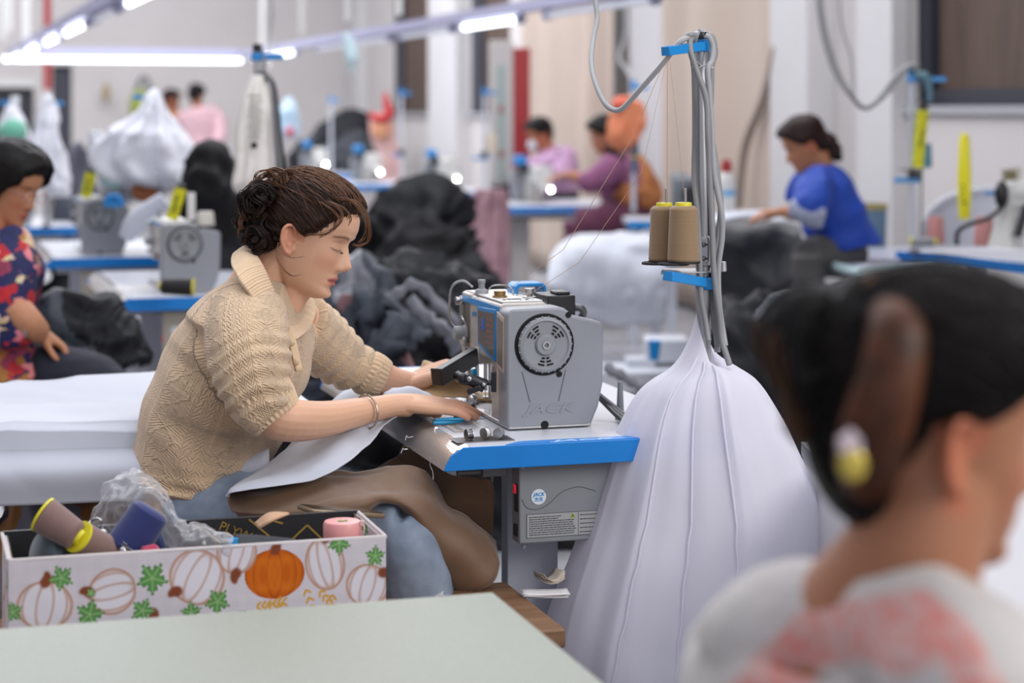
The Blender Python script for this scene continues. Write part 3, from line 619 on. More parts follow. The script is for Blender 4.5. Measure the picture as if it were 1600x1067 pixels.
def face_colors(v, M, base, lips='#b8605c', brow='#4a352c', blush='#cf8a74', lid='#8b6656', ear=None):
    L = np.array(M.inverted()); q = v@L[:3, :3].T+L[:3, 3]
    x, y, z = q[:, 0], q[:, 1], q[:, 2]; ya = np.abs(y)
    c = np.tile(np.array(lin(base)), (len(v), 1))
    def mixc(c, col, k): return c*(1-k[:, None])+np.array(lin(col))*k[:, None]
    inh = (x > -.12) & (x < .14) & (ya < .1) & (z > -.1) & (z < .15)
    f = inh & (x > .055)
    sg = lambda t: 1/(1+np.exp(-np.clip(t, -30, 30)))
    c = mixc(c, blush, .45*f*np.exp(-((ya-.042)/.02)**2-((z+.012)/.02)**2))
    c = mixc(c, blush, .35*f*np.exp(-(y/.014)**2-((z+.012)/.012)**2))
    mw = .021-.9*np.abs(z+.0465)
    c = mixc(c, lips, .85*f*(x > .08)*sg((.0105-np.abs(z+.0468)-(ya/.021)**2*.0075)/.0008)*sg((.023-ya)/.001))
    c = mixc(c, '#5f2c2c', .75*f*(x > .078)*sg((.0011-np.abs(z+.0468))/.0004)*sg((.021-ya)/.001))
    bz = .0435+.004*np.sin(np.clip((ya-.012)/.04, 0, 1)*PI)-.05*np.clip(ya-.04, 0, .02)
    c = mixc(c, brow, .8*f*sg((.0026-np.abs(z-bz))/.0007)*sg((ya-.013)/.0015)*sg((.054-ya)/.0015))
    lz = .0185-.0022*np.cos((ya-.031)/.014*1.5)
    c = mixc(c, '#2a1c1a', .9*f*sg((.0013-np.abs(z-lz))/.0004)*sg((ya-.0165)/.001)*sg((.047-ya)/.001))
    c = mixc(c, lid, .35*f*np.exp(-((z-.0335)/.0018)**2)*sg((ya-.017)/.002)*sg((.046-ya)/.002))
    er = inh & (ya > .068) & (np.abs(x+.005) < .03) & (np.abs(z) < .045)
    c = mixc(c, '#c4684a', .45*er)
    return c
THUMB = []
def hand_geo(M, curls, side=1, spread=1., thumb=(35, 25, 20), thick=1.0, tlen=1.):
    """x to the fingertips, z out of the back of the hand, y*side towards the thumb"""
    g = G(); s = side; L = [.074, .082, .076, .060]; Y0 = [.0265, .0085, -.0095, -.0265]; XB = [.088, .091, .087, .079]
    for i in range(4):
        y = Y0[i]*s; yb = y*.62
        g.tube([(-.012, yb, 0), (.03, (y*.85), .001), (XB[i], y, .0)], [.0145*thick, .0145*thick, .0112*thick], 10, 4, M=M)
        p = np.array([XB[i], y, 0.]); a = 0; sp = (1.5-i)*.07*spread*s; pts = [p-np.array([.012, 0, 0]), p.copy()]; rr = [.0108, .0105]
        for k, (fr_, rad) in enumerate(((.45, .0094), (.31, .0086), (.24, .0070))):
            a += R(curls[i][k]); d = np.array([math.cos(a)*math.cos(sp), math.sin(sp)*math.cos(a), -math.sin(a)])
            p2 = p+d*L[i]*fr_; pts += [(p+p2)/2, p2]; rr += [(rr[-1]+rad)/2, rad]; p = p2
        rr[-1] = .0058
        g.tube(pts, [r_*thick for r_ in rr], 10, 3, M=M)
    g.ball((.045, 0, -.004), (.048, .034, .0135*thick), M)
    t0 = np.array([.012, .018*s, -.006]); a1 = R(thumb[0]); dn = R(thumb[1]); cu = R(thumb[2])
    d = np.array([math.cos(a1), s*math.sin(a1)*math.cos(dn), -math.sin(dn)]); p1 = t0+d*.042*tlen
    a2 = a1-cu*.6; d2 = np.array([math.cos(a2), s*math.sin(a2)*math.cos(dn), -math.sin(dn)*.8]); p2 = p1+d2*.034*tlen
    a3 = a2-cu; d3 = np.array([math.cos(a3), s*math.sin(a3)*math.cos(dn), -math.sin(dn)*.5]); p3 = p2+d3*.027*tlen
    THUMB.append(M@Vector(tuple(p3))); g.tube([t0, (t0+p1)/2, p1, (p1+p2)/2, p2, (p2+p3)/2, p3], [.015,.0145,.0118,.0105,.0100,.0094,.0062], 10, 3, M=M)
    return g, M
FLAT = [(8,10,8)]*4
def skinmat(name, rough=.5): return mat(name, '#ffffff', rough, attr='Col', sss=.18, bump=.12, bscale=900, spec=.4)
from mathutils.bvhtree import BVHTree
def helmet(M, zl, thick=.010, crown=.008, seed=0, rough=.002, ymask=None, nz=80, na=90, front=.092):
    """closed hair shell: above the hairline it stands off the skull, elsewhere it sinks below the skin"""
    A = head_grid(nz, na, feat=0.)
    x, y, z = A[..., 0], A[..., 1], A[..., 2]
    xs, zs = zip(*sorted(zl)); zline = np.interp(x, xs, zs)
    zline = np.where((x > .05) & (np.abs(y) < .055), np.maximum(zline, front-.5*np.maximum(np.abs(y)-.02, 0)), zline)
    m = smooth01((z-zline)/.010+.5)
    d = A-np.array((.0, 0, .02)); d /= np.linalg.norm(d, axis=2, keepdims=True)
    off = (thick+crown*smooth01((z-.03)/.09))*m-.010*(1-m)
    off = off+m*rough*ridge(np.stack([x*20, y*70, z*70], -1), 2, seed)
    B = A+d*off[..., None]; g = G(); n = B.shape[1]; k = B.shape[0]
    f = [(i*n+j, i*n+(j+1)%n, (i+1)*n+(j+1)%n, (i+1)*n+j) for i in range(k-1) for j in range(n)]
    f += [tuple(range(n))[::-1], tuple((k-1)*n+j for j in range(n))]
    g.add(B.reshape(-1, 3), f, M); return g
def strands_on(M, hel, starts, target, n=12, lift=.002, r=.0008, wob=.004, seed=3, sides=3, over=.012, tspread=.012):
    bv = BVHTree.FromPolygons([tuple(p) for p in hel.arr()], hel.f); rr = random.Random(seed); g = G(); c0 = M@Vector((0, 0, .02)); Mi = M
    for s in starts:
        s = Vector(s); tg = Vector(target)+Vector([rr.gauss(0, tspread) for _ in range(3)]); ph = rr.uniform(0, 6); wv = rr.uniform(.3, 1)*wob; pts = []
        ls = lift+rr.uniform(-.001, .002)
        for k in range(n+1):
            t = k/n; q = s.lerp(tg, t); q.y += math.sin(t*5+ph)*wv; q.z += math.sin(t*4+ph*2)*wv+math.sin(PI*t)*over
            w_ = Mi@q; d = (w_-c0); ln = d.length; d.normalize()
            hit = bv.ray_cast(c0+d*.4, -d, .4)
            if hit[0] is None: continue
            L = (hit[0]-c0).length
            pts.append(c0+d*(L+ls if t < .93 else max(L, ln)))
        if len(pts) > 3: g.tube(pts, [r*.6]+[r]*(len(pts)-2)+[r*.5], sides)
    return g
def clump(path, Rr, n=30, r=.0009, seed=0, twist=2., sides=3, sm=5, fray=.25):
    rr = random.Random(seed); c = crom([tuple(p) for p in path], sm); g = G(); t = np.gradient(c, axis=0); t /= np.linalg.norm(t, axis=1, keepdims=True)
    u = np.array((.3, .2, .93)); U = []
    for k in t:
        u = u-k*np.dot(u, k); u /= np.linalg.norm(u); U.append((u, np.cross(k, u)))
    m = len(c)
    for i in range(n):
        a = rr.uniform(0, 2*PI); q = Rr*math.sqrt(rr.uniform(.15, 1)); tw = twist*rr.uniform(.7, 1.3); ph = rr.uniform(0, 6); w = rr.uniform(-fray, fray)*Rr
        pts = []
        for k in range(m):
            s = k/(m-1); b = a+tw*s*2; q2 = q*(math.sin(PI*min(1, max(0, s*.94+.03)))**.4)+w*math.sin(s*7+ph)
            pts.append(c[k]+q2*(math.cos(b)*U[k][0]+math.sin(b)*U[k][1]))
        g.tube(pts, r, sides)
    return g
def loop(c, rad, ax, a0=0, a1=330, n=9, wob=.15, seed=0):
    rr = random.Random(seed); ax = Vector(ax).normalized(); u = ax.orthogonal().normalized(); w = ax.cross(u); c = Vector(c)
    return [tuple(c+(u*math.cos(R(a0+(a1-a0)*k/n))+w*math.sin(R(a0+(a1-a0)*k/n)))*rad*(1+rr.uniform(-wob, wob))+ax*rr.uniform(-.3, .3)*rad) for k in range(n+1)]
def bonecoords(v, bones):
    best = None
    for pts, ref, rad in bones:
        p = crom([tuple(q) for q in pts], 6); seg = np.cumsum([0]+[np.linalg.norm(p[i+1]-p[i]) for i in range(len(p)-1)])
        D = np.full(len(v), 1e9); V = np.zeros(len(v)); A = np.zeros(len(v))
        for i in range(len(p)-1):
            a, b = p[i], p[i+1]; ab = b-a; L2 = ab@ab; t = np.clip((v-a)@ab/L2, 0, 1); c = a+t[:, None]*ab; d = np.linalg.norm(v-c, axis=1)
            tt = ab/math.sqrt(L2); u = np.array(ref, float); u = u-tt*(u@tt); u /= np.linalg.norm(u); w = np.cross(tt, u)
            k = d < D; D[k] = d[k]; V[k] = (seg[i]+t*math.sqrt(L2))[k]; A[k] = np.arctan2((v-c)@w, (v-c)@u)[k]
        sc_ = D/rad
        if best is None: best = [sc_, A*rad, V]
        else:
            k = sc_ < best[0]; best[0][k] = sc_[k]; best[1][k] = (A*rad)[k]; best[2][k] = V[k]
    return np.stack([best[1], best[2]], -1)
def fused(name, gs, vox, m, parent, it=6, disp=None, bones=None, colf=None, fac=.5):
    v, f, n = fuse(gs, vox, it, fac)
    if disp is not None: v = v+n*disp(v)[:, None]
    uv = bonecoords(v, bones) if bones else None
    return mk(name, (v, f, uv) if uv is not None else (v, f), m, parent, uv=bones is not None, col=colf(v) if colf else None, angle=0)
# ------------------------------------------------------------ cable-knit wool
def knit(nt, b, tc):
    N, Lk = nt.nodes, nt.links
    def val(x): 
        return x
    def m(op, a, c=None, d=None, clamp=False):
        n = N.new('ShaderNodeMath'); n.operation = op; n.use_clamp = clamp
        for i, x in enumerate((a, c, d)):
            if x is None: continue
            if isinstance(x, (int, float)): n.inputs[i].default_value = x
            else: Lk.new(x, n.inputs[i])
        return n.outputs[0]
    sp = N.new('ShaderNodeSeparateXYZ'); Lk.new(tc.outputs['UV'], sp.inputs[0]); u, v = sp.outputs[0], sp.outputs[1]
    x = m('MULTIPLY', m('SUBTRACT', m('FRACT', m('DIVIDE', u, .108)), .5), .108); xa = m('ABSOLUTE', x)
    tri = m('MULTIPLY', m('ABSOLUTE', m('SUBTRACT', m('FRACT', m('DIVIDE', v, .078)), .5)), 2); zig = m('MULTIPLY', m('SUBTRACT', tri, .5), .044)
    def bumpf(d, w): return m('POWER', m('SUBTRACT', 1., m('DIVIDE', d, w), clamp=True), .6)
    l1 = bumpf(m('ABSOLUTE', m('SUBTRACT', x, zig)), .0042); l2 = bumpf(m('ABSOLUTE', m('ADD', x, zig)), .0042)
    lines = m('MAXIMUM', l1, l2)
    rope = m('MULTIPLY', bumpf(m('ABSOLUTE', m('SUBTRACT', xa, .031)), .0042), m('ADD', .65, m('MULTIPLY', .35, m('SINE', m('MULTIPLY', m('ADD', v, x), 700)))))
    outm = m('GREATER_THAN', xa, .036)
    chev = m('MULTIPLY', outm, m('MULTIPLY', .5, m('ADD', 1., m('SINE', m('MULTIPLY', m('ADD', v, m('MULTIPLY', m('ABSOLUTE', m('SUBTRACT', xa, .045)), 1.3)), 780)))))
    ins = m('LESS_THAN', xa, m('SUBTRACT', m('ABSOLUTE', zig), .003))
    moss = m('MULTIPLY', ins, m('MULTIPLY', .45, m('ADD', 1., m('MULTIPLY', m('SINE', m('MULTIPLY', m('ADD', u, v), 1000)), m('SINE', m('MULTIPLY', m('SUBTRACT', u, v), 1000))))))
    outd = m('MULTIPLY', m('LESS_THAN', xa, .028), m('MULTIPLY', m('SUBTRACT', 1., ins), m('MULTIPLY', .25, m('ADD', 1., m('SINE', m('MULTIPLY', m('ADD', v, m('MULTIPLY', xa, .5)), 1250))))))
    st = m('MULTIPLY', .10, m('SINE', m('MULTIPLY', u, 1500)))
    h = m('ADD', m('ADD', m('MAXIMUM', lines, rope), m('MULTIPLY', .6, chev)), m('ADD', m('ADD', moss, outd), st))
    nz = N.new('ShaderNodeTexNoise'); nz.inputs['Scale'].default_value = 500; Lk.new(tc.outputs['Object'], nz.inputs['Vector'])
    h2 = m('ADD', h, m('MULTIPLY', .35, nz.outputs['Fac']))
    bp = N.new('ShaderNodeBump'); bp.inputs['Strength'].default_value = .85; bp.inputs['Distance'].default_value = .0032
    Lk.new(h2, bp.inputs['Height']); Lk.new(bp.outputs['Normal'], b.inputs['Normal'])
def ribs(freq):
    def f(nt, b, tc):
        N, Lk = nt.nodes, nt.links
        sp = N.new('ShaderNodeSeparateXYZ'); Lk.new(tc.outputs['UV'], sp.inputs[0])
        a = N.new('ShaderNodeMath'); a.operation = 'MULTIPLY'; a.inputs[1].default_value = freq; Lk.new(sp.outputs[0], a.inputs[0])
        s = N.new('ShaderNodeMath'); s.operation = 'SINE'; Lk.new(a.outputs[0], s.inputs[0])
        bp = N.new('ShaderNodeBump'); bp.inputs['Strength'].default_value = .9; bp.inputs['Distance'].default_value = .0025
        Lk.new(s.outputs[0], bp.inputs['Height']); Lk.new(bp.outputs['Normal'], b.inputs['Normal'])
    return f
M_knit = mat('cream_knit', '#dabd9b', .85, sheen=.4, custom=knit, spec=.15)
M_rib = mat('cream_rib', '#ddc1a0', .85, sheen=.4, custom=ribs(1.), spec=.15)
def cuff(name, c0, c1, r0, r1, ref, m, par, flat=1., n=44, amp=.05, thick=.006):
    """ribbed knitted band: real ribs in the mesh"""
    c0, c1 = np.array(c0), np.array(c1); t = (c1-c0)/np.linalg.norm(c1-c0); u = np.array(ref, float); u -= t*(u@t); u /= np.linalg.norm(u); w = np.cross(t, u)
    a = np.linspace(0, 2*PI, n*6, endpoint=False); rows = []
    prof = [(0, r0-thick, 0), (0, r0, 0)]+[(s, r0+(r1-r0)*s+.003*math.sin(PI*s), 1) for s in np.linspace(.06, .94, 9)]+[(1, r1, .5), (1.02, r1-thick*.5, 0), (1, r1-thick, 0), (.3, r1-thick*1.2, 0)]
    for s, rad, k in prof:
        rr_ = rad*(1+amp*k*np.cos(a*n)); rows.append(c0+(c1-c0)*s+np.outer(rr_*np.cos(a), u)+np.outer(rr_*np.sin(a)*flat, w))
    A = np.array(rows).transpose(1, 0, 2)
    return mk(name, G().grid(A, closeu=True), m, par, angle=0)
# ------------------------------------------------------------ the woman in the cream sweater
wl = thing('person', 'woman in a cream cable-knit cardigan with hair up, bent over the near sewing machine', 'person', (P(300,800,4.12).x, 4.12, 0))
FW = np.array((.96, -.27, 0))
HM = frame(P(471, 379, 4.10), (.905, -.215, -.365), z=(.37, 0, .93))
def TP(l): return [P(a, b, c) for a, b, c, *_ in l], [x[3]/FP*x[2] for x in l]
def tb(g, l, n=16, sm=4, **k):
    p, r = TP(l); return g.tube(p, r, n, sm, **k)
tors = [(297,850,4.14,60),(300,800,4.14,66),(312,745,4.14,96),(322,695,4.13,104),(340,640,4.13,108),(360,590,4.12,108),(384,540,4.12,100),(402,492,4.12,82),(414,456,4.12,56),(422,432,4.12,38)]
tflat = [1.9,1.85,1.45,1.35,1.32,1.32,1.42,1.75,1.9,1.5]
def tors_geo(k=1.):
    q = [(a, b, c, d*k) for a, b, c, d in tors]; p, r = TP(q); g = G(); return g.tube(p, r, 32, 4, flat=[x for x in tflat], up=FW)
slN = [(388,492,4.0,62),(384,520,3.95,66),(388,560,3.91,66),(397,600,3.89,60),(412,630,3.88,50),(428,646,3.88,44)]
slF = [(470,500,4.26,48),(500,530,4.33,50),(532,560,4.37,45),(562,577,4.38,37),(592,590,4.38,31)]
body = G()
g1 = G(); p, r = TP([(a, b, c, d*.82) for a, b, c, d in tors]); g1.tube(p, r, 24, 4, flat=tflat, up=FW)
neck = G(); tb(neck, [(400,470,4.12,60),(412,436,4.12,46),(432,408,4.115,42),(452,380,4.11,42)], 20)
neck.tube([P(440,490,4.11), P(455,460,4.11), P(470,430,4.11)], [.035, .036, .045], 14, 4)
armN = G(); tb(armN, [(384,500,4.0,42),(390,560,3.93,42),(404,610,3.90,38),(430,650,3.885,37),(462,657,3.90,36),(505,655,3.96,31),(550,646,4.02,25.5),(585,639,4.07,21.5),(612,634,4.10,20),(640,633,4.12,20)], 18, flat=.92)
armF = G(); tb(armF, [(470,500,4.26,34),(510,535,4.33,34),(550,568,4.37,31),(585,586,4.38,29),(615,597,4.40,24),(645,601,4.42,20),(662,600,4.42,18)], 18, flat=.92)
hN, hNM = hand_geo(frame(P(632,630,4.12), (.985, .30, -.115), z=(.1, -.12, 1)), [(5,8,6),(6,8,6),(7,10,8),(6,12,10)], side=1, spread=1.1, thumb=(38,22,14), thick=1.05)
hF, hFM = hand_geo(frame(P(648,595,4.42), (.88, -.06, .36), z=(-.3, -.25, 1)), [(22,40,30),(40,55,35),(55,60,35),(60,60,35)], side=-1, spread=.8, thumb=(20,-14,-4), thick=1.03)
legs = G()
legs.tube([P(300,806,4.06), P(440,814,3.97), P(598,826,3.90)], [.07,.055,.04], 16, 4).tube([P(598,826,3.90), P(655,1050,3.93), P(672,1290,3.95)], [.04,.035,.03], 14, 4)
legs.tube([P(330,804,4.25), P(480,804,4.29), P(635,812,4.32)], [.07,.055,.04], 16, 4).tube([P(635,812,4.32), P(682,1020,4.36), P(705,1190,4.4)], [.04,.035,.03], 14, 4)
def wcol(v):
    c = face_colors(v, HM, '#dcae90', lips='#b5595a')
    kn = np.array(lin('#c07a63'))
    for M_, s in ((hNM, 1), (hFM, -1)):
        L = np.array(M_.inverted()); q = v@L[:3, :3].T+L[:3, 3]
        k = np.clip(1-np.abs(q[:, 2]+.005)/.06, 0, 1)*smooth01((q[:, 0]-.04)/.10)*(np.abs(q[:, 1]) < .08)*(q[:, 0] < .22)
        c = c*(1-.45*k[:, None])+kn*.45*k[:, None]
    return c
fused('body', [head_geo(HM), ear_geo(HM, -1), ear_geo(HM, 1), neck, g1, armN, armF, hN, hF, legs], .0023, skinmat('skin_main'), wl, it=3, colf=wcol, fac=.45)
# fingernails
g = G(); thumbM = hFM; tt = THUMB[1]; mk('thumbnail', G().ball(tuple(tt+Vector((-.006,-.006,.004))), (.0095,.005,.0065)), mat('slate_nail', '#6f7c88', .3), wl)
# sweater
def crease(v):
    d = .004*fbm(v*9, 2, 4)
    for (a, b), cnt, amp, ph in ((((388,520,3.93),(425,640,3.88)), 5.0, .0065, 0), (((480,500,4.3),(592,590,4.38)), 6.5, .007, 1.)):
        A = np.array(P(*a)); B = np.array(P(*b)); ab = B-A; L = np.linalg.norm(ab); t = (v-A)@ab/L**2; dist = np.linalg.norm(v-A-np.clip(t, 0, 1)[:, None]*ab, axis=1)
        w = smooth01(1.6-dist/.09)*smooth01(t*1.5+.3)*smooth01((1.15-t)*4)
        d = d+amp*w*np.sin(t*cnt*2*PI+2.5*vn(v*14, 3)+ph)*(.6+.4*vn(v*9, 8))
    A = np.array(P(330,770,4.0)); 
    low = smooth01((.75-v[:, 2])/.12); d = d+.005*low*np.sin(v[:, 2]*120+4*vn(v*10, 2)+v[:, 0]*20)
    # diagonal drag folds from the armpit to the waist
    q = (v[:, 0]-P(400,560,4).x)*.75+(v[:, 2]-P(400,560,4).z)*.6
    d = d+.003*np.sin(q*75+2*vn(v*7, 6))*smooth01((1.02-v[:, 2])/.2)
    return d
bones = [([P(a, b, c) for a, b, c, _ in tors], (0, -1, 0), .135), ([P(a, b, c) for a, b, c, _ in slN], (0, -1, 0), .075), ([P(a, b, c) for a, b, c, _ in slF], (0, -1, 0), .058)]
tgeo = tors_geo(); s1 = tb(G(), slN, 20); s2 = tb(G(), slF, 20)
# cut the neck opening: the top ring of the torso ends below the collar
cardi = fused('cardigan', [tgeo, s1, s2], .0042, M_knit, wl, it=7, disp=crease, bones=bones)
cuff('sleeve_cuff', P(402,614,3.89), P(434,655,3.885), .066, .0515, (0, -1, 0), M_rib, wl, n=30, amp=.045)
cuff('sleeve_cuff', P(572,580,4.38), P(601,593.5,4.385), .047, .040, (0, -1, 0), M_rib, wl, n=26, amp=.05)
# collar band
def collar(rows, nm='collar'):
    A = surf(rows, 10, 34); n = nrm(A); k = np.linspace(0, 1, A.shape[1])
    L = np.concatenate([[0], np.cumsum(np.linalg.norm(np.diff(A[A.shape[0]//2 if 0 else 0], axis=0), axis=1))])
    A = A+n*(.0018*np.cos(L*2*PI/.0062))[None, :, None]
    return mk(nm, G().grid(A), M_rib, wl, solid=.005, angle=0)
inn = [P(444,512,4.0),P(436,480,3.985),P(424,448,3.98),(P(411,418,4.0)),P(400,397,4.06),P(400,388,4.12),P(412,392,4.19),P(432,410,4.23),P(455,438,4.22),P(474,468,4.17),P(462,500,4.09),P(446,516,4.02)]
mid = [P(434,516,3.965),P(422,486,3.945),P(407,455,3.94),P(391,424,3.96),P(381,398,4.04),P(384,386,4.13),P(400,390,4.21),P(424,414,4.27),P(462,442,4.26),P(485,470,4.20),P(474,506,4.10),P(456,524,4.0)]
out_ = [P(424,520,3.95),P(410,492,3.925),P(393,464,3.92),P(373,436,3.93),P(362,412,4.01),P(368,396,4.13),P(388,400,4.24),P(418,424,4.30),P(466,450,4.28),P(492,478,4.21),P(484,512,4.10),P(464,530,4.0)]
collar([inn, mid, out_])
mk('undershirt', G().grid(surf([[P(402,398,4.05),P(404,396,4.12),P(416,404,4.18)],[P(412,430,4.03),P(413,424,4.11),P(424,430,4.19)]], 5, 5)), mat('mustard_cloth', '#9a6a1c', .8), wl, solid=.002)
mk('placket', G().grid(surf([[P(444,512,4.005),P(452,540,3.985),P(462,580,3.97)],[P(456,510,4.01),P(464,540,3.99),P(472,580,3.98)]], 6, 6)), M_rib, wl, solid=.006)
for px, py in ((450,536),(457,566)): mk('button', G().ball(P(px+5, py, 3.97), (.007, .004, .007)), mat('cream_button', '#cdb593', .4), wl)
# jeans
jn = G(); jn.tube([P(298,800,4.06), P(440,818,3.96), P(585,826,3.90), P(625,826,3.89)], [.098,.082,.066,.060], 18, 4).tube([P(606,822,3.90), P(632,870,3.90), P(650,960,3.92), P(668,1180,3.95), P(672,1240,3.96)], [.070,.072,.082,.088,.09], 18, 4)
jn.tube([P(330,795,4.27), P(480,798,4.30), P(640,806,4.32)], [.098,.088,.072], 18, 4).tube([P(630,806,4.32), P(680,1020,4.36), P(705,1140,4.4)], [.070,.08,.088], 18, 4).ball(P(300,800,4.15), (.13, .17, .10))
fused('jeans', [jn], .006, mat('denim', '#93a1b3', .8, col2='#6d7a8d', vscale=14, bump=.3, bscale=600), wl, it=6, disp=lambda v: .006*ridge(v*np.array((9, 9, 4)), 2, 5))
mk('shoe', G().ball((P(690,0,3.96).x, 3.96, .04), (.13,.045,.045)).ball((P(735,0,4.4).x, 4.4, .04), (.13,.045,.045)), M_black, wl)
# bracelet: slim worn silver bangle round the near wrist
bc = P(573, 643, 4.045); bd = np.array(P(600,637,4.08))-np.array(P(550,646,4.02)); bd /= np.linalg.norm(bd)
u = np.array((0, 0, 1.))+.12*np.array((1,0,0)); u -= bd*(u@bd); u /= np.linalg.norm(u); w_ = np.cross(bd, u)
mk('bracelet', G().tube([tuple(np.array(bc)+(u*math.cos(a)*.0345+w_*math.sin(a)*.034)) for a in np.linspace(.1, 2*PI-.05, 40)], [.0022+.0004*math.sin(k*2.4) for k in range(40)], 8), mat('old_silver', '#b5a594', .35, metal=.8), wl)
# hair
ZL = [(.105,.118),(.085,.100),(.0725,.086),(.055,.056),(.040,.034),(.022,.020),(.008,.026),(-.006,.033),(-.022,.025),(-.031,-.018),(-.055,-.040),(-.078,-.052),(-.1,-.06)]
hel = helmet(HM, ZL, .010, .006, 2, .003, front=.09)
M_hair = mat('hair_dark_brown', '#2e1d17', .45, spec=.3, col2='#190f0c', vscale=20); M_hair2 = mat('hair_brown', '#4a2e20', .42, spec=.35, col2='#38241a', vscale=30); M_hair3 = mat('hair_light_brown', '#6a4832', .45, spec=.35)
hr = mk('hair', hel, M_hair, wl, angle=0)
rr = random.Random(11)
def starts(n, side):
    o = []
    xs, zs = zip(*sorted(ZL))
    for _ in range(n):
        x = rr.uniform(-.03, .10); z = float(np.interp(x, xs, zs))+rr.uniform(0, .012); y = side*rr.uniform(.05, .085)
        if x > .075: y = side*rr.uniform(0, .07); z = rr.uniform(.088, .115)
        o.append((x, y, z))
    return o
BT = (-.115, 0, .045)
mk('hair_strand', strands_on(HM, hel, starts(420, -1)+starts(120, 1), BT, r=.0010, seed=5), M_hair2, hr, angle=0)
mk('hair_strand', strands_on(HM, hel, [(x, rr.uniform(-.07,.06), z) for x, _, z in starts(260, -1)], BT, r=.0009, seed=8, lift=.0035), M_hair, hr, angle=0)
mk('hair_strand', strands_on(HM, hel, [(rr.uniform(-.02,.09), rr.uniform(-.06,.03), rr.uniform(.09,.13)) for _ in range(110)], BT, r=.0007, seed=9, lift=.005, over=.018), M_hair3, hr, angle=0)
r9 = random.Random(99)
mk('hair_strand', strands_on(HM, hel, [(r9.uniform(-.05,.10), r9.uniform(-.07,.05), r9.uniform(.05,.13)) for _ in range(70)], BT, r=.0005, seed=19, lift=.0075, over=.022, wob=.014), M_hair3, hr, angle=0)
bun = G(); bl = G(); bc_ = [(395,345,.035),(388,325,.03),(402,305,.028),(382,350,.03),(392,370,.028),(408,365,.035),(405,335,.035),(415,318,.03),(420,345,.03),(385,312,.022),(415,380,.03),(430,300,.02)]
for i, (px, py, rd) in enumerate(bc_):
    c = P(px+11, py+2, 4.08+rr.uniform(-.05, .05)); bun.ball(c, (rd*.6, rd*.8, rd*.62), None, 10, 8)
    for k in range(3):
        bun_ = clump(loop(c+Vector((rr.uniform(-.008,.008), -.012, rr.uniform(-.008,.008))), rd*rr.uniform(.75,1.0), (rr.uniform(-.6,.6), -1, rr.uniform(-.6,.6)), rr.uniform(0,180), rr.uniform(300,520), 9, .2, i*3+k), .009, 26, .0010, i*5+k)
        bun.add(bun_.arr(), bun_.f)
mk('hair_bun', bun, M_hair, hr, angle=0)
for i, (px, py, rd) in enumerate(((408,288,.022),(425,278,.020),(445,280,.016),(396,296,.018),(415,300,.02),(438,288,.018),(384,330,.02),(380,348,.018))):
    q_ = clump(loop(P(px+8, py, 4.06), rd, (rr.uniform(-.5,.5), -1, rr.uniform(-.3,.5)), rr.uniform(0,90), rr.uniform(330,420), 9, .15, 70+i), .006, 22, .0009, 80+i); bl.add(q_.arr(), q_.f)
mk('hair_curl', bl, M_hair2 if 0 else mat('hair_mid', '#6d4a30', .42, col2='#4a2f20', vscale=30), hr, angle=0)
def wisp(pts, n=4, j=.003, r=.0006):
    g = G()
    for _ in range(n):
        g.tube([P(a+rr.uniform(-2.5,2.5), b+rr.uniform(-2,2), c) for a, b, c in pts], [r*.9]+[r]*(len(pts)-2)+[r*.4], 4, 6)
    mk('loose_wisp', g, M_hair3, hr, angle=0)
wisp([(530,315,4.02),(552,314,4.0),(570,330,3.99),(578,355,3.99),(575,375,4.0),(563,384,4.0),(552,382,4.0)], 14)
wisp([(520,310,4.02),(545,312,4.0),(563,328,3.99),(572,350,3.99),(570,368,4.0),(560,380,4.0)], 10)
wisp([(510,315,4.0),(525,322,3.985),(535,335,3.98),(528,352,3.98),(505,365,3.99),(478,366,4.0)], 9)
wisp([(515,315,4.0),(538,325,3.985),(548,340,3.98),(545,352,3.98)], 5)
wisp([(500,315,4.0),(522,330,3.985),(530,345,3.98),(518,362,3.98),(498,372,3.99)], 6)
wisp([(434,380,4.0),(434,400,3.985),(442,420,3.98),(458,431,3.99),(472,428,4.0)], 2)
wisp([(440,385,4.0),(447,398,3.985),(460,403,3.98),(476,400,3.99)], 2)
wisp([(385,360,4.05),(383,375,4.05),(380,385,4.05)], 5); wisp([(378,345,4.05),(371,362,4.05),(374,372,4.05)], 3)
wisp([(430,278,4.05),(450,265,4.03),(468,268,4.02)], 6); wisp([(395,290,4.05),(400,272,4.04),(420,266,4.04),(434,280,4.04)], 8)

# eyelashes
g = G()
for k in range(9):
    a = HM@Vector((.0935, -.018-.002*k, .0185-.0018*math.cos((k-7)/7*1.2))); b_ = a+(HM.to_3x3()@Vector((.004, -.001, -.003))); g.tube([a, (a+b_)/2+HM.to_3x3()@Vector((.001,0,-.001)), b_], [.0003,.0003,.0001], 4)
mk('eyelashes', g, M_hole, wl)
# stool
so = thing('stool', 'low wooden stool the cardigan woman sits on', 'stool', (P(300,0,4.13).x, 4.13, 0))
mk('seat', G().lathe([(0,.44),(.16,.44),(.165,.45),(.165,.465),(.16,.475),(0,.475)], 32, TR(P(300,0,4.13).x, 4.13, 0)), M_wood, so)
for sx in (-1, 1):
    for sy in (-1, 1): mk('leg', G().tube([(P(300,0,4.13).x+sx*.10, 4.13+sy*.10, .445), (P(300,0,4.13).x+sx*.15, 4.13+sy*.15, 0)], .018, 10), M_wood, so)
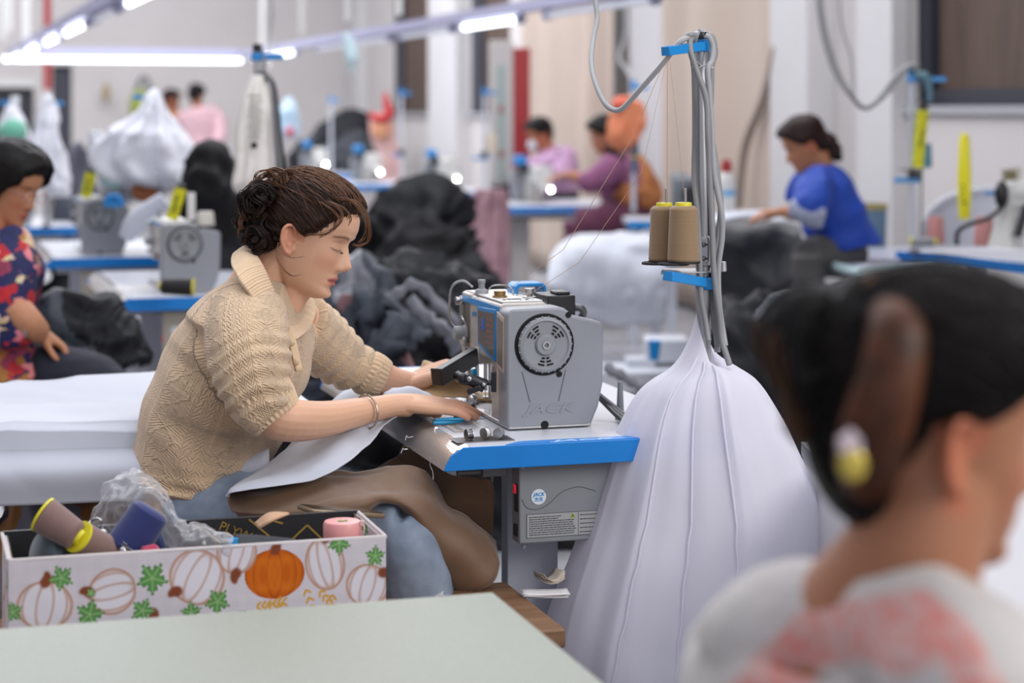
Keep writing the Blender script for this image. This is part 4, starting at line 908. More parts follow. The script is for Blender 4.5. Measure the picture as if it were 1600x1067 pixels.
# ------------------------------------------------------------ cloth on her lap
M_wcloth = mat('white_cloth', '#b9bdc8', .6, sheen=.2, bump=.15, bscale=700)
M_brown = mat('brown_cloth', '#6e523b', .55, sheen=.3, bump=.2, bscale=800)
wc = sheet('white_fabric', [
 [(356,778,3.83),(362,768,3.81),(405,762,3.80),(460,752,3.82),(520,732,3.86),(572,699,3.95),(612,659,4.08),(655,648,4.12)],
 [(352,774,3.86),(364,760,3.85),(405,746,3.85),(460,729,3.87),(520,705,3.92),(575,677,4.03),(616,652,4.12),(660,644,4.16)],
 [(372,764,4.0),(395,748,4.0),(430,722,4.02),(480,688,4.05),(535,660,4.08),(590,642,4.12),(630,642,4.18),(668,638,4.22)],
 [(420,740,4.2),(440,715,4.2),(465,690,4.22),(505,650,4.25),(550,632,4.27),(600,624,4.29),(635,626,4.31),(676,628,4.33)],
 [(470,700,4.5),(480,670,4.5),(500,640,4.5),(525,610,4.52),(560,597,4.52),(605,595,4.50),(640,603,4.46),(688,614,4.44)]], M_wcloth, nu=10, nv=8, amp=.010, fr=7, seed=4, thick=.0015, rid=.004)
tagm(wc, 'white lining fabric sweeping from the near table down over the sewing woman\'s lap', 'fabric')
tagm(sheet('white_fabric', [[(612,606,4.24),(640,602,4.25),(672,612,4.26)],[(600,618,4.20),(642,606,4.20),(680,622,4.22)],[(600,634,4.17),(645,624,4.17),(690,634,4.19)]], M_wcloth, nu=6, nv=6, amp=.006, fr=16, seed=9, thick=.0015), 'small puff of white fabric between the two wrists of the sewing woman', 'fabric')
bc1 = sheet('brown_fabric', [
 [(362,756,3.98),(420,748,3.97),(480,742,3.96),(545,735,3.97),(600,735,3.99),(650,748,4.0),(700,790,4.0),(770,850,4.0)],
 [(356,772,3.90),(410,768,3.88),(480,765,3.87),(550,758,3.88),(605,758,3.89),(652,772,3.91),(705,815,3.94),(770,882,3.95)],
 [(357,788,3.86),(410,788,3.83),(480,785,3.81),(555,775,3.82),(605,772,3.84),(650,790,3.87),(697,840,3.90),(766,910,3.92)],
 [(365,800,3.83),(415,804,3.80),(490,805,3.79),(560,792,3.80),(600,782,3.83),(647,802,3.86),(684,862,3.90),(728,922,3.92)],
 [(375,808,3.85),(420,820,3.85),(490,830,3.85),(560,808,3.86),(600,792,3.88),(642,814,3.91),(674,872,3.94),(706,932,3.96)]], M_brown, nu=10, nv=10, amp=.011, fr=9, seed=6, rid=.014, thick=.002)
tagm(bc1, 'brown garment cloth spread over the sewing woman\'s knees', 'fabric')
bc2 = sheet('brown_fabric', [
 [(632,694,4.12),(668,716,4.08),(702,742,4.02),(770,750,4.0)],
 [(622,712,4.15),(660,742,4.10),(700,765,4.04),(772,775,4.02)],
 [(600,725,4.16),(640,765,4.10),(700,790,4.05),(772,800,4.03)],
 [(560,750,4.16),(625,790,4.12),(705,815,4.07),(772,835,4.05)],
 [(540,790,4.16),(620,830,4.13),(700,860,4.10),(772,875,4.07)]], M_brown, nu=9, nv=9, amp=.016, fr=7, seed=16, rid=.012, thick=.002)
tagm(bc2, 'brown garment cloth hanging in folds under the near table edge', 'fabric')
bc3 = sheet('brown_fabric', [
 [(640,612,4.50),(656,574,4.50),(664,562,4.50),(690,572,4.50),(735,600,4.50)],
 [(642,618,4.42),(668,592,4.43),(690,585,4.44),(722,592,4.44),(762,618,4.44)],
 [(640,622,4.36),(680,622,4.36),(710,622,4.36),(740,624,4.36),(766,630,4.36)]], mat('tan_cloth', '#b39568', .6, sheen=.3), nu=9, nv=9, amp=.004, fr=14, seed=26, thick=.002)
tagm(bc3, 'folded tan cloth held in the sewing woman\'s left hand behind the phone clamp', 'fabric')
tagm(sheet('brown_fabric', [[(728,610,4.42),(760,612,4.42),(790,618,4.42)],[(728,622,4.36),(760,626,4.36),(790,630,4.36)]], MATS['tan_cloth'], nu=5, nv=5, amp=.003), 'end of tan cloth lying flat on the table behind the needle', 'fabric')
# ------------------------------------------------------------ white sheer cloth hanging from the thread stand
def drape():
    zt, zb = P(0, 522, 4.0).z, .02; nu, nv = 300, 110
    lx = crom([(1100,0),(1078,.05),(1052,.10),(1005,.16),(972,.25),(946,.36),(915,.50),(872,.70),(846,.85),(820,1.15)], 12)
    rx = crom([(1122,0),(1142,.05),(1170,.10),(1205,.16),(1236,.25),(1268,.36),(1305,.5),(1352,.7),(1392,.85),(1440,1.15)], 12)
    A = np.zeros((nu, nv, 3)); sg = (1067-522)
    for j in range(nv):
        s = (j/(nv-1))**1.15; z = zt+(zb-zt)*s
        ss = (H-z)*FP/3.9+HY; k = (ss-522)/sg*.85
        xl = np.interp(k, lx[:, 1], lx[:, 0]); xr = np.interp(k, rx[:, 1], rx[:, 0])
        L_ = (xl-CX)/FP*3.95; R_ = (xr-CX)/FP*3.95; cx = (L_+R_)/2; rx_ = (R_-L_)/2
        a = np.linspace(0, 2*PI, nu, endpoint=False); ry = min(.04+.5*rx_, .225); cy = 4.03-.0*s
        w = smooth01(s*9)
        fold = w*(.07*(1-2*np.abs(np.sin(3.5*a+1.3+.5*s)))+.05*(1-2*np.abs(np.sin(5*a+.6-.7*s+1.1*np.sin(2*a))))+.022*np.sin(17*a+2*s+2+2*np.sin(3*a))+.03*vn(np.stack([np.cos(a)*4, np.sin(a)*4, np.full_like(a, s*3)], -1), 3))
        shp = 1+fold*.8
        A[:, j, 0] = cx+rx_*np.cos(a)*(1+.25*fold); A[:, j, 1] = cy+ry*np.sin(a)*shp*1.0; A[:, j, 2] = z+.0
        tw = .18*w*np.sin(3*a)*0
    d = .006*fbm(A*6, 2, 31)
    n = nrm(A); A[..., :2] += (n*d[..., None])[..., :2]
    # pinched, slanting tip where the cloth is caught on the stand
    a = np.linspace(0, 2*PI, nu, endpoint=False); lift = .06*np.cos(a-2.6)
    for j in range(14): A[:, j, 2] += lift*(1-j/14)**2-.02*(1-j/14)
    return A
A = drape()
def sheer(nt, b, tc):
    N, Lk = nt.nodes, nt.links
    t = N.new('ShaderNodeBsdfTranslucent'); t.inputs[0].default_value = (*lin('#f1eff9'), 1)
    tr_ = N.new('ShaderNodeBsdfTransparent'); mx = N.new('ShaderNodeMixShader'); mx.inputs[0].default_value = .28
    m2 = N.new('ShaderNodeMixShader'); o = N['Material Output']
    lw = N.new('ShaderNodeLayerWeight'); lw.inputs[0].default_value = .35
    mr = N.new('ShaderNodeMapRange'); mr.inputs['To Min'].default_value = .90; mr.inputs['To Max'].default_value = 1.
    Lk.new(lw.outputs['Facing'], mr.inputs['Value']); Lk.new(mr.outputs[0], m2.inputs[0])
    Lk.new(b.outputs[0], mx.inputs[1]); Lk.new(t.outputs[0], mx.inputs[2]); Lk.new(tr_.outputs[0], m2.inputs[1]); Lk.new(mx.outputs[0], m2.inputs[2]); Lk.new(m2.outputs[0], o.inputs['Surface'])
M_sheer = mat('sheer_white', '#efedf8', .6, sheen=.3, custom=sheer)
dr = mk('white_drape', G().grid(A, closeu=True), M_sheer, angle=0)
tagm(dr, 'big white sheer cloth hung in folds from the near thread stand', 'drape')
g = G()
for k0 in (196, 214, 232):
    g.tube([A[(k0+int(3*math.sin(j*.05)))%300, j]+np.array((0, -.003, 0)) for j in range(6, 109, 4)], .0022, 6)
mk('seam', g, M_sheer, dr)
# ------------------------------------------------------------ grey-green table in front
zt_ = .683
c0 = q_ = Vector(((770-CX)/FP*dz(925, zt_), dz(925, zt_), zt_)); ct = thing('cutting_table', 'pale grey-green tabletop in the lower left corner, closest to the camera', 'table', (c0.x, c0.y, 0), TH)
mk('table_top', G().box((-.75, -.55, zt_-.0125), (1.5, 1.1, .025)), mat('greygreen_board', '#999e91', .42, col2='#8b9084', vscale=260, bump=.45, bscale=420, spec=.35), ct, bevel=.002, world=False)
mk('edge_band', G().box((-.75, -.55, zt_-.0125), (1.503, 1.103, .018)), mat('edge_grey', '#8d9088', .5), ct, world=False)
for x in (-.08, -1.42):
    for y in (-.08, -1.02): mk('leg', G().box((x, y, zt_/2-.0125), (.045, .045, zt_-.025)), M_wsteel, ct, bevel=.003, world=False)
# ------------------------------------------------------------ wooden bench behind it
zb_ = .4986
bf = Vector(((700-CX)/FP*dz(915, zb_), dz(915, zb_), 0)); be = thing('wooden_bench', 'brown wooden bench top carrying the pumpkin-print box and paper scraps', 'bench', (bf.x, bf.y, 0), TH)
mk('bench_top', G().box((-.63, -.19, zb_-.0175), (1.5, .38, .035)), M_wood, be, bevel=.004, world=False)
mk('apron', G().box((-.63, -.19, zb_-.07), (1.4, .28, .07)), M_wood, be, bevel=.003, world=False)
for x in (-1.27, .05):
    for y in (-.05, -.33): mk('leg', G().box((x, y, (zb_-.035)/2), (.05, .05, zb_-.035)), M_wood, be, bevel=.004, world=False)
Q = lambda px, py, z: Vector(((px-CX)/FP*dz(py, z), dz(py, z), z))
def paper(px, py, w, l, n, rz, label, curl=.01, name='paper_stack', m=None):
    g = G()
    for k in range(n):
        A = np.array([[(x*w/2+random.uniform(-.002,.002), y*l/2, .0012+k*.0016+curl*(abs(x)**2.2)*(1+.3*k)) for y in np.linspace(-1, 1, 4)] for x in np.linspace(-1, 1, 9)])
        g.grid(A, Matrix.Rotation(random.uniform(-.1, .1), 4, 'Z'))
    o = mk(name, g, m or M_paper, solid=.0006, angle=0); o.matrix_world = Matrix.Translation(Q(px, py, zb_))@Matrix.Rotation(rz, 4, 'Z'); return tagm(o, label, 'paper')
p1 = paper(668, 930, .055, .05, 3, .2, 'creased white paper strips on the bench right of the pumpkin-print box', .004)
mk('paper_print', G().box((.003, -.005, .0085), (.002, .04, .0006)), mat('gold', '#c79a3a', .5), p1, world=False)
paper(852, 930, .09, .05, 4, .1, 'flat stack of white papers on the bench near the drape', .001)
paper(858, 910, .05, .04, 4, .5, 'crumpled cream paper scraps on the bench near the drape', .009, m=mat('cream_paper', '#cfc3b4', .7))
tagm(mk('sticker', G().box((0, 0, 0), (.022, .012, .0006)), mat('amber', '#c98f1b', .4)), 'small amber sticker on the wooden bench', 'sticker').matrix_world = Matrix.Translation(Q(742, 922, zb_+.0005))@Matrix.Rotation(.2, 4, 'Z')
KS = 1.12
def PK(px, py, d): return P(px, py, d*KS)
DK = Matrix.Diagonal((KS, KS, KS, 1))
# ------------------------------------------------------------ pumpkin-print box
fl = PK(38, 880, 2.92); frr = PK(603, 839, 3.06); zbx = frr.z; fl.z = zbx
fl = Vector(((36-CX)/FP*2.9, 2.9, zbx))
# front lower-left corner on the bench, side S direction
bxw = .565; bo = Vector((frr.x-SA.x*bxw*KS, frr.y-SA.y*bxw*KS, zb_)); hB = (zbx-zb_)/KS; dB = .20
bx = thing('storage_box', 'open box covered in white fabric with orange pumpkin print', 'box', tuple(bo), TH); bx.scale = (KS, KS, KS)
def pumpkin_panel(w, h, nx, ny, px0, px1, pyt, pyb):
    """colours of the printed cloth on a grid; drawing space is in print units (1 unit = 1 mm of the cloth)"""
    X, Y = np.meshgrid(np.linspace(px0, px1, nx), np.linspace(pyt, pyb, ny), indexing='ij')
    C = np.ones((nx, ny, 3))*np.array(lin('#d3ccd2')); C *= (1+.03*np.sign(np.sin(X*2.2))*1)[..., None]*(1+.03*np.sign(np.sin(Y*2.2)))[..., None]
    def put(mask, col, k=1.):
        mk_ = np.clip(mask, 0, 1)[..., None]*k; C[:] = C*(1-mk_)+np.array(lin(col))*mk_
    def pump(cx, cy, rx, ry, rot, orange=False, stem=(0, -1)):
        c, s = math.cos(rot), math.sin(rot); x = (X-cx)*c+(Y-cy)*s; y = -(X-cx)*s+(Y-cy)*c
        e = lambda ox, w_: np.sqrt(((x-ox)/w_)**2+(y/ry)**2)
        if orange:
            put(e(0, rx) < 1, '#c85f12'); 
            for ox, w_ in ((0, rx*.28), (-rx*.3, rx*.45), (rx*.3, rx*.45), (-rx*.5, rx*.5), (rx*.5, rx*.5)):
                q_ = e(ox, w_); put(np.exp(-((q_-.93)/.05)**2)*(e(0, rx) < 1)*((x-ox)*np.sign(ox) >= 0), '#8a3a0c', .7); put(np.exp(-((q_-.6)/.15)**2)*(e(0, rx) < 1), '#e07c22', .35)
        else:
            put(e(0, rx) < 1, '#e2dee4', .8)
            for ox, w_ in ((0, rx), (0, rx*.30), (-rx*.25, rx*.55), (rx*.25, rx*.55), (-rx*.1, rx*.85), (rx*.1, rx*.85)):
                q_ = e(ox, w_); t_ = 1.9/min(w_, ry)**.8/1.9; put(np.exp(-((q_-1)/t_)**2)*(e(0, rx) < 1.04)*((x-ox)*np.sign(ox) >= 0), '#b98f78', .8)
        sx, sy = cx+stem[0]*ry*.95, cy+stem[1]*ry*.95
        for t in np.linspace(0, 1, 14):
            bx_ = sx+stem[0]*t*13-stem[1]*4*math.sin(t*2.5); by_ = sy+stem[1]*t*13+stem[0]*4*math.sin(t*2.5)
            put(1/(1+np.exp(((np.hypot(X-bx_, Y-by_)-(7.0-4.2*t))/.8))), '#84452b', .9)
    def leaf(cx, cy, r, rot):
        dx, dy = X-cx, Y-cy; th = np.arctan2(dy, dx)-rot; rr_ = np.hypot(dx, dy)
        ed = r*(.58+.42*np.abs(np.cos(2.5*th))**1.3)*(1+.10*np.sign(np.cos(15*th)))
        put(rr_ < ed, '#5f9450'); put((rr_ < ed)*(np.exp(-(np.abs(np.sin(2.5*th))*rr_/2.0)**2)), '#a9c890', .8); put((rr_ < ed)*(rr_ > ed*.86), '#3d6f38', .7)
    def wheat(cx, cy, ln, rot):
        for sgn in (-1, 1):
            for t in np.linspace(.0, 1, max(3, int(ln/6.5))):
                ex, ey = cx+math.cos(rot)*ln*t, cy+math.sin(rot)*ln*t; a = rot+sgn*.7
                qx, qy = ex+math.cos(a)*5, ey+math.sin(a)*5; x = (X-qx)*math.cos(a)+(Y-qy)*math.sin(a); y = -(X-qx)*math.sin(a)+(Y-qy)*math.cos(a)
                put((np.sqrt((x/5.6)**2+(y/2.0)**2) < 1)*1., '#d3a24c')
    pump(88,918,40,33,.15); pump(186,905,32,34,1.4,stem=(-1,0)); pump(312,893,42,38,.5,stem=(-.8,.5)); pump(430,896,46,36,.0,True); pump(508,886,30,38,-.25); pump(575,922,34,30,.3,stem=(.8,-.6)); pump(245,975,34,28,0,True); pump(372,862,30,30,.3,stem=(0,1)); pump(330,865,40,34,.3,stem=(-.8,.6)) if 0 else None
    for l in ((112,881,17,.5),(245,890,22,.3),(153,935,20,1.2),(42,924,14,.8),(231,935,17,.1),(303,943,15,.9),(343,930,18,.4),(530,857,17,.3),(587,880,15,1.),(155,905,7,.2),(381,952,8,.3)): leaf(*l)
    for l in ((66,955,30,.35),(110,945,26,1.9),(402,942,40,-.1),(400,958,40,-.5),(478,922,24,1.2),(500,925,26,.9),(520,932,22,1.7),(170,968,18,-.6)): wheat(*l)
    return C
nx, ny = 620, 180
C = pumpkin_panel(bxw, hB, nx, ny, 36, 604, 853, 853+178)
u_ = np.linspace(0, bxw, nx); v_ = np.linspace(hB, 0, ny); Af = np.zeros((nx, ny, 3)); Af[..., 0] = u_[:, None]; Af[..., 2] = v_[None, :]
Af[..., 1] = -.0002+.0012*fbm(Af*18, 2, 3)
def printed(name, A, C, par, **k):
    f = np.arange(A.shape[0]*A.shape[1]).reshape(A.shape[:2]); F_ = np.stack([f[:-1,:-1], f[1:,:-1], f[1:,1:], f[:-1,1:]], -1).reshape(-1, 4)[:, ::-1]
    return mk(name, (A.reshape(-1, 3), np.ascontiguousarray(F_)), mat('printed_cloth', '#ffffff', .8, attr='Col', bump=.35, bscale=1200, spec=.2), par, col=C.reshape(-1, 3), world=False, **k)
fp = printed('front_panel', Af, C, bx)
M_lin = mat('linen_cream', '#cbc3c2', .8, bump=.3, bscale=900)
t_ = .006
mk('panel_core', G().box((bxw/2, t_/2+.001, hB/2-.001), (bxw-.001, t_, hB-.003)), M_lin, bx, world=False, bevel=.002)
Cs = pumpkin_panel(dB, hB, 160, 140, 480, 604, 853, 1000)
for x, s in ((0, 1), (bxw, -1)):
    As = np.zeros((160, 140, 3)); As[..., 0] = x; As[..., 1] = np.linspace(0, dB, 160)[:, None]; As[..., 2] = np.linspace(hB, 0, 140)[None, :]
    if s > 0: As = As[::-1]
    printed('side_panel', As, Cs, bx)
    mk('panel_core', G().box((x+s*t_/2+s*.001, dB/2, hB/2-.001), (t_, dB-.002, hB-.002)), M_lin, bx, world=False, bevel=.0015)
    Ai = As.copy(); Ai[..., 0] = x+s*(t_+.0015); printed('inner_side', Ai[::-1], Cs, bx)
mk('rim_binding', G().tube([(0, .003, hB), (bxw, .003, hB)], .0032, 8).tube([(0, .003, hB), (0, dB, hB)], .0032, 8).tube([(bxw, .003, hB), (bxw, dB, hB)], .0032, 8), M_lin, bx, world=False)
mk('box_floor', G().box((bxw/2, dB/2, .003), (bxw-.01, dB-.004, .006)), M_lin, bx, world=False)
bk = mk('back_panel', G().box((bxw/2, dB-.003, (hB+.004)/2), (bxw, .006, hB+.004)), mat('black_card', '#1b1b1e', .45), bx, world=False, bevel=.001)
MG = mat('gold_print', '#8f7430', .5)
text('PLYWOOD', .021, Matrix(((1,0,0,.335),(0,0,-1,dB-.0068),(0,1,0,hB-.013),(0,0,0,1)))@Matrix.Rotation(-.42, 4, 'Z'), MG, bk, depth=.0003, world=False)
g = G()
for a, b in (((.30,hB-.002),(.34,hB-.035)),((.385,hB+.0),(.43,hB-.04)),((.445,hB-.045),(.48,hB-.015)),((.48,hB-.015),(.505,hB-.04)),((.41,hB-.0),(.44,hB-.01))):
    v = Vector((b[0]-a[0], 0, b[1]-a[1])); g.box((0,0,0), (v.length, .0006, .003), Matrix.Translation(((a[0]+b[0])/2, dB-.0066, (a[1]+b[1])/2))@Matrix.Rotation(-math.atan2(v.z, v.x), 4, 'Y'))
mk('gold_lines', g, MG, bk, world=False, smooth=False)
BM = Matrix.Translation(bo)@Matrix.Rotation(TH, 4, 'Z')
def LB(px, py, d): return PK(px, py, d)
# cones in the box
def tilted(base, tip, **k):
    b = Vector(base); return zframe(b, Vector(tip)-b)
db = 3.0
M1 = zframe(PK(128,838,3.02), PK(66,800,3.02)-PK(128,838,3.02), x=(0,-1,0))
s1_ = cone_spool('thread_cone', 'taupe thread cone with yellow cap leaning out of the pumpkin-print box, at left', zframe(PK(66,803,2.99), PK(120,838,2.98)-PK(66,803,2.99), x=(0,-1,0))@DK, '#7d625c', r0=.0275, r1=.0225, hh=.066, group='cones in the pumpkin-print box')
cone_spool('thread_cone', 'second taupe thread cone stacked below the leaning one in the pumpkin-print box', zframe(PK(122,838,2.98), PK(170,868,3.02)-PK(122,838,2.98), x=(0,-1,0))@DK, '#80645c', r0=.025, r1=.028, hh=.085, group='cones in the pumpkin-print box')
cone_spool('thread_cone', 'slate grey thread cone lying at the left end of the pumpkin-print box', zframe(PK(60,862,2.99), PK(100,868,3.02)-PK(60,862,2.99), x=(0,-1,0))@DK, '#46525a', r0=.033, r1=.028, hh=.075, base=False, group='cones in the pumpkin-print box')
cone_spool('thread_cone', 'navy blue thread cone standing tilted in the middle of the pumpkin-print box', zframe(PK(194,862,3.03), PK(231,805,3.04)-PK(194,862,3.03), x=(1,0,0))@DK, '#1f2b66', r0=.034, r1=.030, hh=.077, base=False, tip=False, group='cones in the pumpkin-print box')
cone_spool('thread_cone', 'dark blue thread cone under the navy one in the pumpkin-print box', zframe(PK(205,868,3.09), PK(250,850,3.10)-PK(205,868,3.09), x=(0,-1,0))@DK, '#2c3f6e', r0=.026, r1=.026, hh=.055, base=False, tip=False, group='cones in the pumpkin-print box')
cone_spool('thread_cone', 'crimson thread reel peeking over the rim of the pumpkin-print box', zframe(PK(218,875,2.985), PK(250,872,2.995)-PK(218,875,2.985), x=(0,-1,0))@DK, '#b01549', r0=.020, r1=.022, hh=.03, base=False, tip=False, group='cones in the pumpkin-print box')
for nm in ('thread_cone',):
    pass
sz = thing('scissors', 'steel scissors with pointed blades lying over the front rim of the pumpkin-print box', 'scissors', tuple(PK(190,850,3.0)))
mk('blade', G().box((0,0,0), (.085,.0012,.006), frame((PK(160,836,3.04)+PK(217,867,2.965))/2, PK(217,867,2.965)-PK(160,836,3.04), z=(0,-.3,1))), M_steel, sz, bevel=.0005)
mk('blade', G().box((0,0,0), (.07,.0012,.006), frame((PK(158,828,3.045)+PK(205,856,2.985))/2, PK(205,856,2.985)-PK(158,828,3.045), z=(0,-.3,1))), M_steel, sz, bevel=.0005)
mk('pivot', G().ball(PK(192,861,2.975), (.007,.005,.007)).ball(PK(160,832,3.03), (.009,.006,.006)), M_steel, sz)
mk('handle_ring', G().tube(loop(PK(150,822,3.05), .013, (0,-1,.3), 0, 360, 16, 0), .0022, 8), M_steel, sz)
# plastic bag
def clearbag(nt, b, tc):
    N, Lk = nt.nodes, nt.links; tr_ = N.new('ShaderNodeBsdfTransparent'); tr_.inputs[0].default_value = (.95,.95,.97,1); mx = N.new('ShaderNodeMixShader'); o = N['Material Output']
    df = N.new('ShaderNodeBsdfDiffuse'); df.inputs[0].default_value = (.9,.9,.93,1); tl = N.new('ShaderNodeBsdfTranslucent'); tl.inputs[0].default_value = (.9,.9,.93,1); gl = N.new('ShaderNodeBsdfGlossy'); gl.inputs['Roughness'].default_value = .15; a1 = N.new('ShaderNodeMixShader'); a1.inputs[0].default_value = .5; a2 = N.new('ShaderNodeMixShader'); a2.inputs[0].default_value = .22; Lk.new(df.outputs[0], a1.inputs[1]); Lk.new(tl.outputs[0], a1.inputs[2]); Lk.new(a1.outputs[0], a2.inputs[1]); Lk.new(gl.outputs[0], a2.inputs[2])
    lw = N.new('ShaderNodeLayerWeight'); lw.inputs[0].default_value = .3; mr = N.new('ShaderNodeMapRange'); mr.inputs['To Min'].default_value = .2; mr.inputs['To Max'].default_value = .75
    Lk.new(lw.outputs['Facing'], mr.inputs['Value']); Lk.new(mr.outputs[0], mx.inputs[0]); Lk.new(tr_.outputs[0], mx.inputs[1]); Lk.new(a2.outputs[0], mx.inputs[2]); Lk.new(mx.outputs[0], o.inputs['Surface'])
M_bag = mat('clear_bag', '#e4e4ea', .15, custom=clearbag, spec=.8)
A = surf([
 [(128,838,3.08),(150,785,3.10),(180,757,3.12),(205,758,3.13),(232,775,3.12),(258,800,3.10),(285,826,3.08),(315,830,3.06),(360,846,3.05)],
 [(130,850,3.06),(152,805,3.06),(185,778,3.06),(215,782,3.06),(240,800,3.06),(262,820,3.04),(290,838,3.03),(320,840,3.02),(362,852,3.02)],
 [(140,860,3.04),(165,835,3.03),(190,815,3.03),(225,805,3.02),(250,825,3.02),(266,845,3.01),(292,850,3.0),(325,853,3.0),(362,858,3.0)],
 [(150,868,3.05),(170,862,3.05),(195,850,3.06),(225,845,3.06),(250,862,3.03),(268,868,3.02),(295,866,3.01),(325,866,3.01),(360,866,3.01)]] and [[PK(*c) for c in r] for r in [
 [(128,838,3.08),(150,785,3.10),(180,757,3.12),(205,758,3.13),(232,775,3.12),(258,800,3.10),(285,826,3.08),(315,830,3.06),(360,846,3.05)],
 [(130,850,3.06),(152,805,3.06),(185,778,3.06),(215,782,3.06),(240,800,3.06),(262,820,3.04),(290,838,3.03),(320,840,3.02),(362,852,3.02)],
 [(140,860,3.04),(165,835,3.03),(190,815,3.03),(225,805,3.02),(250,825,3.02),(266,845,3.01),(292,850,3.0),(325,853,3.0),(362,858,3.0)],
 [(150,868,3.05),(170,862,3.05),(195,850,3.06),(225,845,3.06),(250,862,3.03),(268,868,3.02),(295,866,3.01),(325,866,3.01),(360,866,3.01)]]], 16, 14)
A = A+nrm(A)*(.008*ridge(A*16, 3, 3)+.004*ridge(A*45, 2, 7))[..., None]; A[..., 1] += .085*smooth01((290-(A[..., 0]/A[..., 1]*FP+CX))/60)
tagm(mk('plastic_bag', G().grid(A), M_bag, angle=0), 'crumpled clear plastic bag rising from the pumpkin-print box', 'plastic bag')
# jar
jr = thing('jar', 'small clear jar with pink lid in the pumpkin-print box', 'jar', tuple(PK(535,862,3.10)))
jc = PK(535, 862, 3.10)
mk('glass', G().lathe([(0,0),(.026,0),(.0285,.006),(.0285,.055),(.0265,.055),(.0265,.008),(0,.006)], 36, Matrix.Translation(jc-Vector((0,0,.028)))@DK), mat('clear_glass', '#e8e8ec', .08, alpha=.35), jr)
mk('contents', G().lathe([(0,.002),(.0255,.002),(.0255,.048),(0,.050)], 30, Matrix.Translation(jc-Vector((0,0,.024)))@DK), mat('jar_dark', '#4a4650', .7, bump=.6, bscale=300, var=.4, vscale=90), jr)
ld = mk('lid', G().lathe([(0,0),(.0292,0),(.030,.003),(.030,.023),(.028,.027),(.026,.0275),(0,.0265)], 40, Matrix.Translation(PK(535,828,3.10)-Vector((0,0,.0145)))@DK), mat('pink_lid', '#e09a98', .4), jr)
lc = PK(535,828,3.10)+Vector((0,0,.0165))
mk('lid_print', G().box((-.003,0,0),(.010,.012,.0006),Matrix.Translation(lc)).box((.006,.002,0),(.006,.008,.0006),Matrix.Translation(lc)), mat('leaf_print', '#7d9a48', .5), ld)
mk('strap', G().tube([PK(566,818,3.09),PK(569,824,3.085),PK(568,834,3.085),PK(566,843,3.09)], .0014, 6, 5).box(tuple(PK(566,817,3.09)), (.008,.006,.008)), mat('strap_pink', '#d8b7b0', .5), jr)
ph2 = thing('smartphone', 'smartphone in a gold case lying behind the pink-lidded jar', 'phone', tuple(PK(533,800,3.30)))
Mp = frame(PK(533,799,3.30), PK(603,803,3.34)-PK(463,794,3.26), z=(-.05, .02, 1))
mk('case', G().box((0,0,0),(.150,.072,.009), Mp), mat('gold_case', '#8d7a62', .35, metal=.5), ph2, bevel=.003)
mk('screen', G().box((0,0,.005),(.142,.066,.001), Mp), mat('screen_black', '#101014', .08, coat=.5), ph2, bevel=.0004)
Mt = Mp
tagm(mk('black_cloth', G().grid(surf([[PK(366,838,3.08),PK(400,840,3.09),(PK(462,846,3.09))],[PK(362,862,3.05),PK(400,864,3.05),PK(462,864,3.06)]], 6, 6)), mat('charcoal_cloth', '#33353a', .8), solid=.012), 'folded charcoal cloth strip inside the pumpkin-print box', 'cloth')
tagm(mk('fabric_scrap', G().grid(surf([[PK(398,818,3.14),PK(420,802,3.14),PK(450,801,3.15)],[PK(404,826,3.12),PK(425,814,3.12),PK(452,804,3.15)]], 5, 5)), mat('peach_cloth', '#c09a7a', .7), solid=.004), 'peach cloth scrap over the black back panel of the pumpkin-print box', 'cloth')
tagm(mk('bottle_cap', G().lathe([(0,0),(.009,0),(.009,.012),(0,.012)], 20, Matrix.Translation(PK(364,852,3.06))), mat('cyan_cap', '#2392cf', .3)), 'small cyan cap beside the charcoal cloth in the box', 'cap')
# cardboard carton at the far left
kt = thing('cardboard_carton', 'brown cardboard carton at the left edge beside the pumpkin-print box', 'carton', (PK(-60,0,2.84).x, 2.84, zb_), TH)
mk('carton_body', G().box((0,.0,.10),(.19,.16,.20)), mat('cardboard', '#8a6238', .8, var=.15, vscale=30), kt, bevel=.002, world=False)
mk('carton_flap', G().box((.03,.082,.185),(.11,.002,.05)), MATS['cardboard'], kt, world=False)
# ------------------------------------------------------------ white-covered table behind the woman, left
ztw = .78
A = surf([[Q(-60,602,ztw),Q(60,598,ztw),Q(160,594,ztw),Q(235,588,ztw),Q(420,582,ztw)],
 [Q(-60,640,ztw),Q(60,636,ztw),Q(160,620,ztw),Q(235,618,ztw),Q(420,610,ztw)],
 [Q(-60,678,ztw),Q(60,676,ztw),Q(160,672,ztw),Q(240,668,ztw),Q(420,655,ztw)],
 [Q(-60,694,ztw-.01),Q(60,692,ztw-.01),Q(160,689,ztw-.01),Q(240,686,ztw-.01),Q(420,670,ztw-.01)],
 [P(-60,740,3.94),P(60,738,3.95),P(160,734,3.97),P(240,732,3.98),P(420,720,4.02)],
 [P(-60,792,3.95),P(60,790,3.96),P(160,786,3.98),P(240,783,3.99),P(420,765,4.03)]], 12, 14)
lo_ = (A[..., 2] > ztw-.02)
d = .016*fbm(A*4, 2, 3)+.026*ridge(A*2.6, 2, 8)
A[..., 2] += np.where(lo_, np.abs(d), 0); A[..., 1] += np.where(lo_, 0, .5*d)
ft = thing('covered_table', 'low table covered with white cloth behind the sewing woman, left side', 'table', (P(60,0,4.4).x, 4.45, 0), TH)
mk('table_top', G().box((-.05, .02, .755), (1.3, .60, .03)), M_lam, ft, world=False, bevel=.002)
for x in (-.6, .5):
    for y in (-.2, .25): mk('leg', G().box((x, y, .37), (.04, .04, .74)), M_dsteel, ft, world=False)
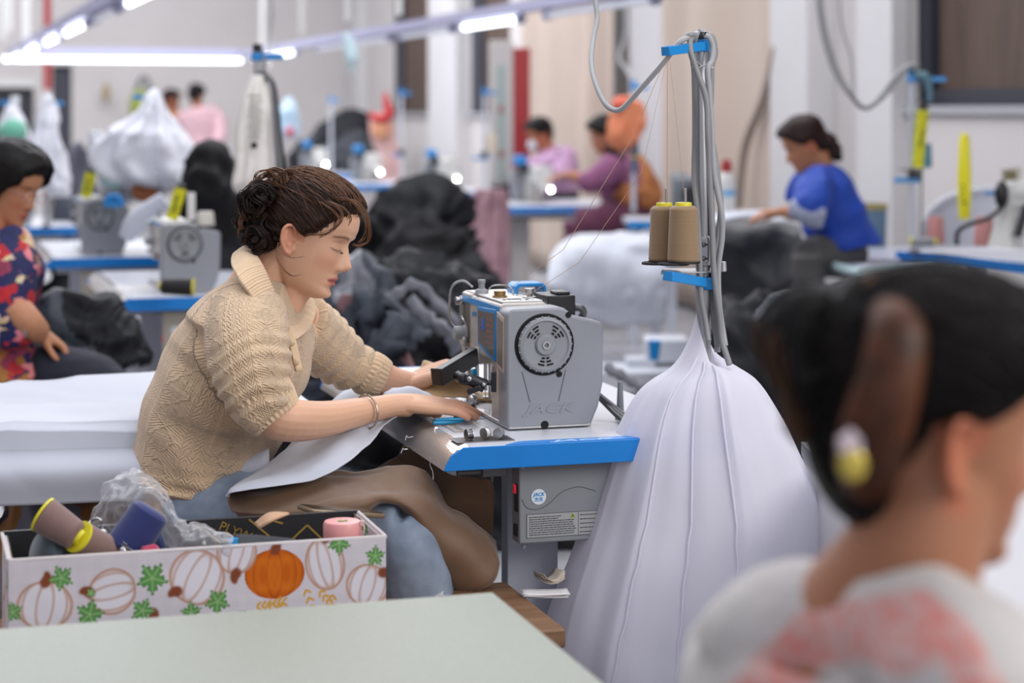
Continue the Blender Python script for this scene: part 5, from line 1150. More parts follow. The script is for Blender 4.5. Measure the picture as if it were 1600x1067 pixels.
tagm(mk('white_cloth', G().grid(A), M_wcloth, angle=0, solid=.002), 'smooth white cloth draped over the table at left, hanging down its front', 'cloth')
# coloured garments stored beneath that table, seen in the gap above the box
mound('garment_pile', [(8,810),(40,800),(80,792),(140,789),(200,800),(240,815)], .0, 4.25, .25, None, seed=21, amp=.04, fr=7, nu=70, nv=40, mats=[mat('pile_red', '#7a1f22', .8), mat('pile_purple', '#2c2236', .8), mat('pile_orange', '#8a5a2a', .8), mat('pile_grey', '#6c6a72', .8)])
tagm(bpy.data.objects['garment_pile'], 'red, purple and ochre cloth scraps stuffed under the white-covered table', 'cloth pile', kind='stuff')
# ------------------------------------------------------------ the woman in the foreground at right, seen from behind her shoulder
fl_ = Matrix.Diagonal((1.0, 1.04, 1.02, 1))
fF = Vector((.957, .203, -.208)); fU = Vector((.203, .043, .978))
fY = fU.cross(fF)
fO = P(1500, 722, 1.66)+Vector(fY).normalized()*.080
FM = frame(fO, fF, z=fU)@fl_
fw = thing('person', 'woman close by at right in white top with coral lace, dark hair clipped up', 'person', (fO.x, fO.y, 0))
D = 1.72
neck2 = G(); neck2.tube([P(1465,740,1.73), P(1448,800,1.72), P(1425,870,1.72), P(1395,960,1.75)], [.058,.056,.062,.085], 22, 4, up=(1, 0, 0))
tor2 = G().tube([P(1420,890,1.74), P(1370,915,1.76), P(1345,935,1.77)], [.055,.04,.03], 16, 4); tor2.tube([P(1400,960,1.79), P(1385,1010,1.79), P(1372,1090,1.80), P(1365,1300,1.82), P(1360,1600,1.86)], [.07,.115,.135,.13,.13], 26, 4, flat=[1.,1.25,1.3,1.3,1.3], up=(.85,.5,0))
aL = [P(1240,1020,1.88), P(1195,1060,1.92), P(1185,1250,1.95), P(1260,1480,1.80)]; aR = [P(1480,1025,1.62), P(1520,1090,1.58), P(1560,1250,1.60), P(1700,1330,1.75), P(1830,1290,1.95)]
arms2 = G().tube(aL, [.045,.06,.05,.04], 16, 4).tube(aR, [.05,.055,.046,.04,.03], 16, 4)
h2, h2M = hand_geo(frame(P(1830,1290,1.95), (.85,.5,.1), z=(0,0,1)), [(20,25,15)]*4)
fused('body', [head_geo(FM), ear_geo(FM, -1, 1.05), ear_geo(FM, 1), neck2, tor2, arms2, h2], .004, skinmat('skin_fg'), fw, it=6, colf=lambda v: face_colors(v, FM, '#a97355', blush='#b06a50'))
def tee(v):
    c = np.tile(np.array(lin('#c2bdb9')), (len(v), 1)); px = v[:, 0]/v[:, 1]*FP+CX; 
    # coral lace band over the shoulder blade and round the neckline, laid out in body space
    a = np.array(P(1190,1075,1.66)); pts = [P(1150,1130,1.72), P(1190,1070,1.72), P(1255,1005,1.72), P(1330,955,1.70), P(1400,930,1.68), P(1440,945,1.64), P(1480,1005,1.6), P(1520,1080,1.58)]
    q = crom([tuple(p) for p in pts], 6); d = np.min(np.linalg.norm(v[:, None, [0, 2]]-q[None][:, :, [0, 2]], axis=2), axis=1) if len(v) < 60000 else np.array([np.min(np.linalg.norm(q[:, [0, 2]]-w[[0, 2]], axis=1)) for w in v])
    k = (smooth01((.021-d)/.006)*(v[:, 1] < 1.95))*(.75+.25*np.sign(vn(v*160, 2)))
    return c*(1-k[:, None])+np.array(lin('#d1847a'))*k[:, None]
M_tee = mat('tee_white', '#ffffff', .8, attr='Col', bump=.3, bscale=300, sheen=.2)
tg = G().tube([P(1230,990,1.86), P(1300,1018,1.80), P(1380,1042,1.73), P(1470,1048,1.66)], [.062,.068,.068,.055], 20, 4).tube([P(1368,1030,1.80), P(1366,1070,1.80), P(1362,1110,1.80), P(1360,1300,1.82), P(1358,1620,1.85)], [.11,.135,.158,.15,.155], 28, 4, flat=[1.05,1.2,1.25,1.3,1.3], up=(.85,.5,0))
tg2 = G().tube([P(1310,1010,1.83), P(1228,1000,1.88), P(1180,1065,1.93), P(1172,1200,1.95)], [.05,.064,.073,.07], 18, 4).tube([P(1400,990,1.70), P(1478,1020,1.63), P(1522,1095,1.58), P(1548,1190,1.59)], [.06,.062,.072,.07], 18, 4)
fused('lace_top', [tg, tg2, G().tube([P(1270,975,1.80), P(1320,988,1.75), P(1370,1000,1.71), P(1430,1005,1.67)], [.04,.046,.046,.04], 18, 4).ball(P(1310,1005,1.80), (.125,.09,.072)).ball(P(1262,975,1.82), (.085,.08,.055))], .005, M_tee, fw, it=8, disp=lambda v: .004*ridge(v*8, 2, 5), colf=tee)
ZF = [(.105,.125),(.085,.105),(.07,.088),(.05,.060),(.032,.042),(.018,.032),(.0,.036),(-.022,.025),(-.036,-.015),(-.06,-.040),(-.1,-.052)]
hel2 = helmet(FM, ZF, .008, .018, 4, .003, front=.1)
M_bk = mat('hair_black', '#130f0e', .45, spec=.15, col2='#080707', vscale=14)
hr2 = mk('hair', hel2, M_bk, fw, angle=0)
rr = random.Random(5)
st_ = [(rr.uniform(-.07,.1), -rr.uniform(.03,.085), 0) for _ in range(420)]
xs, zs = zip(*sorted(ZF)); st_ = [(x, y, float(np.interp(x, xs, zs))+rr.uniform(.0, .05)) for x, y, _ in st_]
mk('hair_strand', strands_on(FM, hel2, st_, (-.11, -.01, .03), r=.0010, seed=15, lift=.003), mat('hair_black_gloss', '#191413', .5, spec=.2), hr2, angle=0)
tw = G()
for i, (pts, rad) in enumerate((([(1400,720,1.74),(1350,740,1.74),(1318,690,1.74),(1310,620,1.74),(1290,560,1.75),(1255,520,1.76),(1225,530,1.76)], .034),
    ([(1405,760,1.75),(1360,772,1.75),(1325,740,1.76),(1300,670,1.77),(1285,600,1.78),(1300,530,1.78),(1330,500,1.78)], .03),
    ([(1290,640,1.73),(1262,600,1.73),(1240,550,1.74),(1238,510,1.75),(1265,488,1.76),(1300,505,1.77),(1318,550,1.77)], .026),
    ([(1420,740,1.72),(1390,770,1.72),(1355,765,1.71),(1340,700,1.71)], .03))):
    tw.tube([P(*p) for p in pts], [rad*.7]+[rad]*(len(pts)-2)+[rad*.4], 14, 6)
    c_ = clump([P(*p) for p in pts], rad*1.08, 60, .0012, 40+i, 1.2); tw.add(c_.arr(), c_.f)
mk('twisted_bun', tw, M_bk, hr2, angle=0)
lt = G()
for i, pts in enumerate(([(1255,640,1.72),(1232,600,1.72),(1215,540,1.73),(1225,500,1.74)], [(1240,600,1.74),(1210,560,1.75),(1195,520,1.76),(1215,490,1.77)], [(1250,690,1.73),(1242,650,1.72),(1232,610,1.72)])):
    c_ = clump([P(*p) for p in pts], .012, 26, .001, 60+i, 1.); lt.add(c_.arr(), c_.f)
mk('hair_tips', lt, mat('hair_amber', '#5b3a22', .45), hr2, angle=0)
cl = G(); tort = mat('tortoise_brown', '#5a3016', .5, col2='#2a140a', vscale=30, spec=.3)
cl.tube([P(1392,482,1.70), P(1402,520,1.66), P(1392,590,1.645), P(1372,660,1.645), P(1358,720,1.66), P(1362,765,1.70)], [.018,.021,.023,.025,.024,.016], 16, 6, flat=1.2, up=(0,-1,0))
clp = mk('claw_clip', cl, tort, fw)
mk('clip_jaw', G().tube([P(1388,478,1.70), P(1378,500,1.73), P(1340,560,1.77)], [.030,.026,.010], 12, 5), mat('tan_acetate_highlight', '#a9743a', .5, spec=.3), clp)  # the clip's top highlight is put into this lighter tan
mk('clip_jaw', G().tube([P(1360,765,1.70), P(1345,760,1.75), P(1330,740,1.78)], [.018,.014,.006], 12, 5), mat('tan_acetate_highlight', '#a9743a', .5, spec=.3), clp)
for k in range(5): mk('clip_tooth', G().tube([P(1392-8*k,540+45*k,1.67), P(1360-9*k,545+45*k,1.72), P(1345-9*k,552+45*k,1.76)], [.006,.005,.003], 8, 4), tort, clp)
on = mk('clip_charm', G().ball(P(1333,733-8,1.63), (.012,.006,.015)), mat('gold_pearl', '#d9c25a', .25, metal=.5), clp)
for dx, dy in ((-10,0),(10,-2),(0,-8),(-9,10),(9,9)): mk('pearl', G().ball(P(1331+dx,690+dy,1.632), .0065, None, 10, 8), mat('pearl', '#e6d3d6', .2, spec=.8), clp)
# her work table in white cloth on the far side
wt = thing('covered_table', 'white cloth-covered worktable at right beyond the close woman', 'table', (1.62, 3.3, 0))
mk('table_top', G().box((.0, -.05, .72), (2.0, 2.0, .03)), M_lam, wt, world=False)
for x in (-.9, .9):
    for y in (-.95, .85): mk('leg', G().box((x, y, .353), (.05, .05, .705)), M_wsteel, wt, world=False)
X, Y = np.meshgrid(np.linspace(-1.03, 1.03, 90), np.linspace(-1.08, 1.0, 90), indexing='ij')
A = np.stack([X+1.62, Y+3.3, .745+.010*np.abs(ridge(np.stack([X*3, Y*3, X*0], -1), 2, 4))], -1)
hem = np.minimum(0, 0); e = np.maximum(np.maximum(np.abs(X)-1.0, np.maximum(Y-.97, -Y-1.05)), 0); A[..., 2] -= e*14
tagm(mk('white_cloth', G().grid(A), mat('table_cloth', '#bdbcc0', .7, bump=.3, bscale=260), angle=0, solid=.002), 'bright white cloth lying on the worktable at right, beside the close woman', 'cloth')
# ------------------------------------------------------------ the other workers
def hairline(lo=-.05): return [(.105,.118),(.085,.098),(.07,.075),(.05,.050),(.032,.036),(.018,.030),(.0,.036),(-.022,.025),(-.036,lo+.03),(-.06,lo+.005),(-.1,lo)]
def floral(nt, b, tc):
    N, Lk = nt.nodes, nt.links; v = N.new('ShaderNodeTexVoronoi'); v.inputs['Scale'].default_value = 24; v.inputs['Randomness'].default_value = 1
    n0 = N.new('ShaderNodeTexNoise'); n0.inputs['Scale'].default_value = 22; Lk.new(tc.outputs['Object'], n0.inputs['Vector']); vm = N.new('ShaderNodeVectorMath'); vm.operation = 'MULTIPLY_ADD'; vm.inputs[1].default_value = (.07,.07,.07); Lk.new(n0.outputs['Color'], vm.inputs[0]); Lk.new(tc.outputs['Object'], vm.inputs[2]); Lk.new(vm.outputs[0], v.inputs['Vector']); s = N.new('ShaderNodeSeparateColor'); Lk.new(v.outputs['Color'], s.inputs[0])
    r = N.new('ShaderNodeValToRGB'); r.color_ramp.interpolation = 'CONSTANT'; e = r.color_ramp.elements; e[0].position = 0; e[0].color = (*lin('#1b1f4d'), 1); e[1].position = .35; e[1].color = (*lin('#b0242c'), 1)
    for p_, c in ((.5, '#d27a80'), (.63, '#1b1f4d'), (.72, '#d0b294'), (.82, '#8c3550'), (.9, '#a06a34')): q = e.new(p_); q.color = (*lin(c), 1)
    Lk.new(s.outputs[0], r.inputs['Fac'])
    n = N.new('ShaderNodeTexNoise'); n.inputs['Scale'].default_value = 50; Lk.new(tc.outputs['Object'], n.inputs['Vector']); m = N.new('ShaderNodeMix'); m.data_type = 'RGBA'; m.blend_type = 'OVERLAY'; m.inputs[0].default_value = .6
    Lk.new(r.outputs[0], m.inputs[6]); Lk.new(n.outputs['Color'], m.inputs[7]); Lk.new(m.outputs[2], b.inputs['Base Color'])
def figure(label, HM, gs, garments, hands=(), skin='#b07a5a', hairm=None, hl=None, buns=(), vox=.006, thick=.014, name='person', blush='#b8705a', crown=.012):
    o = HM.translation; t = thing(name, label, 'person', (o.x, o.y, 0))
    fused('body', [head_geo(HM, 70, 70), ear_geo(HM, -1), ear_geo(HM, 1)]+list(gs)+[h[0] for h in hands], vox, skinmat('skin_bg'), t, it=3, colf=lambda v: face_colors(v, HM, skin, blush=blush))
    if hairm:
        h = mk('hair', helmet(HM, hl or hairline(), thick, crown, 1, .003, nz=50, na=60), hairm, t, angle=0)
        if buns:
            g = G()
            for c, r in buns: g.ball(c, r, None, 14, 10)
            fused('hair_bun', [g], .006, hairm, h, it=3, disp=lambda v: .004*ridge(v*40, 2, 3))
    for nm, gl, m, dv in garments: fused(nm, gl, .009, m, t, it=5, disp=(lambda v, dv=dv: dv*ridge(v*7, 2, 5)) if dv else None)
    return t
def tbs(pts, rad, n=14, **k): return G().tube([P(*p) if isinstance(p, tuple) else p for p in pts], rad, n, 4, **k)
M_bk2 = mat('hair_blackish', '#171312', .5, spec=.2, col2='#0c0a0a', vscale=30); M_dbr = mat('hair_reddish', '#301b16', .5, spec=.2, col2='#170f0e', vscale=25)
# left: floral blouse
d = 6.2
h1 = frame(P(10, 300, d), (.86, -.38, -.34), z=(.30, -.05, .95))
fa, fM = hand_geo(frame(P(62,515,5.95), (.7,.1,-.55), z=(.5,.2,.8)), [(30,40,30)]*4, side=-1)
w1 = figure('woman with glasses and dark fringe in a floral blouse, working at the left edge', h1,
 [tbs([(-5,330,d),(-14,370,d),(-20,400,d)], [.06,.055,.09]), tbs([(20,480,5.85),(45,505,5.85),(62,520,5.9)], [.05,.045,.035]), fa],
 [('floral_blouse', [tbs([(-12,352,d),(-25,400,d),(-35,470,d),(-40,560,d),(-38,640,d)], [.075,.17,.165,.15,.17], 22, flat=[1.2,1.2,1.2,1.2,1.2], up=(.9,-.4,0)), tbs([(8,372,6.0),(18,410,5.95),(22,450,5.9),(12,505,5.86),(8,520,5.86)], [.07,.075,.07,.06,.05]), tbs([(2,520,5.86),(20,515,5.86),(42,512,5.86)], [.055,.055,.05]), tbs([(15,560,5.9),(0,600,6.0),(-20,560,6.0)], [.09,.10,.1])], mat('floral_cloth', '#1b1f4d', .8, custom=floral), .008),
  ('trousers', [tbs([(-30,640,6.1),(60,590,6.0),(150,600,5.95),(165,640,5.95)], [.13,.10,.085,.08]), tbs([(165,640,5.95),(175,760,5.95),(180,880,5.95)], [.075,.06,.06])], mat('navy_trousers', '#181c2b', .8), .006)],
 skin='#bb8463', hairm=M_bk2, hl=[(.12,.09),(.105,.072),(.085,.055),(.07,.045),(.05,.03),(.03,.0),(.01,-.03),(-.02,-.04),(-.06,-.05),(-.1,-.055)], thick=.02, crown=.02, blush='#b0604a')
hm = h1
gl = G()
for s in (-1, 1): gl.tube([tuple(hm@Vector((.112, s*.033+.024*math.cos(a), .022+.017*math.sin(a)))) for a in np.linspace(0, 2*PI, 21)], .0016, 6)
gl.tube([tuple(hm@Vector((.112, -.009, .026))), tuple(hm@Vector((.114, 0, .028))), tuple(hm@Vector((.112, .009, .026)))], .0016, 6).tube([tuple(hm@Vector((.110, -.057, .026))), tuple(hm@Vector((.05, -.078, .028))), tuple(hm@Vector((0, -.08, .026)))], .0016, 6)
mk('glasses', gl, mat('pinkish_metal', '#c89a9a', .3, metal=.6), w1)
mk('bracelet', G().tube([tuple(P(47,507,5.85)+Vector((.02*math.cos(a)*.4, .04*math.cos(a), .045*math.sin(a)))) for a in np.linspace(0, 2*PI, 17)], .004, 6), M_steel, w1)
# right: royal blue coat
d = 9.3
h2_ = frame(P(1262, 233, d), (-.90, -.12, -.42), z=(-.40, -.02, .91))
ha, hb = hand_geo(frame(P(1222,330,9.0), (-1,.1,-.12), z=(0,-.1,1)), [(20,25,15)]*4, side=-1)
w2 = figure('woman in a royal blue coat with a ponytail, bent over the black-draped table', h2_,
 [tbs([(1275,240,d),(1285,262,d),(1290,285,d)], [.06,.055,.08]), tbs([(1285,330,8.95),(1250,335,8.95),(1222,330,9.0)], [.045,.036,.028]), ha],
 [('blue_coat', [tbs([(1284,262,d),(1288,290,d),(1300,330,d),(1315,368,d),(1318,384,d)], [.06,.13,.145,.15,.17], 22, flat=[1.3,1.35,1.3,1.2,1.1], up=(-1,0,0)), tbs([(1282,282,9.15),(1272,300,9.05),(1268,322,8.95),(1262,336,8.93)], [.07,.08,.075,.055]), tbs([(1278,275,9.45),(1255,295,9.5),(1245,318,9.5)], [.07,.075,.06])], mat('royal_blue', '#0c3c9f', .7, var=.1), .012),
  ('grey_sleeve', [tbs([(1284,337,8.93),(1262,333,8.93),(1236,326,8.96)], [.06,.056,.040])], mat('grey_check', '#9aa0b6', .8, var=.3, vscale=60), .008),
  ('trousers', [tbs([(1318,388,d),(1290,398,9.2),(1262,400,9.1)], [.15,.10,.08]), tbs([(1262,400,9.1),(1265,520,9.1),(1266,640,9.1)], [.075,.06,.06])], mat('grey_trousers', '#4c4a4a', .8), .006)],
 skin='#ab7556', hairm=M_dbr, buns=[(P(1292,222,d), (.05,.045,.045)), (P(1302,236,d), (.038,.04,.045)), (P(1309,246,d), (.02,.03,.02)), (P(1280,216,d), (.05,.05,.04))], thick=.018, crown=.016)
# centre: plum sweater with tan vest
d = 13.2
h3 = frame(P(948, 216, d), (-.93, -.1, -.35), z=(-.34, 0, .94))
ha, hb = hand_geo(frame(P(888,272,12.9), (-.98,.1,-.15), z=(0,-.1,1)), [(20,25,15)]*4, side=-1)
w3 = figure('woman in a plum sweater and tan apron sewing at the middle blue-edged table', h3,
 [tbs([(955,222,d),(962,240,d),(968,258,d)], [.06,.055,.08]), tbs([(925,283,12.9),(905,278,12.9),(888,272,12.9)], [.05,.038,.03]), ha],
 [('plum_sweater', [tbs([(962,243,d),(966,262,d),(975,290,d),(985,318,d)], [.07,.17,.17,.16], 20, flat=1.25, up=(-1,0,0)), tbs([(962,258,12.95),(945,272,12.9),(925,283,12.88),(908,283,12.9)], [.085,.085,.07,.05])], mat('plum_wool', '#855073', .85, bump=.4, bscale=80), .01),
  ('tan_apron', [tbs([(982,246,13.25),(995,270,13.2),(1003,300,13.2),(1000,322,13.2)], [.05,.10,.13,.12], flat=1.5, up=(1,0,0)), tbs([(968,296,13.0),(985,312,13.0)], [.06,.08])], mat('tan_apron', '#a3663a', .8), .012),
  ('trousers', [tbs([(990,330,d),(940,345,12.9),(905,350,12.9)], [.15,.11,.1]), tbs([(905,350,12.9),(900,400,12.9),(898,470,12.9)], [.1,.09,.08])], mat('maroon_cloth', '#5b2b44', .8), .01)],
 skin='#b57d62', hairm=M_bk2, buns=[(P(955,232,12.98), (.05,.03,.035)), (P(966,246,12.98), (.05,.03,.03))], thick=.02, vox=.008)
# behind: man in a lilac shirt and face mask
d = 15.2
h4 = frame(P(845, 215, d), (-.80, -.45, -.30), z=(-.28, -.1, .95))
w4 = figure('man in a lilac shirt and white face mask, behind the middle machine', h4,
 [tbs([(850,222,d),(856,238,d)], [.06,.065])],
 [('lilac_shirt', [tbs([(858,232,d),(862,245,d),(864,270,d),(866,300,d)], [.08,.19,.19,.18], 20, flat=1.2, up=(-1,0,0)), tbs([(876,240,15.1),(880,262,15.0),(868,275,14.9)], [.09,.08,.06])], mat('lilac_cloth', '#c59dbf', .8), .01)],
 skin='#a8694c', hairm=M_bk2, thick=.02, vox=.008)
mk('face_mask', G().ball(tuple(h4@Vector((.085, 0, -.03))), (.045,.05,.048)), mat('mask_white', '#cfd2d6', .7), w4)
mk('dark_shoulder_bag', G().tube([P(872,236,15.0), P(876,250,14.98), P(877,266,14.98)], .02, 10, 4, flat=.5), M_black, w4)
# far wall: two people standing
d = 22.5
h5 = frame(P(306, 152, d), (.3, .93, -.2), z=(.05, .2, .97))
figure('person in a pale pink shirt standing with back turned near the far wall', h5, [tbs([(307,160,d),(309,172,d)], [.06,.065]), tbs([(306,245,22.45),(306,300,22.45),(306,370,22.4)], [.09,.07,.06])],
 [('pink_shirt', [tbs([(311,168,d),(313,178,d),(315,205,d),(312,240,d),(308,262,d)], [.10,.24,.22,.17,.17], 20, flat=[.8,.6,.6,.7,.7], up=(1,0,0)), tbs([(338,182,d),(345,205,22.4),(338,225,22.2)], [.09,.075,.06]), tbs([(288,180,d),(282,200,22.6)], [.09,.075])], mat('pale_pink', '#c7a3aa', .8), .01),
  ('trousers', [tbs([(310,255,d),(309,300,d),(307,365,d)], [.17,.15,.11])], mat('dark_cloth', '#3a3a44', .8), 0)],
 skin='#a06a50', hairm=M_bk2, thick=.02, vox=.012)
h6 = frame(P(266, 160, 22.9), (.9, -.2, -.2), z=(.2, 0, .97))
figure('person in an ochre top and black apron standing near the far wall', h6, [tbs([(266,170,22.9),(270,184,22.9)], [.06,.065]), tbs([(280,245,22.9),(280,300,22.9),(280,370,22.8)], [.09,.07,.06])],
 [('ochre_top', [tbs([(269,176,22.9),(272,186,22.9),(278,215,22.9),(280,250,22.9)], [.09,.16,.17,.17], 18, flat=1.2, up=(1,0,0))], mat('ochre_cloth', '#9b6230', .8), .01),
  ('black_apron', [tbs([(282,188,22.75),(287,205,22.75),(290,235,22.75),(288,300,22.75)], [.06,.11,.15,.15], flat=.9)], mat('black_cloth', '#1c1c22', .8), .01)],
 skin='#8c573c', hairm=M_dbr, thick=.018, vox=.012)
# ------------------------------------------------------------ the other workstations
def loft_cloth(rows, d, depth, seed=1, fold=.12, nf=9, n=72, m=8, amp=.01):
    """closed hanging shape: rows (py, px_left, px_right[, depth scale])"""
    q = crom([(r[0], r[1], r[2], r[3] if len(r) > 3 else 1.) for r in rows], m); a = np.linspace(0, 2*PI, n, endpoint=False); A = np.zeros((n, len(q), 3))
    for j, (py, l, r, k) in enumerate(q):
        c = P((l+r)/2, py, d); rx = max((r-l)/2/FP*d, .004); s = j/(len(q)-1)
        f = 1+fold*np.sin(nf*a+2*np.sin(a+seed)+s*2+seed)+fold*.6*vn(np.stack([np.cos(a)*3, np.sin(a)*3, np.full_like(a, s*4)], -1), seed)
        ff = 1+(f-1)*.35
        A[:, j] = np.stack([c.x+rx*np.cos(a)*ff, c.y+min(depth*k, rx*1.2)*np.sin(a)*f, np.full_like(a, c.z)], -1)
    A += nrm(A)*(amp*fbm(A*9, 3, seed))[..., None]
    g = G().grid(A, closeu=True); N_ = len(q); g.f.append(tuple(i*N_ for i in range(n))[::-1]); g.f.append(tuple(i*N_+N_-1 for i in range(n)))
    return g
def hung(name, label, cat, rows, d, m, depth=.12, **k):
    name = {'plastic_bag': 'hanging_bag', 'mesh_bag': 'hanging_bag', 'green_bag': 'hanging_bag'}.get(name, name); return tag(mk(name, loft_cloth(rows, d, depth, **k), m, angle=0), label, cat)
M_white2 = mat('machine_pale', '#c9cac4', .35)
M_tan = mat('thread_tan', '#cdbfae', .7); M_teal = mat('thread_teal', '#4f7f93', .7); M_pinkt = mat('thread_pink', '#b97f7c', .7); M_slate = mat('thread_slate', '#56657a', .7)
def gcone(name, label, M, m, r0=.034, r1=.026, hh=.115, group=None, cap=True, rim=False):
    t = thing(name, label, 'thread spool', (0,0,0), 0, group); ROOTM[t] = Matrix.Identity(4)
    mk('thread_winding', G().lathe([(0,0),(r0,0),(r0,.006),(r1,hh-.004),(r1*.9,hh),(0,hh)], 20), m, t, world=False)
    if cap: mk('cone_tip', G().lathe([(0,hh),(r1*.7,hh),(r1*.6,hh+.010),(0,hh+.010)], 16), M_yel, t, world=False)
    if rim: mk('cone_rim', G().lathe([(0,-.004),(r0*1.05,-.004),(r0*1.05,.004),(0,.004)], 18), M_yel, t, world=False)
    t.matrix_world = M; return t
def stand(label, px, pyt, d, zb=.79, arm=-1, alen=.09, lean=0, pole=None, disc=None, cap=None, group=None, r=.0145, cable=True):
    t = thing('thread_stand', label, 'thread stand', (P(px,0,d).x, d, zb), 0, group); b = Vector((P(px,0,d).x, d, zb)); top = P(px+lean, pyt, d)
    mk('pole', G().tube([b, top], r, 14), pole or M_pole, t)
    mk('pole_base', G().lathe([(0,0),(.03,0),(.03,.006),(.018,.02),(0,.02)], 14, Matrix.Translation(b)), M_dsteel, t)
    mk('pole_cap', G().tube([top-Vector((0,0,.018)), top+Vector((0,0,.012))], r*1.2, 14), cap or M_black, t)
    mk('blue_arm', G().box((arm*alen*.55, 0, -.035), (alen, .03, .022), Matrix.Translation(top)).box((0,0,-.035), (.04,.04,.028), Matrix.Translation(top)), M_blue2, t, bevel=.003)
    if disc:
        z = P(0, disc, d).z
        mk('spool_disc', G().lathe([(0,0),(.055,0),(.055,.005),(0,.005)], 20, TR(b.x-.01, d, z)).box((b.x+.0, d, z-.02), (.05,.05,.03)), M_black, t)
        mk('lower_blue_arm', G().box((b.x+arm*-.03, d-.0, z-.045), (.12,.03,.022)), M_blue2, t, bevel=.003)
    if cable: mk('cable', G().tube([top+Vector((.02,0,-.01)), top+Vector((.03,-.02,-.1)), b+Vector((.03,-.02,.4)), b+Vector((.03,0,.02))], .006, 8, 6), M_cable, t)
    return t
def station_near(px, py, mlabel, tlabel, lab_grp=None):
    d = dz(py, .79); loc = Vector((P(px,0,d).x, d, 0))
    t = sewtable('sewing_table', tlabel, loc)
    off = Matrix.Rotation(TH, 3, 'Z')@Vector((.172, .161, .792))
    return dup(mbase, tuple(loc+off), TH, label=mlabel, group=lab_grp), t, loc
mfar = machine('sewing_machine', 'pale machine with bright lamp at the table of the plum woman', None, detail=False, led=True); FARN = []
mbase = machine('sewing_machine', 'grey sewing machine with round handwheel and yellow tube on top, behind the cardigan woman', None, detail=False)
# the first copy source stands at the nearest rear station itself
dA = dz(467, .79); lA = Vector((P(186,0,dA).x, dA, 0)); offA = Matrix.Rotation(TH, 3, 'Z')@Vector((.172,.161,.792)); mbase.location = lA+offA; mbase.rotation_euler = (0,0,TH)
for ch in list(mbase.children):
    if ch.name.startswith(('led_lamp', 'blue_cap')): pass
tA = sewtable('sewing_table', 'sewing table with blue edge and beige control box, just behind the cardigan woman', lA)
tag(mk('glare_patch', G().box((.10,.40,.0005), (.14,.22,.001)), M_paper), 'pale patch standing for the glare on the table behind the cardigan woman', 'glare patch').matrix_world = Matrix.Translation(lA+Vector((0,0,.79)))@Matrix.Rotation(TH, 4, 'Z')  # thin white plate stands in for glare on the tabletop
stk = [c for c in tA.children if c.name.startswith('control_box')][0]
mk('round_sticker', G().lathe([(0,0),(.0155,0),(.0155,.001),(0,.001)], 24, TR(.2, .0495, .67)@Matrix.Rotation(PI/2, 4, 'X')), MATS['sticker_white'], stk, world=False)
mk('red_rocker_switch', G().box((.158,.07,.64), (.004,.012,.02)), MATS['red_switch'], stk, world=False)
bs = cone_spool('thread_cone', 'black thread cone with yellow rim lying on the table behind the cardigan woman', zframe(P(303,449,6.72), P(250,447,6.72)-P(303,449,6.72), x=(0,-1,0)), '#0f0f12', r0=.030, r1=.026, hh=.112)
mB, tB, lB = station_near(72, 404, 'smaller grey sewing machine with yellow tube on top, beside the floral woman', 'sewing table with thick blue edge right of the floral woman')
mC, tC, lC = station_near(-52, 357, 'grey sewing machine hidden behind the head of the floral woman', 'sewing table with a short blue edge seen between floral woman and second machine')
def tube_tag(px0, py0, px1, py1, d, r, label, m=None):
    t = thing('neon_tube', label, 'tube', tuple(P(px0, py0, d)))
    a, b = P(px0, py0, d), P(px1, py1, d); mk('tube_body', G().tube([a, b], [r, r*1.05], 16, flat=.6), M_neon, t)
    mk('tube_top', G().tube([b, b+(b-a)*.16], [r*.95, r*.5], 12, flat=.7), M_black, t)
    c = a.lerp(b, .5); mk('print_marks', G().box((0,0,0), (r*.5,.002,r*3), Matrix.Translation(c+Vector((0,-r*.75,0)))@Matrix.Rotation(.2,4,'Y')), mat('olive_print', '#7b7a16', .6), t)
    return t
tube_tag(268,342,283,294,7.0,.021,'neon yellow tube leaning on top of the machine behind the cardigan woman')
tube_tag(134,308,142,270,8.8,.023,'neon yellow tube leaning on the machine beside the floral woman')
tag(mk('ruler_board', G().box(tuple(P(299,322,7.15)), (.028,.006,.10)), M_paper), 'small white board standing on the machine behind the cardigan woman', 'board')
gcone('thread_cone', 'white thread cone on the machine behind the cardigan woman', Matrix.Translation(P(321,352,7.2)), mat('thread_white', '#c9c4bb', .7), r0=.034, r1=.030, hh=.05, cap=False)
sA = stand('thread stand with black cap and hanging printed white bag, above the cardigan woman', 402, 74, 7.3, arm=1)
sB = stand('thread stand holding the widest white plastic bag', 240, 140, 9.2, arm=-1, disc=None)
sC = stand('thread stand holding the narrow white plastic bag', 72, 152, 11., arm=1)
sD = stand('thread stand holding the white bag with green net at the left edge', 24, 152, 12., arm=-1)
M_bagw = mat('bag_white', '#dcdee6', .45, sheen=.1); 
pb = hung('plastic_bag', 'printed off-white plastic bag hanging over the cardigan woman\'s bun', 'plastic bag', [(118,396,408),(135,388,414),(160,378,420),(200,371,424),(250,368,424),(285,364,420),(300,372,400,.6)], 7.25, mat('bag_cream', '#ebe6de', .5), depth=.09, seed=3, nf=7)
mk('printed_patch', G().box(tuple(P(397,227,7.14)), (.022,.006,.022)), M_black, pb)
for k in range(9): mk('printed_line', G().box(tuple(P(398+(k%2)*2,150+k*8,7.145)), (.05-.004*(k%3),.004,.006)), mat('bag_ink', '#8d8a84', .6), pb)
cb2 = thing('cable_loop', 'dark cables running down beside the printed bag on the stand', 'cable', tuple(P(425,150,7.3)))
for k in range(3): mk('cable', G().tube([P(404+2*k,112,7.28), P(422+2*k,128,7.26), P(427+3*k,160,7.26), P(430+4*k,210,7.26), P(434+5*k,262,7.26), P(436+5*k,300,7.3)], .007, 8, 6), (M_dsteel, M_cable, M_black)[k], cb2)
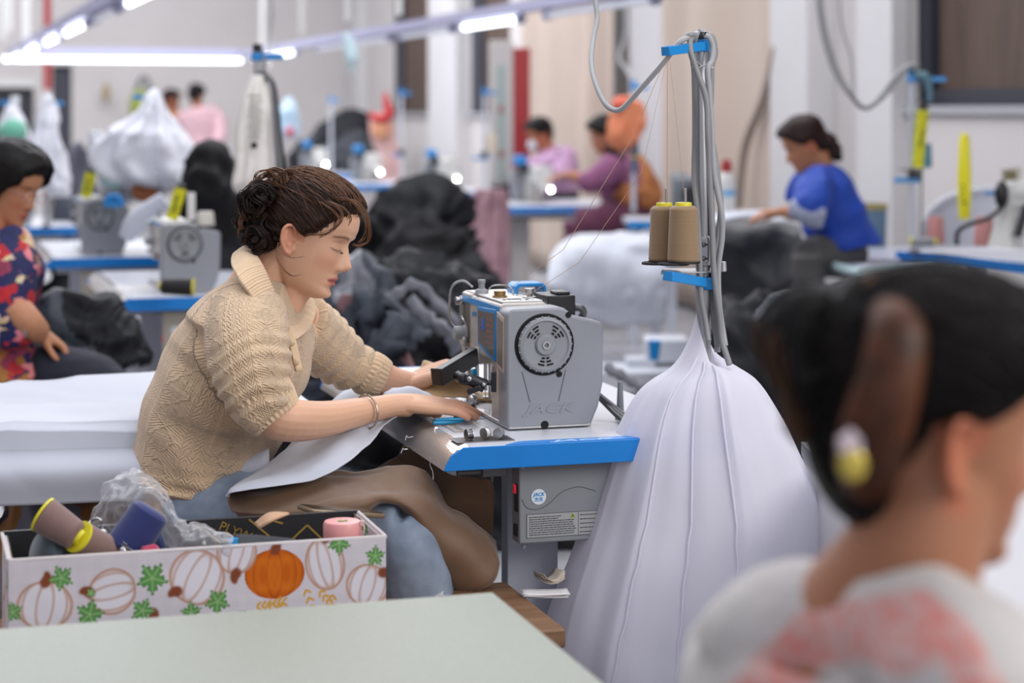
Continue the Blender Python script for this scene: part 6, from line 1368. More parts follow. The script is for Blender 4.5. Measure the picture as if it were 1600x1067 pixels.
hung('plastic_bag', 'widest white plastic bag hanging from a stand, bulging to both sides', 'plastic bag', [(138,238,243),(150,230,250),(170,215,261),(190,193,273),(208,168,283),(228,148,296),(252,142,306),(278,170,314),(290,205,312,.6)], 9.1, M_bagw, depth=.2, seed=5, nf=10, amp=.012, fold=.2)
hung('plastic_bag', 'narrow white plastic bag hanging straight right of the floral woman\'s head', 'plastic bag', [(148,66,80),(170,60,88),(200,52,93),(240,46,100),(280,62,106),(308,78,107,.6)], 10.9, M_bagw, depth=.12, seed=8, nf=6, amp=.02)
hung('plastic_bag', 'white plastic bag with green net inside, hanging at the left edge', 'plastic bag', [(150,16,32),(170,10,34),(195,2,44),(210,0,50),(228,6,46),(240,14,34,.6)], 11.8, M_bagw, depth=.14, seed=9, nf=6, amp=.02)
tag(mk('net_bundle', G().ball(tuple(P(20,205,11.62)), (.085,.05,.07), None, 20, 14), mat('net_green', '#6fb39b', .8, bump=.8, bscale=60)), 'mint green net bundle in the bag at the left edge', 'net')
hung('plastic_bag', 'white clear-ish bag of scraps under the widest bag', 'plastic bag', [(205,136,160),(222,138,185),(250,146,250),(280,160,262),(305,175,258),(318,190,240,.5)], 9.3, mat('bag_grey', '#bcbec4', .35), depth=.14, seed=12, nf=9, amp=.03)
for c, r, m_, lb in (((200,275),.03,'#d27a4a','orange scrap'),((225,300),.045,'#a0603c','rust scrap'),((178,280),.045,'#9fc2c4','pale teal scrap')):
    tag(mk('fabric_scrap', G().ball(tuple(P(c[0],c[1],9.0)), (r*1.3,r,r), None, 12, 8), mat('scrap_'+lb[:4], m_, .8)), lb+' showing under the widest white bag', 'scrap')
tag(mk('rolled_cloth', G().tube([P(196,372,7.9), P(215,345,7.9), P(258,312,7.9)], [.03,.045,.035], 14, 5), M_wcloth), 'white rolled cloth lying diagonally between the two grey machines', 'cloth')
tag(mk('blue_bobbin_guard', G().tube([P(165,322,8.8), P(170,308,8.8), P(185,308,8.8), P(192,322,8.8)], .012, 10, 5).box(tuple(P(178,318,8.8)), (.07,.04,.03)), M_blue2), 'blue guard on the back of the machine beside the floral woman', 'guard')
# right-hand station with the teal spool
dF = dz(393, .79); F0 = Vector((P(1401,0,dF).x, dF, 0)); rzF = math.atan2(-.86, .5)
Ft = thing('sewing_table', 'white sewing table with blue edge at the right edge of the picture', 'sewing table', tuple(F0), rzF)
mk('table_top', G().box((.75, .30, .7675), (1.5, .6, .045)), M_lam, Ft, world=False, bevel=.002)
mk('blue_edge', G().box((.75, -.002, .7675), (1.504, .004, .047)).box((-.002, .3, .7675), (.004, .6, .047)), M_blue, Ft, world=False)
for x in (.2, 1.3): mk('leg', G().box((x, .3, .372), (.09,.05,.745)).box((x, .3, .03), (.07,.5,.05)), M_wsteel, Ft, world=False)
stF = stand('thread stand with blue arm and teal spool at right', 1428, 112, 9.05, arm=1, alen=.15, disc=266, lean=-4, pole=M_wsteel, cap=mat('blue_cap', '#1b6f9c', .4))
gcone('thread_cone', 'teal thread cone high on the right-hand stand', Matrix.Translation(P(1446,262,9.0)), M_teal, hh=.11, r0=.030, r1=.026, cap=False)
tube_tag(1434,262,1442,172,8.98,.026,'yellow tube leaning on the pole of the right-hand stand')
t_ = tag(mk('yellow_cone', G().lathe([(0,0),(.024,0),(.030,.1),(.030,.2),(.024,.34),(.016,.375),(0,.38)], 20, Matrix.Translation(P(1507,342,8.75))), mat('translucent_yellow', '#e9e020', .3, sss=.2)), 'tall neon yellow tapered cylinder standing on the right-hand table', 'cylinder')
text('SPRAY' if 0 else 'III', .05, Matrix(((1,0,0,P(1504,0,8.72).x-.006),(0,0,-1,8.718),(0,1,0,P(0,300,8.72).z),(0,0,0,1))), MATS['olive_print'], t_, 'print_marks', .0004) if 0 else None
for k in range(4): mk('print_mark', G().box((P(1507,0,8.72).x, 8.723, P(0,290+9*k,8.72).z), (.022,.004,.010)), MATS['olive_print'], t_)
gcone('thread_cone', 'dusty pink thread cone with cream cap on the right-hand table', Matrix.Translation(P(1462,380,8.95)), M_pinkt, r0=.040, r1=.034, hh=.12, cap=False)
gcone('thread_cone', 'dusty pink thread cone beside the white machine on the right-hand table', Matrix.Translation(P(1537,384,8.5)), M_pinkt, r0=.042, r1=.036, hh=.125, cap=False)
gcone('thread_cone', 'grey thread cone with yellow ends lying on the right-hand table', zframe(P(1425,377,8.95), P(1466,377,8.9)-P(1425,377,8.95), x=(0,-1,0)), mat('thread_grey', '#8b8d8f', .7), r0=.022, r1=.020, hh=.105, rim=True)
mw = thing('sewing_machine', 'white buttonhole machine with round guard at the right edge', 'sewing machine', tuple(P(1560,385,8.4)))
d = 8.45
mk('arm', G().tube([P(1620,300,d), P(1590,300,d), P(1575,310,d), P(1572,350,d), P(1570,386,d)], [.07,.06,.05,.055,.075], 18, 5), M_mwhite, mw)
mk('head', G().box((0,0,0), (.11,.10,.13), Matrix.Translation(P(1585,305,d))), M_mwhite, mw, bevel=.02)
mk('display', G().box((0,0,0), (.075,.05,.085), Matrix.Translation(P(1580,276,d))), M_cast, mw, bevel=.006)
mk('display_film', G().box((0,-.028,0), (.05,.004,.06), Matrix.Translation(P(1577,277,d))), mat('olive_film', '#6d6640', .4), mw)
mk('round_guard', G().tube([P(1440,384,9.12), P(1444,350,9.12), P(1462,322,9.12), P(1495,304,9.12), P(1540,296,9.12), P(1600,296,9.12)], .016, 10, 6).prism([(P(px,0,9.15).x, P(0,py,9.15).z) for px, py in ((1442,385),(1446,350),(1464,323),(1496,306),(1540,298),(1600,298),(1600,385))], -9.17, -9.15, XZ()), mat('guard_white', '#c2c4ce', .4), mw)
mk('hose', G().tube([P(1495,382,8.4), P(1497,362,8.38), P(1515,350,8.36), P(1545,340,8.36), P(1565,322,8.4), P(1563,300,8.4)], .010, 10, 6), M_black, mw)
mk('motor', G().ball(P(1565,304,8.36), (.03,.03,.06)).box((0,0,0),(.03,.03,.14),Matrix.Translation(P(1597,345,8.35))@Matrix.Rotation(.3,4,'Y')), M_black, mw)
mk('blue_badge', G().box(tuple(P(1550,302,8.38)), (.06,.01,.014)), M_blue2, mw)
for px, lab in ((1278,'grey cable sagging down to the blue arm of the right-hand stand'),):
    t = thing('hanging_cable', lab, 'cable', tuple(P(1350,168,9.0)))
    for o in (0, 5): mk('cable', G().tube([P(1276+o,-30,9.0), P(1280+o,20,9.0), P(1290+o,70,9.0), P(1306+o,115,9.0), P(1332,152,9.0), P(1352,169,9.0), P(1376,155-o,9.0), P(1400,128-o*2,9.0), P(1420,104,9.0), P(1436,104,9.0)], .011, 10, 6), M_cablew, t)
tag(mk('hanging_cable', G().tube([P(1310,-30,10.5), P(1315,40,10.5), P(1330,90,10.5), P(1334,150,10.5)], .008, 8, 5), M_cablew), 'thin pale cable hanging straight in front of the white column at right', 'cable')
tag(mk('cable_tie_bundle', G().tube([P(1433,118,9.0), P(1446,120,9.0), P(1452,140,9.0), P(1452,160,9.0)], [.018,.022,.016,.012], 12, 5), mat('slate_teal', '#5b7f8c', .5)), 'slate cable coil under the blue arm of the right-hand stand', 'cable')
# pressing table and black-draped table
ztp = .74
gT = thing('pressing_table', 'low grey table with pale rim in front of the woman in blue', 'table', (P(1340,0,8.6).x, 8.6, 0), TH*.4)
A_ = [Q(1236,392,ztp), Q(1345,424,ztp), Q(1500,412,ztp), Q(1440,384,ztp)]
mk('table_top', G().prism([(p.x, p.y) for p in A_], ztp-.03, ztp), mat('grey_table', '#a3a5b4', .3), gT, bevel=.004)
mk('pale_rim', G().tube([A_[0]-Vector((0,0,.012)), A_[1]-Vector((0,0,.012)), A_[2]-Vector((0,0,.012))], .022, 10), mat('mint_rim', '#b9d0d3', .3), gT)
for p in ((A_[1]+Vector((.03,.05,0))), A_[2]+Vector((-.3,.0,0)), A_[3]+Vector((0,-.1,0))): mk('leg', G().box((p.x, p.y+.05, .38), (.06,.06,.76)), M_wsteel, gT)
bT = thing('draped_table', 'table hung with shiny black cloth in front of the woman in blue', 'table', (P(1180,0,9.6).x, 9.6, 0))
zt2 = .88
mk('table_top', G().prism([(Q(1112,350,zt2).x, Q(1112,350,zt2).y), (Q(1245,350,zt2).x, Q(1245,350,zt2).y), (Q(1262,340,zt2).x, Q(1262,340,zt2).y+.3), (Q(1105,340,zt2).x, Q(1105,340,zt2).y+.3)], zt2-.04, zt2), M_lam, bT, bevel=.003)
for px in (1120, 1240): mk('leg', G().box((P(px,0,10.1).x, 10.1, .42), (.06,.06,.84)), M_wsteel, bT)
dk = dz(350, zt2)-.06
tag(sheet('black_cloth', [[(1108,344,dk+.3),(1150,344,dk+.3),(1200,344,dk+.3),(1240,344,dk+.3)],[(1106,352,dk),(1150,352,dk),(1200,352,dk),(1248,352,dk)],[(1104,400,dk-.02),(1150,405,dk-.05),(1200,405,dk-.03),(1262,400,dk-.1)],[(1100,455,dk-.04),(1150,460,dk-.02),(1205,465,dk-.08),(1285,450,dk-.2)],[(1095,520,dk-.06),(1150,530,dk-.1),(1210,530,dk-.1),(1300,505,dk-.3)]], mat('shiny_black', '#25262c', .35, sheen=.2), nu=8, nv=10, amp=.03, fr=3, rid=.02, seed=3), 'shiny black cloth falling over the front of the table beside the woman in blue', 'cloth')
mound('garment_pile', [(1090,570),(1130,500),(1190,478),(1260,462),(1330,458),(1400,475),(1440,550)], .0, 7.7, .4, None, seed=31, amp=.045, fr=4.5, nu=150, nv=70, D2=.5, mats=[mat('cloth_black', '#101013', .6, spec=.15), mat('cloth_char', '#1d1e22', .6, spec=.15), mat('cloth_grey', '#34363c', .55, spec=.2)])
PL = [o for o in bpy.data.objects if o.name.startswith('garment_pile')]
tag(PL[-1] if PL[-1].name != 'garment_pile' else PL[0], 'heap of black and charcoal garments at right below the draped table', 'garment pile', kind='stuff')
tag(mk('rag', G().grid(surf([[P(1098,346,9.5),P(1118,336,9.5),P(1165,330,9.5),P(1215,330,9.5)],[P(1110,352,9.3),P(1135,343,9.3),P(1175,337,9.3),P(1220,338,9.3)]], 6, 6)), M_wcloth, solid=.01), 'pale folded fabric being worked on by the woman in blue', 'fabric')
bn = thing('waste_bin', 'grey-blue bin with ochre rim standing by the wall behind the woman in blue', 'bin', (P(1360,0,10.6).x, 10.6, 0))
bM_ = Matrix.Translation((P(1360,0,10.6).x, 10.6, 0))
mk('bin_body', G().lathe([(0,0),(.075,0),(.080,.5),(.088,.92),(.082,.92),(.075,.5),(0,.4)], 28, bM_), mat('bin_blue', '#5f7c96', .5), bn)
mk('bin_rim', G().lathe([(.082,.915),(.093,.915),(.093,.945),(.082,.945),(.082,.915)], 28, bM_), mat('ochre', '#9a8d55', .5), bn)
mk('bin_label', G().box((P(1350,0,10.5).x, 10.505, .72), (.05,.01,.06)), mat('bin_pink', '#b78a92', .5), bn)
# middle station with the plum woman
def at_led(px, py, d): return P(px, py, d)
def station_far(px, py, d, ml, tl, w=.75, table=True):
    Rz = Matrix.Rotation(TH+PI, 3, 'Z'); led = P(px, py, d); o = led-Rz@Vector((.01,.372,.09)); o.z = .792
    m = dup(mfar, tuple(o), TH+PI, label=ml) if FARN else mfar
    if not FARN: m.location = o; m.rotation_euler = (0, 0, TH+PI); FARN.append(1)
    for ch in m.children:
        if ch.name.startswith('blue_cap'): pass
    if table:
        t0 = o-Rz@Vector((.172+min(w-.6, .35), .161+.0, 0)); t0.z = 0
        sewtable('sewing_table', tl, tuple(t0), TH+PI, w=w, l=1.0, box=False)
    return m
station_far(861,290,14.0,'pale machine with bright lamp at the table of the plum woman','white table with blue edge at which the plum woman sews',w=1.2)
station_far(714,279,16.2,'pale machine with blue cap and bright lamp, left of the wall cabinet','far table with blue edge behind the pink hanging cloth')
station_far(594,268,18.,'far machine with blue cap and lamp in front of the pink garment','far table with blue edge above the tall black heap')
station_far(509,254,20.5,'farthest machine with blue cap and lamp beside the black heap','farthest table with blue edge above the cardigan woman\'s head')
for px, pyt, d, lb in ((517,152,20.5,'farthest white stand pole with pale blue tip'),(627,140,18.2,'white stand pole with blue tip right of the pink garment'),(757,138,15.,'white stand pole with blue tip in front of the cabinet'),(990,128,12.6,'stand pole carrying the orange mesh bag')):
    stand(lb, px, pyt, d, pole=M_wsteel, cap=M_blue2, arm=1, disc={757:238, 990:210, 627:235}.get(px), cable=False)
gcone('thread_cone', 'cream thread cone on the stand in front of the cabinet', Matrix.Translation(P(768,236,15.)), M_tan, r0=.05, r1=.04, hh=.13, cap=False)
gcone('thread_cone', 'slate thread cone with yellow base on the stand of the orange bag', Matrix.Translation(P(991,245,12.5)), M_slate, r0=.030, r1=.026, hh=.145, rim=True)
gcone('thread_cone', 'second slate thread cone below the yellow rim on the stand of the orange bag', Matrix.Translation(P(991,270,12.5)), M_slate, r0=.026, r1=.024, hh=.09, cap=False)
mo = mat('orange_mesh', '#d98a60', .6, col2='#c86a48', vscale=14)
ob = hung('mesh_bag', 'orange mesh bag with red top hanging in front of the plum woman', 'bag', [(150,965,982),(165,958,1005),(190,950,1010),(215,948,1000),(232,955,988,.6)], 12.4, mo, depth=.07, seed=4, nf=6)
mk('bag_top', G().ball(tuple(P(970,162,12.35)), (.06,.05,.045)), mat('coral_red', '#d4654f', .6), ob)
hung('pink_cloth', 'pink cloths hanging over the left end of the plum woman\'s table', 'cloth', [(296,742,790),(320,735,792),(360,730,795),(400,728,793),(440,740,792),(452,755,778,.6)], 13.0, mat('dusty_pink', '#b08d95', .8, col2='#8f6d76', vscale=10), depth=.10, seed=6, nf=9, fold=.25)
pg = hung('pink_garment', 'pale pink garment with a red tie hanging on a far stand', 'garment', [(178,580,612),(200,576,616),(225,582,622),(255,592,628),(282,590,628)], 19.4, mat('blush_cloth', '#cfaaa6', .8), depth=.12, seed=2, nf=5)
mk('peach_top', G().ball(tuple(P(595,200,19.25)), (.10,.07,.12)), mat('peach_skin', '#d79a78', .7), pg)
mk('red_tie', G().tube([P(603,144,19.2), P(604,160,19.2), P(608,178,19.2), P(592,186,19.2), P(577,178,19.2)], [.015,.035,.05,.045,.03], 12, 5), mat('bright_red', '#b3262a', .6), pg)
sb = hung('plastic_bag', 'pale blue bag with a red mark hanging left of the farthest stand', 'plastic bag', [(152,448,454),(165,440,462),(185,434,468),(205,433,470),(216,440,462,.6)], 19.5, mat('bag_blue', '#a9c3d6', .5), depth=.1, seed=14, nf=5)
mk('red_mark', G().ball(tuple(P(453,206,19.35)), (.04,.03,.05)), mat('cherry', '#b8203e', .5), sb)
hung('plastic_bag', 'pale cyan bag hanging from the lamp trunking', 'plastic bag', [(52,536,546),(68,538,556),(90,541,560),(104,544,554),(117,546,550,.6)], 13.5, mat('bag_cyan', '#bcd3d8', .5), depth=.06, seed=15, nf=5)
gb = hung('green_bag', 'olive green bag hanging on the far wall', 'bag', [(140,214,228),(155,205,232),(175,203,232),(186,208,226,.6)], 24.3, mat('olive_green', '#8f9c3c', .7), depth=.12, seed=17, nf=4)
mk('strap', G().tube([P(210,150,24.3), P(222,122,24.3), P(232,130,24.3), P(228,155,24.3)], .03, 8, 5), mat('grey_strap', '#6b6d70', .7), gb)
tag(mk('wall_ornament', G().ball(tuple(P(166,145,24.6)), (.05,.03,.12)), mat('ornament_tan', '#a08b6a', .7)), 'small tan ornament hung on the far wall', 'ornament')
# white-covered work and stack in the middle
A = surf([[P(868,392,9.9),P(905,372,10.0),P(960,368,10.0),P(1012,372,9.9),P(1040,378,9.8)],[P(860,410,9.5),P(900,392,9.4),P(955,386,9.4),P(1015,384,9.4),P(1042,392,9.4)],[P(856,440,9.35),P(890,445,9.3),P(950,445,9.3),P(1010,445,9.3),P(1044,440,9.3)],[P(866,480,9.35),P(900,500,9.3),P(950,512,9.3),P(1005,514,9.3),P(1040,510,9.3)]], 12, 12)
A[..., 1] += .05*ridge(A*2.3, 2, 6)+.02*ridge(A*6, 2, 7); A[..., 2] += .015*ridge(A*5, 2, 9)
tag(mk('white_cloth', G().grid(A), M_wcloth, solid=.004, angle=0), 'white cloth heaped over the table left of the near spools', 'cloth')
wt2 = thing('covered_table', 'worktable under the heaped white cloth in the middle', 'table', (P(960,0,9.7).x, 9.7, 0))
mk('table_top', G().box((P(955,0,9.7).x, 9.72, .76), (.48,.5,.03)), M_lam, wt2)
for px in (885, 1025): mk('leg', G().box((P(px,0,9.75).x, 9.75, .372), (.05,.05,.745)), M_wsteel, wt2)
mk('shelf', G().box((P(955,0,9.7).x, 9.7, .25), (.5,.4,.03)), M_lam, wt2)
tW = thing('side_table', 'small white table with blue edge under the pole of the orange bag', 'table', (P(1020,0,12.).x, 12., 0))
mk('table_top', G().box((P(1020,0,12.).x, 12., .775), (.34,.5,.03)), M_lam, tW); mk('blue_edge', G().box((P(1020,0,12.).x, 11.745, .765), (.34,.01,.045)), M_blue2, tW)
for px in (990, 1050): mk('leg', G().box((P(px,0,12.1).x, 12.1, .38), (.05,.05,.76)), M_wsteel, tW)
fr_ = thing('machine_frame', 'pale metal frame with small blue valve behind the near table', 'frame', (P(1030,0,8.2).x, 8.2, 0))
mk('crossbeam', G().box((P(1010,0,8.2).x, 8.2, P(0,590,8.2).z), (.42,.30,.09)).box((P(1040,0,8.3).x, 8.3, P(0,545,8.3).z), (.18,.2,.10)), M_lam, fr_, bevel=.01)
mk('upright', G().box((P(1000,0,8.25).x, 8.25, P(0,560,8.2).z/2), (.12,.12,P(0,560,8.2).z)), M_lam, fr_, bevel=.005)
mk('blue_valve', G().tube([P(1023,532,7.95), P(1022,562,7.95)], [.026,.018], 12), M_blue2, fr_)
sp_ = thing('spray_bottle', 'white bottle with red cap standing behind the near stand', 'bottle', tuple(P(1135,345,10.4)))
mk('bottle', G().lathe([(0,0),(.045,0),(.048,.02),(.048,.20),(.03,.25),(.018,.26),(0,.26)], 18, Matrix.Translation(P(1135,345,10.4))), M_mwhite, sp_)
mk('label_band', G().lathe([(.0485,.13),(.049,.135),(.049,.16),(.0485,.165)], 18, Matrix.Translation(P(1135,345,10.4))), mat('lightblue', '#7fb0d6', .5), sp_)
mk('red_cap', G().lathe([(0,.25),(.026,.25),(.03,.29),(.018,.32),(0,.325)], 16, Matrix.Translation(P(1135,345,10.4))), M_red, sp_)
go = thing('overlock_machine', 'dark grey machine body behind the tan spools', 'sewing machine', tuple(P(1070,345,11.)))
mk('machine_body', G().box((0,0,0),(.16,.2,.20),Matrix.Translation(P(1072,303,11.))).box((0,0,0),(.08,.1,.08),Matrix.Translation(P(1060,280,11.))).box((0,0,0),(.22,.25,.05),Matrix.Translation(P(1070,338,11.))), mat('slate_metal', '#70757c', .5), go, bevel=.02)
mk('machine_wheel', G().lathe([(0,0),(.05,0),(.05,.02),(0,.02)], 20, zframe(P(1080,305,10.88),(0,-1,0))), M_black, go)
mk('led_lamp', G().ball(P(1134,312,10.9), .010, None, 10, 8), M_led, go) if 0 else None
# heaps of garments
def heap(label, top, zb, d, D, seed, pal, **k):
    before = set(bpy.data.objects); mound('garment_pile', top, zb, d, D, None, seed=seed, mats=pal, **k); o = (set(bpy.data.objects)-before).pop(); return tag(o, label, 'garment pile', kind='stuff')
cb_, cc_, cg_ = MATS['cloth_black'], MATS['cloth_char'], MATS['cloth_grey']
csil = mat('cloth_silver', '#6f7179', .4); cst = mat('cloth_steel', '#3e434c', .5, spec=.2)
heap('tall dark heap of black garments in the middle of the room', [(480,420),(530,380),(590,345),(640,314),(676,302),(698,312),(720,360),(745,435)], .0, 10.6, .9, 41, [cb_, cb_, cc_, cb_, cc_], amp=.09, fr=3.2, nu=200, nv=110, p=1.6)
heap('nearer heap of crumpled black and silver-grey garments behind the sewing machine', [(440,520),(500,470),(560,440),(640,432),(700,450),(760,480),(860,540),(900,600)], .0, 7.2, .7, 42, [cb_, cc_, cst, cb_, cc_, cb_, cst, csil], amp=.075, fr=5.5, nu=240, nv=130, p=1.8)
heap('black garment heap behind the printed plastic bag', [(285,430),(302,290),(318,246),(342,246),(372,290),(398,340),(415,440)], .0, 8.4, .5, 43, [cb_, cb_, cc_], amp=.05, fr=4, nu=90, nv=80)
heap('grey and black crumpled garments between the floral woman and the beige control box', [(55,600),(70,490),(105,460),(150,462),(180,480),(205,540),(222,610)], .0, 6.35, .3, 44, [cb_, cst, cc_, csil, cb_], amp=.035, fr=7, nu=140, nv=100)
heap('black garments piled on the farthest table', [(440,300),(470,240),(510,200),(545,182),(580,200),(600,260),(620,300)], .7, 21.9, .6, 45, [cb_, cc_, cg_], amp=.08, fr=3, nu=90, nv=60)
heap('dark cloth heap behind the narrow white bag', [(95,330),(108,240),(125,225),(135,260),(160,330)], .0, 12., .5, 46, [mat('cloth_navy', '#3a3d4b', .6), cc_], amp=.05, fr=3, nu=70, nv=50)
heap('dark clothes lying behind the wall-side machine', [(770,300),(800,290),(840,288),(880,292),(900,310)], .6, 15.6, .3, 47, [cb_, cc_], amp=.04, fr=4, nu=60, nv=40)
def strip(label, pts, r, m, fl=.35, nm='twisted_cloth', cat='cloth'):
    c_ = crom([tuple(P(*p[:3])) for p in pts], 6); n = len(c_); g = G(); g.tube(c_, [r*(.7+.35*math.sin(i*.8)**2) for i in range(n)], 14, flat=fl)
    v = g.v[0]; g.v[0] = v+.12*r*np.stack([vn(v*30, 1), vn(v*30, 2), vn(v*30, 3)], -1)*3; return tag(mk(nm, g, m, angle=0), label, cat)
mauve = mat('mauve_cloth', '#7d5d5f', .7)
strip('twisted mauve cloth on the dark heap left of the machine head', [(520,500,6.5),(540,478,6.45),(565,472,6.4),(590,482,6.4)], .035, mauve, .6)
strip('long mauve strip trailing down the dark heap beside the sewing woman\'s arm', [(585,480,6.42),(610,510,6.35),(628,545,6.3),(645,590,6.25)], .026, mauve)
strip('grey cloth bulging under the mauve strip', [(545,520,6.45),(570,500,6.4),(600,515,6.35),(605,560,6.3)], .10, cst, .5)
strip('silvery folded cloth sticking up beside the sewing woman\'s chin', [(540,410,8.0),(560,430,7.9),(575,455,7.8)], .05, mat('cloth_pale', '#a8abb5', .45), .4)
strip('shiny grey band looping over the dark heap', [(600,480,6.5),(625,455,6.5),(655,448,6.5),(690,480,6.5),(720,510,6.5)], .022, csil, .4)
strip('pale grey sleeve lying low on the heap near the machine', [(640,470,6.5),(670,500,6.45),(700,520,6.4),(715,550,6.4)], .03, csil, .5)
strip('grey hose-like cloth strip at the right of the near machine', [(945,575,6.6),(970,585,6.6),(995,600,6.6),(1015,610,6.6)], .02, csil, .5)
strip('pale strip in the dark heap at right', [(1180,500,7.3),(1210,470,7.3),(1240,460,7.3)], .02, csil, .5)
# ------------------------------------------------------------ the hall
M_floor = mat('floor_concrete', '#9a9a9e', .45, var=.2, vscale=2)
struct('floor', G().box((2, 13, -.05), (26, 34, .1)), M_floor)
M_wall = mat('wall_plaster', '#c6c1bf', .8, var=.05, vscale=1.2, bump=.1, bscale=30)
M_beige = mat('wall_beige', '#b9a99c', .8, var=.06, vscale=.9)
M_col = mat('column_white', '#c4c2c3', .75, var=.04, vscale=2)
WA, WB, WH = 5.5, 25.2, 5.4            # side wall distance, far wall distance, height
RM = Matrix.Rotation(TH, 4, 'Z')
def wbox(a0, a1, b0, b1, z0, z1): return ((( a0+a1)/2, (b0+b1)/2, (z0+z1)/2), (a1-a0, b1-b0, z1-z0))
def rb(g, *a): c, s = wbox(*a); return g.box(c, s, RM)
# far wall with its dark opening at left
aO = [-1.9, -.35, .25]
g = G(); rb(g, 1.98, WA+.2, WB, WB+.2, 0, WH); rb(g, -6.5, 1.98, WB, WB+.2, 2.0, WH); rb(g, 1.52, 1.74, WB, WB+.2, 0, 2.0); rb(g, .4, 1.52, WB, WB+.2, 1.72, 2.0); rb(g, -6.5, .4, WB, WB+.2, 0, 2.0)
struct('wall_back', g, M_wall, smooth=False)
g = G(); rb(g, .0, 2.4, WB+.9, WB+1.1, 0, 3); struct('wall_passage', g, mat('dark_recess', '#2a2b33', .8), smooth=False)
struct('door_1', rb(G(), 1.74, 1.98, WB+.10, WB+.15, 0, 2.0), mat('dark_door', '#3b3c46', .6), smooth=False)
struct('door_2', rb(G(), .4, 1.52, WB+.12, WB+.17, 0, 1.72), mat('dark_door2', '#33323b', .6), smooth=False)
# side wall: windows are dark brown shutters deep in the wall
wins = [(-2., 10.25, 1.47, 4.4), (18.05, 19.4, 1.42, 3.6), (21.0, 22.7, 1.42, 3.6)]
g = G(); b = -3.
for b0, b1, z0, z1 in wins:
    if b < b0: rb(g, WA, WA+.25, b, b0, 0, WH)
    rb(g, WA, WA+.25, b0, b1, 0, z0); rb(g, WA, WA+.25, b0, b1, z1, WH); b = b1
rb(g, WA, WA+.25, b, WB+.2, 0, WH)
struct('wall_right', g, M_wall, smooth=False)
M_shut = mat('brown_shutter', '#5a483e', .7, col2='#44352d', vscale=3, stretch=(3, 3, .4), bump=.3, bscale=20)
for i, (b0, b1, z0, z1) in enumerate(wins):
    w = struct('window_%d' % (i+1), rb(G(), WA+(.14 if i == 0 else .03), WA+.18, b0, b1, z0, z1), M_shut, smooth=False)
    f = G(); t = .09 if i == 0 else .25
    rb(f, WA+(.08 if i == 0 else -.0), WA+.15, b1-t*1.6, b1, z0, z1); rb(f, WA+.08, WA+.15, b0, b0+t, z0, z1); rb(f, WA+.08, WA+.15, b0, b1, z0, z0+t)
    mk('window_frame', f, mat('frame_dark', '#252833', .5), w, smooth=False)
    mk('window_sill', rb(G(), WA-.03, WA+.1, b0-.05, b1+.05, z0-.05, z0), mat('sill_grey', '#9c9ca0', .6), w, smooth=False)
def bpx(px): u = (px-CX)/FP; return (WA*math.cos(TH)-u*WA*math.sin(TH))/(math.sin(TH)+u*math.cos(TH))
for k, (p0, p1, th_, m_) in enumerate(((1362,1418,.10,M_col),(1252,1312,.22,M_col),(1005,1058,.12,M_col),(690,735,.15,M_col),(558,572,.12,M_col),(1312,1362,.03,mat('column_grey','#b9b4b2',.8)))):
    b1, b0 = bpx(p0), bpx(p1); struct('trim_%d' % (k+1), rb(G(), WA-th_, WA, b0, b1, 0, WH), m_, smooth=False)
g = G(); rb(g, WA-.05, WA, bpx(1418), bpx(1362), 0, 0.01)
# beige hangings along the side wall
def curtain(label, p0, p1, z1, seed, m, off=.13):
    b1, b0 = bpx(p0), bpx(p1); n = 160; bb = np.linspace(b0, b1, n); zz = np.linspace(.05, z1, 30); B, Z = np.meshgrid(bb, zz, indexing='ij')
    Aa = WA-off-.035*np.sin(B*9+2*np.sin(B*2.1+seed))-.03*vn(np.stack([B*3, Z*.8, B*0], -1), seed)
    A = np.stack([Aa*math.cos(TH)-B*math.sin(TH), Aa*math.sin(TH)+B*math.cos(TH), Z], -1)
    o = mk('curtain', G().grid(A), m, solid=.01, angle=0); return tag(o, label, 'curtain')
curtain('beige curtain hanging on the side wall between the red cabinet and the column', 832, 1000, 4.8, 1, M_beige)
curtain('beige curtain hanging on the side wall behind the near thread stand', 1062, 1250, 4.8, 2, M_beige)
tag(mk('wall_pipe', rb(G(), WA-.2, WA-.14, bpx(1001), bpx(995), 0, WH), mat('pipe_dark', '#5d5a58', .5)), 'thin dark pipe running up the side wall beside the white column', 'pipe')
tag(mk('drape_cord', G().tube([W(WA-.2, bpx(1258), 1.85), W(WA-.22, bpx(1240), 1.5), W(WA-.22, bpx(1212), 1.2), W(WA-.22, bpx(1200), .8)], .03, 8, 6), mat('cord_taupe', '#8f8178', .8)), 'dark taupe cord hanging slack on the side wall left of the woman in blue', 'cord')
cab_b1, cab_b0 = bpx(766), bpx(800)
cb3 = thing('fire_cabinet', 'tall white cabinet with red side standing by the side wall', 'cabinet', tuple(W(WA-.5, 15.9)), TH)
dC = 15.6
mk('cabinet_body', G().box((P(783,0,dC).x, dC+.2, 1.0), (.19,.4,1.98)), mat('cabinet_white', '#c3bfbc', .5), cb3, bevel=.01)
mk('glass_strip', G().box((P(783,0,dC).x, dC-.004, 1.35), (.06,.01,.9)), mat('glass_greyish', '#9fb0ac', .3), cb3)
mk('red_panel', G().box((P(815,0,dC).x, dC+.2, 1.44), (.135,.4,.99)), M_red, cb3, bevel=.01)
mk('plinth', G().box((P(815,0,dC).x, dC+.2, .47), (.13,.38,.94)), MATS['cabinet_white'] if 'cabinet_white' in MATS else M_mwhite, cb3, bevel=.01)
for z in (1.1, 1.45): mk('red_mark', G().box((P(783,0,dC).x, dC-.012, z), (.03,.006,.05)), M_red, cb3)
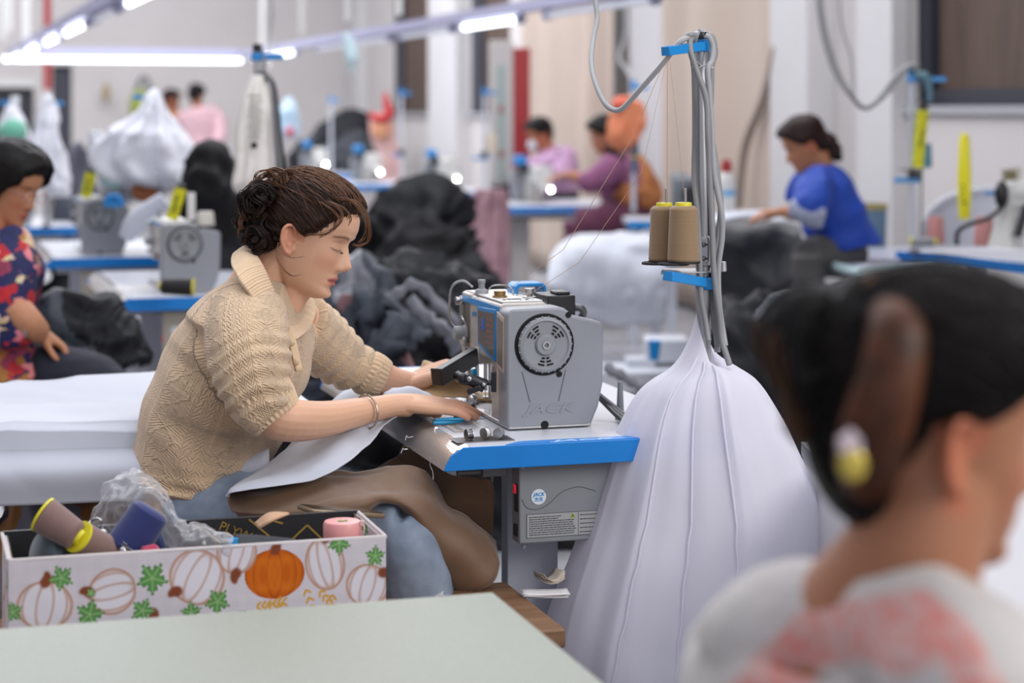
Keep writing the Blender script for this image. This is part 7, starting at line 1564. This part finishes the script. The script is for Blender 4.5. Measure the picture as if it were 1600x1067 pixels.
# left side wall just outside, white pipes and red post at the far left
struct('wall_left', rb(G(), -6.7, -6.5, -3, WB+.2, 0, WH), M_wall, smooth=False)
for px, w, l in ((5,.05,'leftmost'),(14,.05,'second'),(40,.06,'third')):
    tag(mk('white_pipe', G().tube([P(px,-60,19.), P(px,62 if px != 14 else 50,19.)], w/2*1.4, 10), M_mwhite), 'white hanging rod above the lamps at far left, %s from the picture edge' % l, 'rod')
tag(mk('red_post', G().tube([P(74,-40,23.5), P(74,32,23.5), P(74,140,23.5)], .045, 12), M_red), 'dark red post hanging down behind the lamps at far left', 'post')
tag(mk('wall_board', G().box(tuple(P(25,128,24.)), (.50,.04,.09)), M_mwhite), 'pale ledge on the far wall over the dark opening', 'ledge')
# low-hung lamp rows: trunking with tubes
ZL_ = 1.995
M_tube = mat('lamp_tube', '#f6fbff', .3, emit=4.); M_dim = mat('lamp_tube_off', '#dfe3ee', .3, emit=.15); M_tr = mat('trunking', '#a9a9c4', .5)
def row(name_lab, a, b0, b1):
    t = thing('lamp_trunking', name_lab, 'lamp rail', tuple(W(a, b0, ZL_+.06)), TH)
    mk('rail', rb(G(), a-.05, a+.05, b0, b1, ZL_+.035, ZL_+.10), M_tr, t); return t
def lamp(label, a, b0, b1, lit=True, along=True):
    t = thing('hanging_lamp', label, 'lamp', tuple(W(a, b0, ZL_)), TH)
    if along: p, q = W(a, b0, ZL_), W(a, b1, ZL_)
    else: p, q = W(b0, a, ZL_), W(b1, a, ZL_)
    dd = (q-p).normalized()
    mk('tube', G().tube([p, q], .021, 12), M_tube if lit else M_dim, t)
    mk('end_cap', G().tube([p-dd*.03, p+dd*.01], .033, 12), M_tr, t); mk('end_cap', G().tube([q-dd*.01, q+dd*.03], .033, 12), M_tr, t)
    return t
row('left lamp rail running diagonally towards the far corner', 1.1, 6.5, 22.0); row('middle lamp rail crossing the picture top', 3.55, 7.5, 22.0)
cr = thing('lamp_trunking', 'cross rail over the long horizontal lamp at left', 'lamp rail', tuple(W(2.3, 22, ZL_)), TH); mk('rail', rb(G(), 1.1, 3.55, 22., 22.1, ZL_+.035, ZL_+.13), M_tr, cr)
for i, (b0, b1, l) in enumerate(((9.0,10.35,'nearest lit lamp on the left rail, cut by the top edge'),(12.75,14.5,'second lit lamp from the top on the left rail'),(15.0,16.6,'third lit lamp down the left rail'),(17.3,19.2,'fourth lit lamp down the left rail'),(19.8,21.8,'last lit lamp at the far end of the left rail'))): lamp(l, 1.1, b0, b1)
lamp('unlit lamp between the two nearest lit lamps on the left rail', 1.1, 10.9, 12.2, False)
lamp('long lit horizontal lamp crossing the upper left', 22.05, 1.0, 3.6, True, False)
lamp('bright lit lamp on the middle rail above the red cabinet', 3.55, 11.45, 12.7)
lamp('lit lamp on the middle rail beside the black pole cap', 3.55, 18.6, 21.0)
lamp('unlit lamp on the middle rail beyond the bright one', 3.55, 13.0, 14.4, False); lamp('unlit lamp on the middle rail near the cyan bag', 3.55, 14.8, 17.6, False); lamp('unlit lamp on the middle rail left of the top cable', 3.55, 9.2, 10.9, False)
for px, d, l in ((472,17.,'left of the cyan bag'),(543,14.5,'above the cyan bag'),(624,13.6,'between the two shuttered windows'),(715,12.4,'over the bright middle lamp'),(410,20.5,'above the printed bag')):
    tag(mk('hanging_rod', G().tube([P(px,-60,d), Vector((P(px,0,d).x, d, ZL_+.1))], .022, 8), M_mwhite), 'white hanging rod carrying the middle lamp rail, '+l, 'rod')
tag(mk('hanging_cable', G().tube([P(420,-20,10.), P(425,15,10.), P(422,60,10.), P(423,95,9.9), P(421,112,9.8)], .008, 8, 6), M_cablew), 'thin pale cable dropping to the stand above the cardigan woman', 'cable')
tag(mk('hanging_cable', G().tube([P(975,-10,13.), P(978,50,13.), P(968,90,13.), P(980,110,12.9), P(988,128,12.8)], .012, 8, 6), M_cablew), 'thin pale cable dropping to the stand with the orange bag', 'cable')
tag(mk('hanging_cable', G().tube([P(130,40,17.), P(140,10,17.), P(155,-10,17.)], .012, 8, 6), M_cable), 'dark cable curling over the left lamp rail', 'cable')
for n_, g_ in (('hanging_lamp','tube lamps on the low rails'),('lamp_trunking','lamp rails over the workstations'),('sewing_machine','sewing machines in the workshop'),('sewing_table','blue-edged sewing tables'),
               ('thread_stand','thread stands on the sewing tables'),('garment_pile','heaps of dark garments'),('hanging_bag','bags hung on the stands'),('hanging_rod','white rods carrying the lamp rails'),
               ('neon_tube','neon yellow tubes'),('covered_table','tables covered in white cloth'),('thread_cone','thread cones on the other workstations'),('curtain','beige curtains on the side wall'),
               ('white_pipe','white rods at far left'),('twisted_cloth','loose cloth strips on the heaps'),('fabric_scrap','small fabric scraps')):
    for o in bpy.data.objects:
        if o.parent is None and o.name.split('.')[0] == n_ and 'label' in o and 'group' not in o: o['group'] = g_
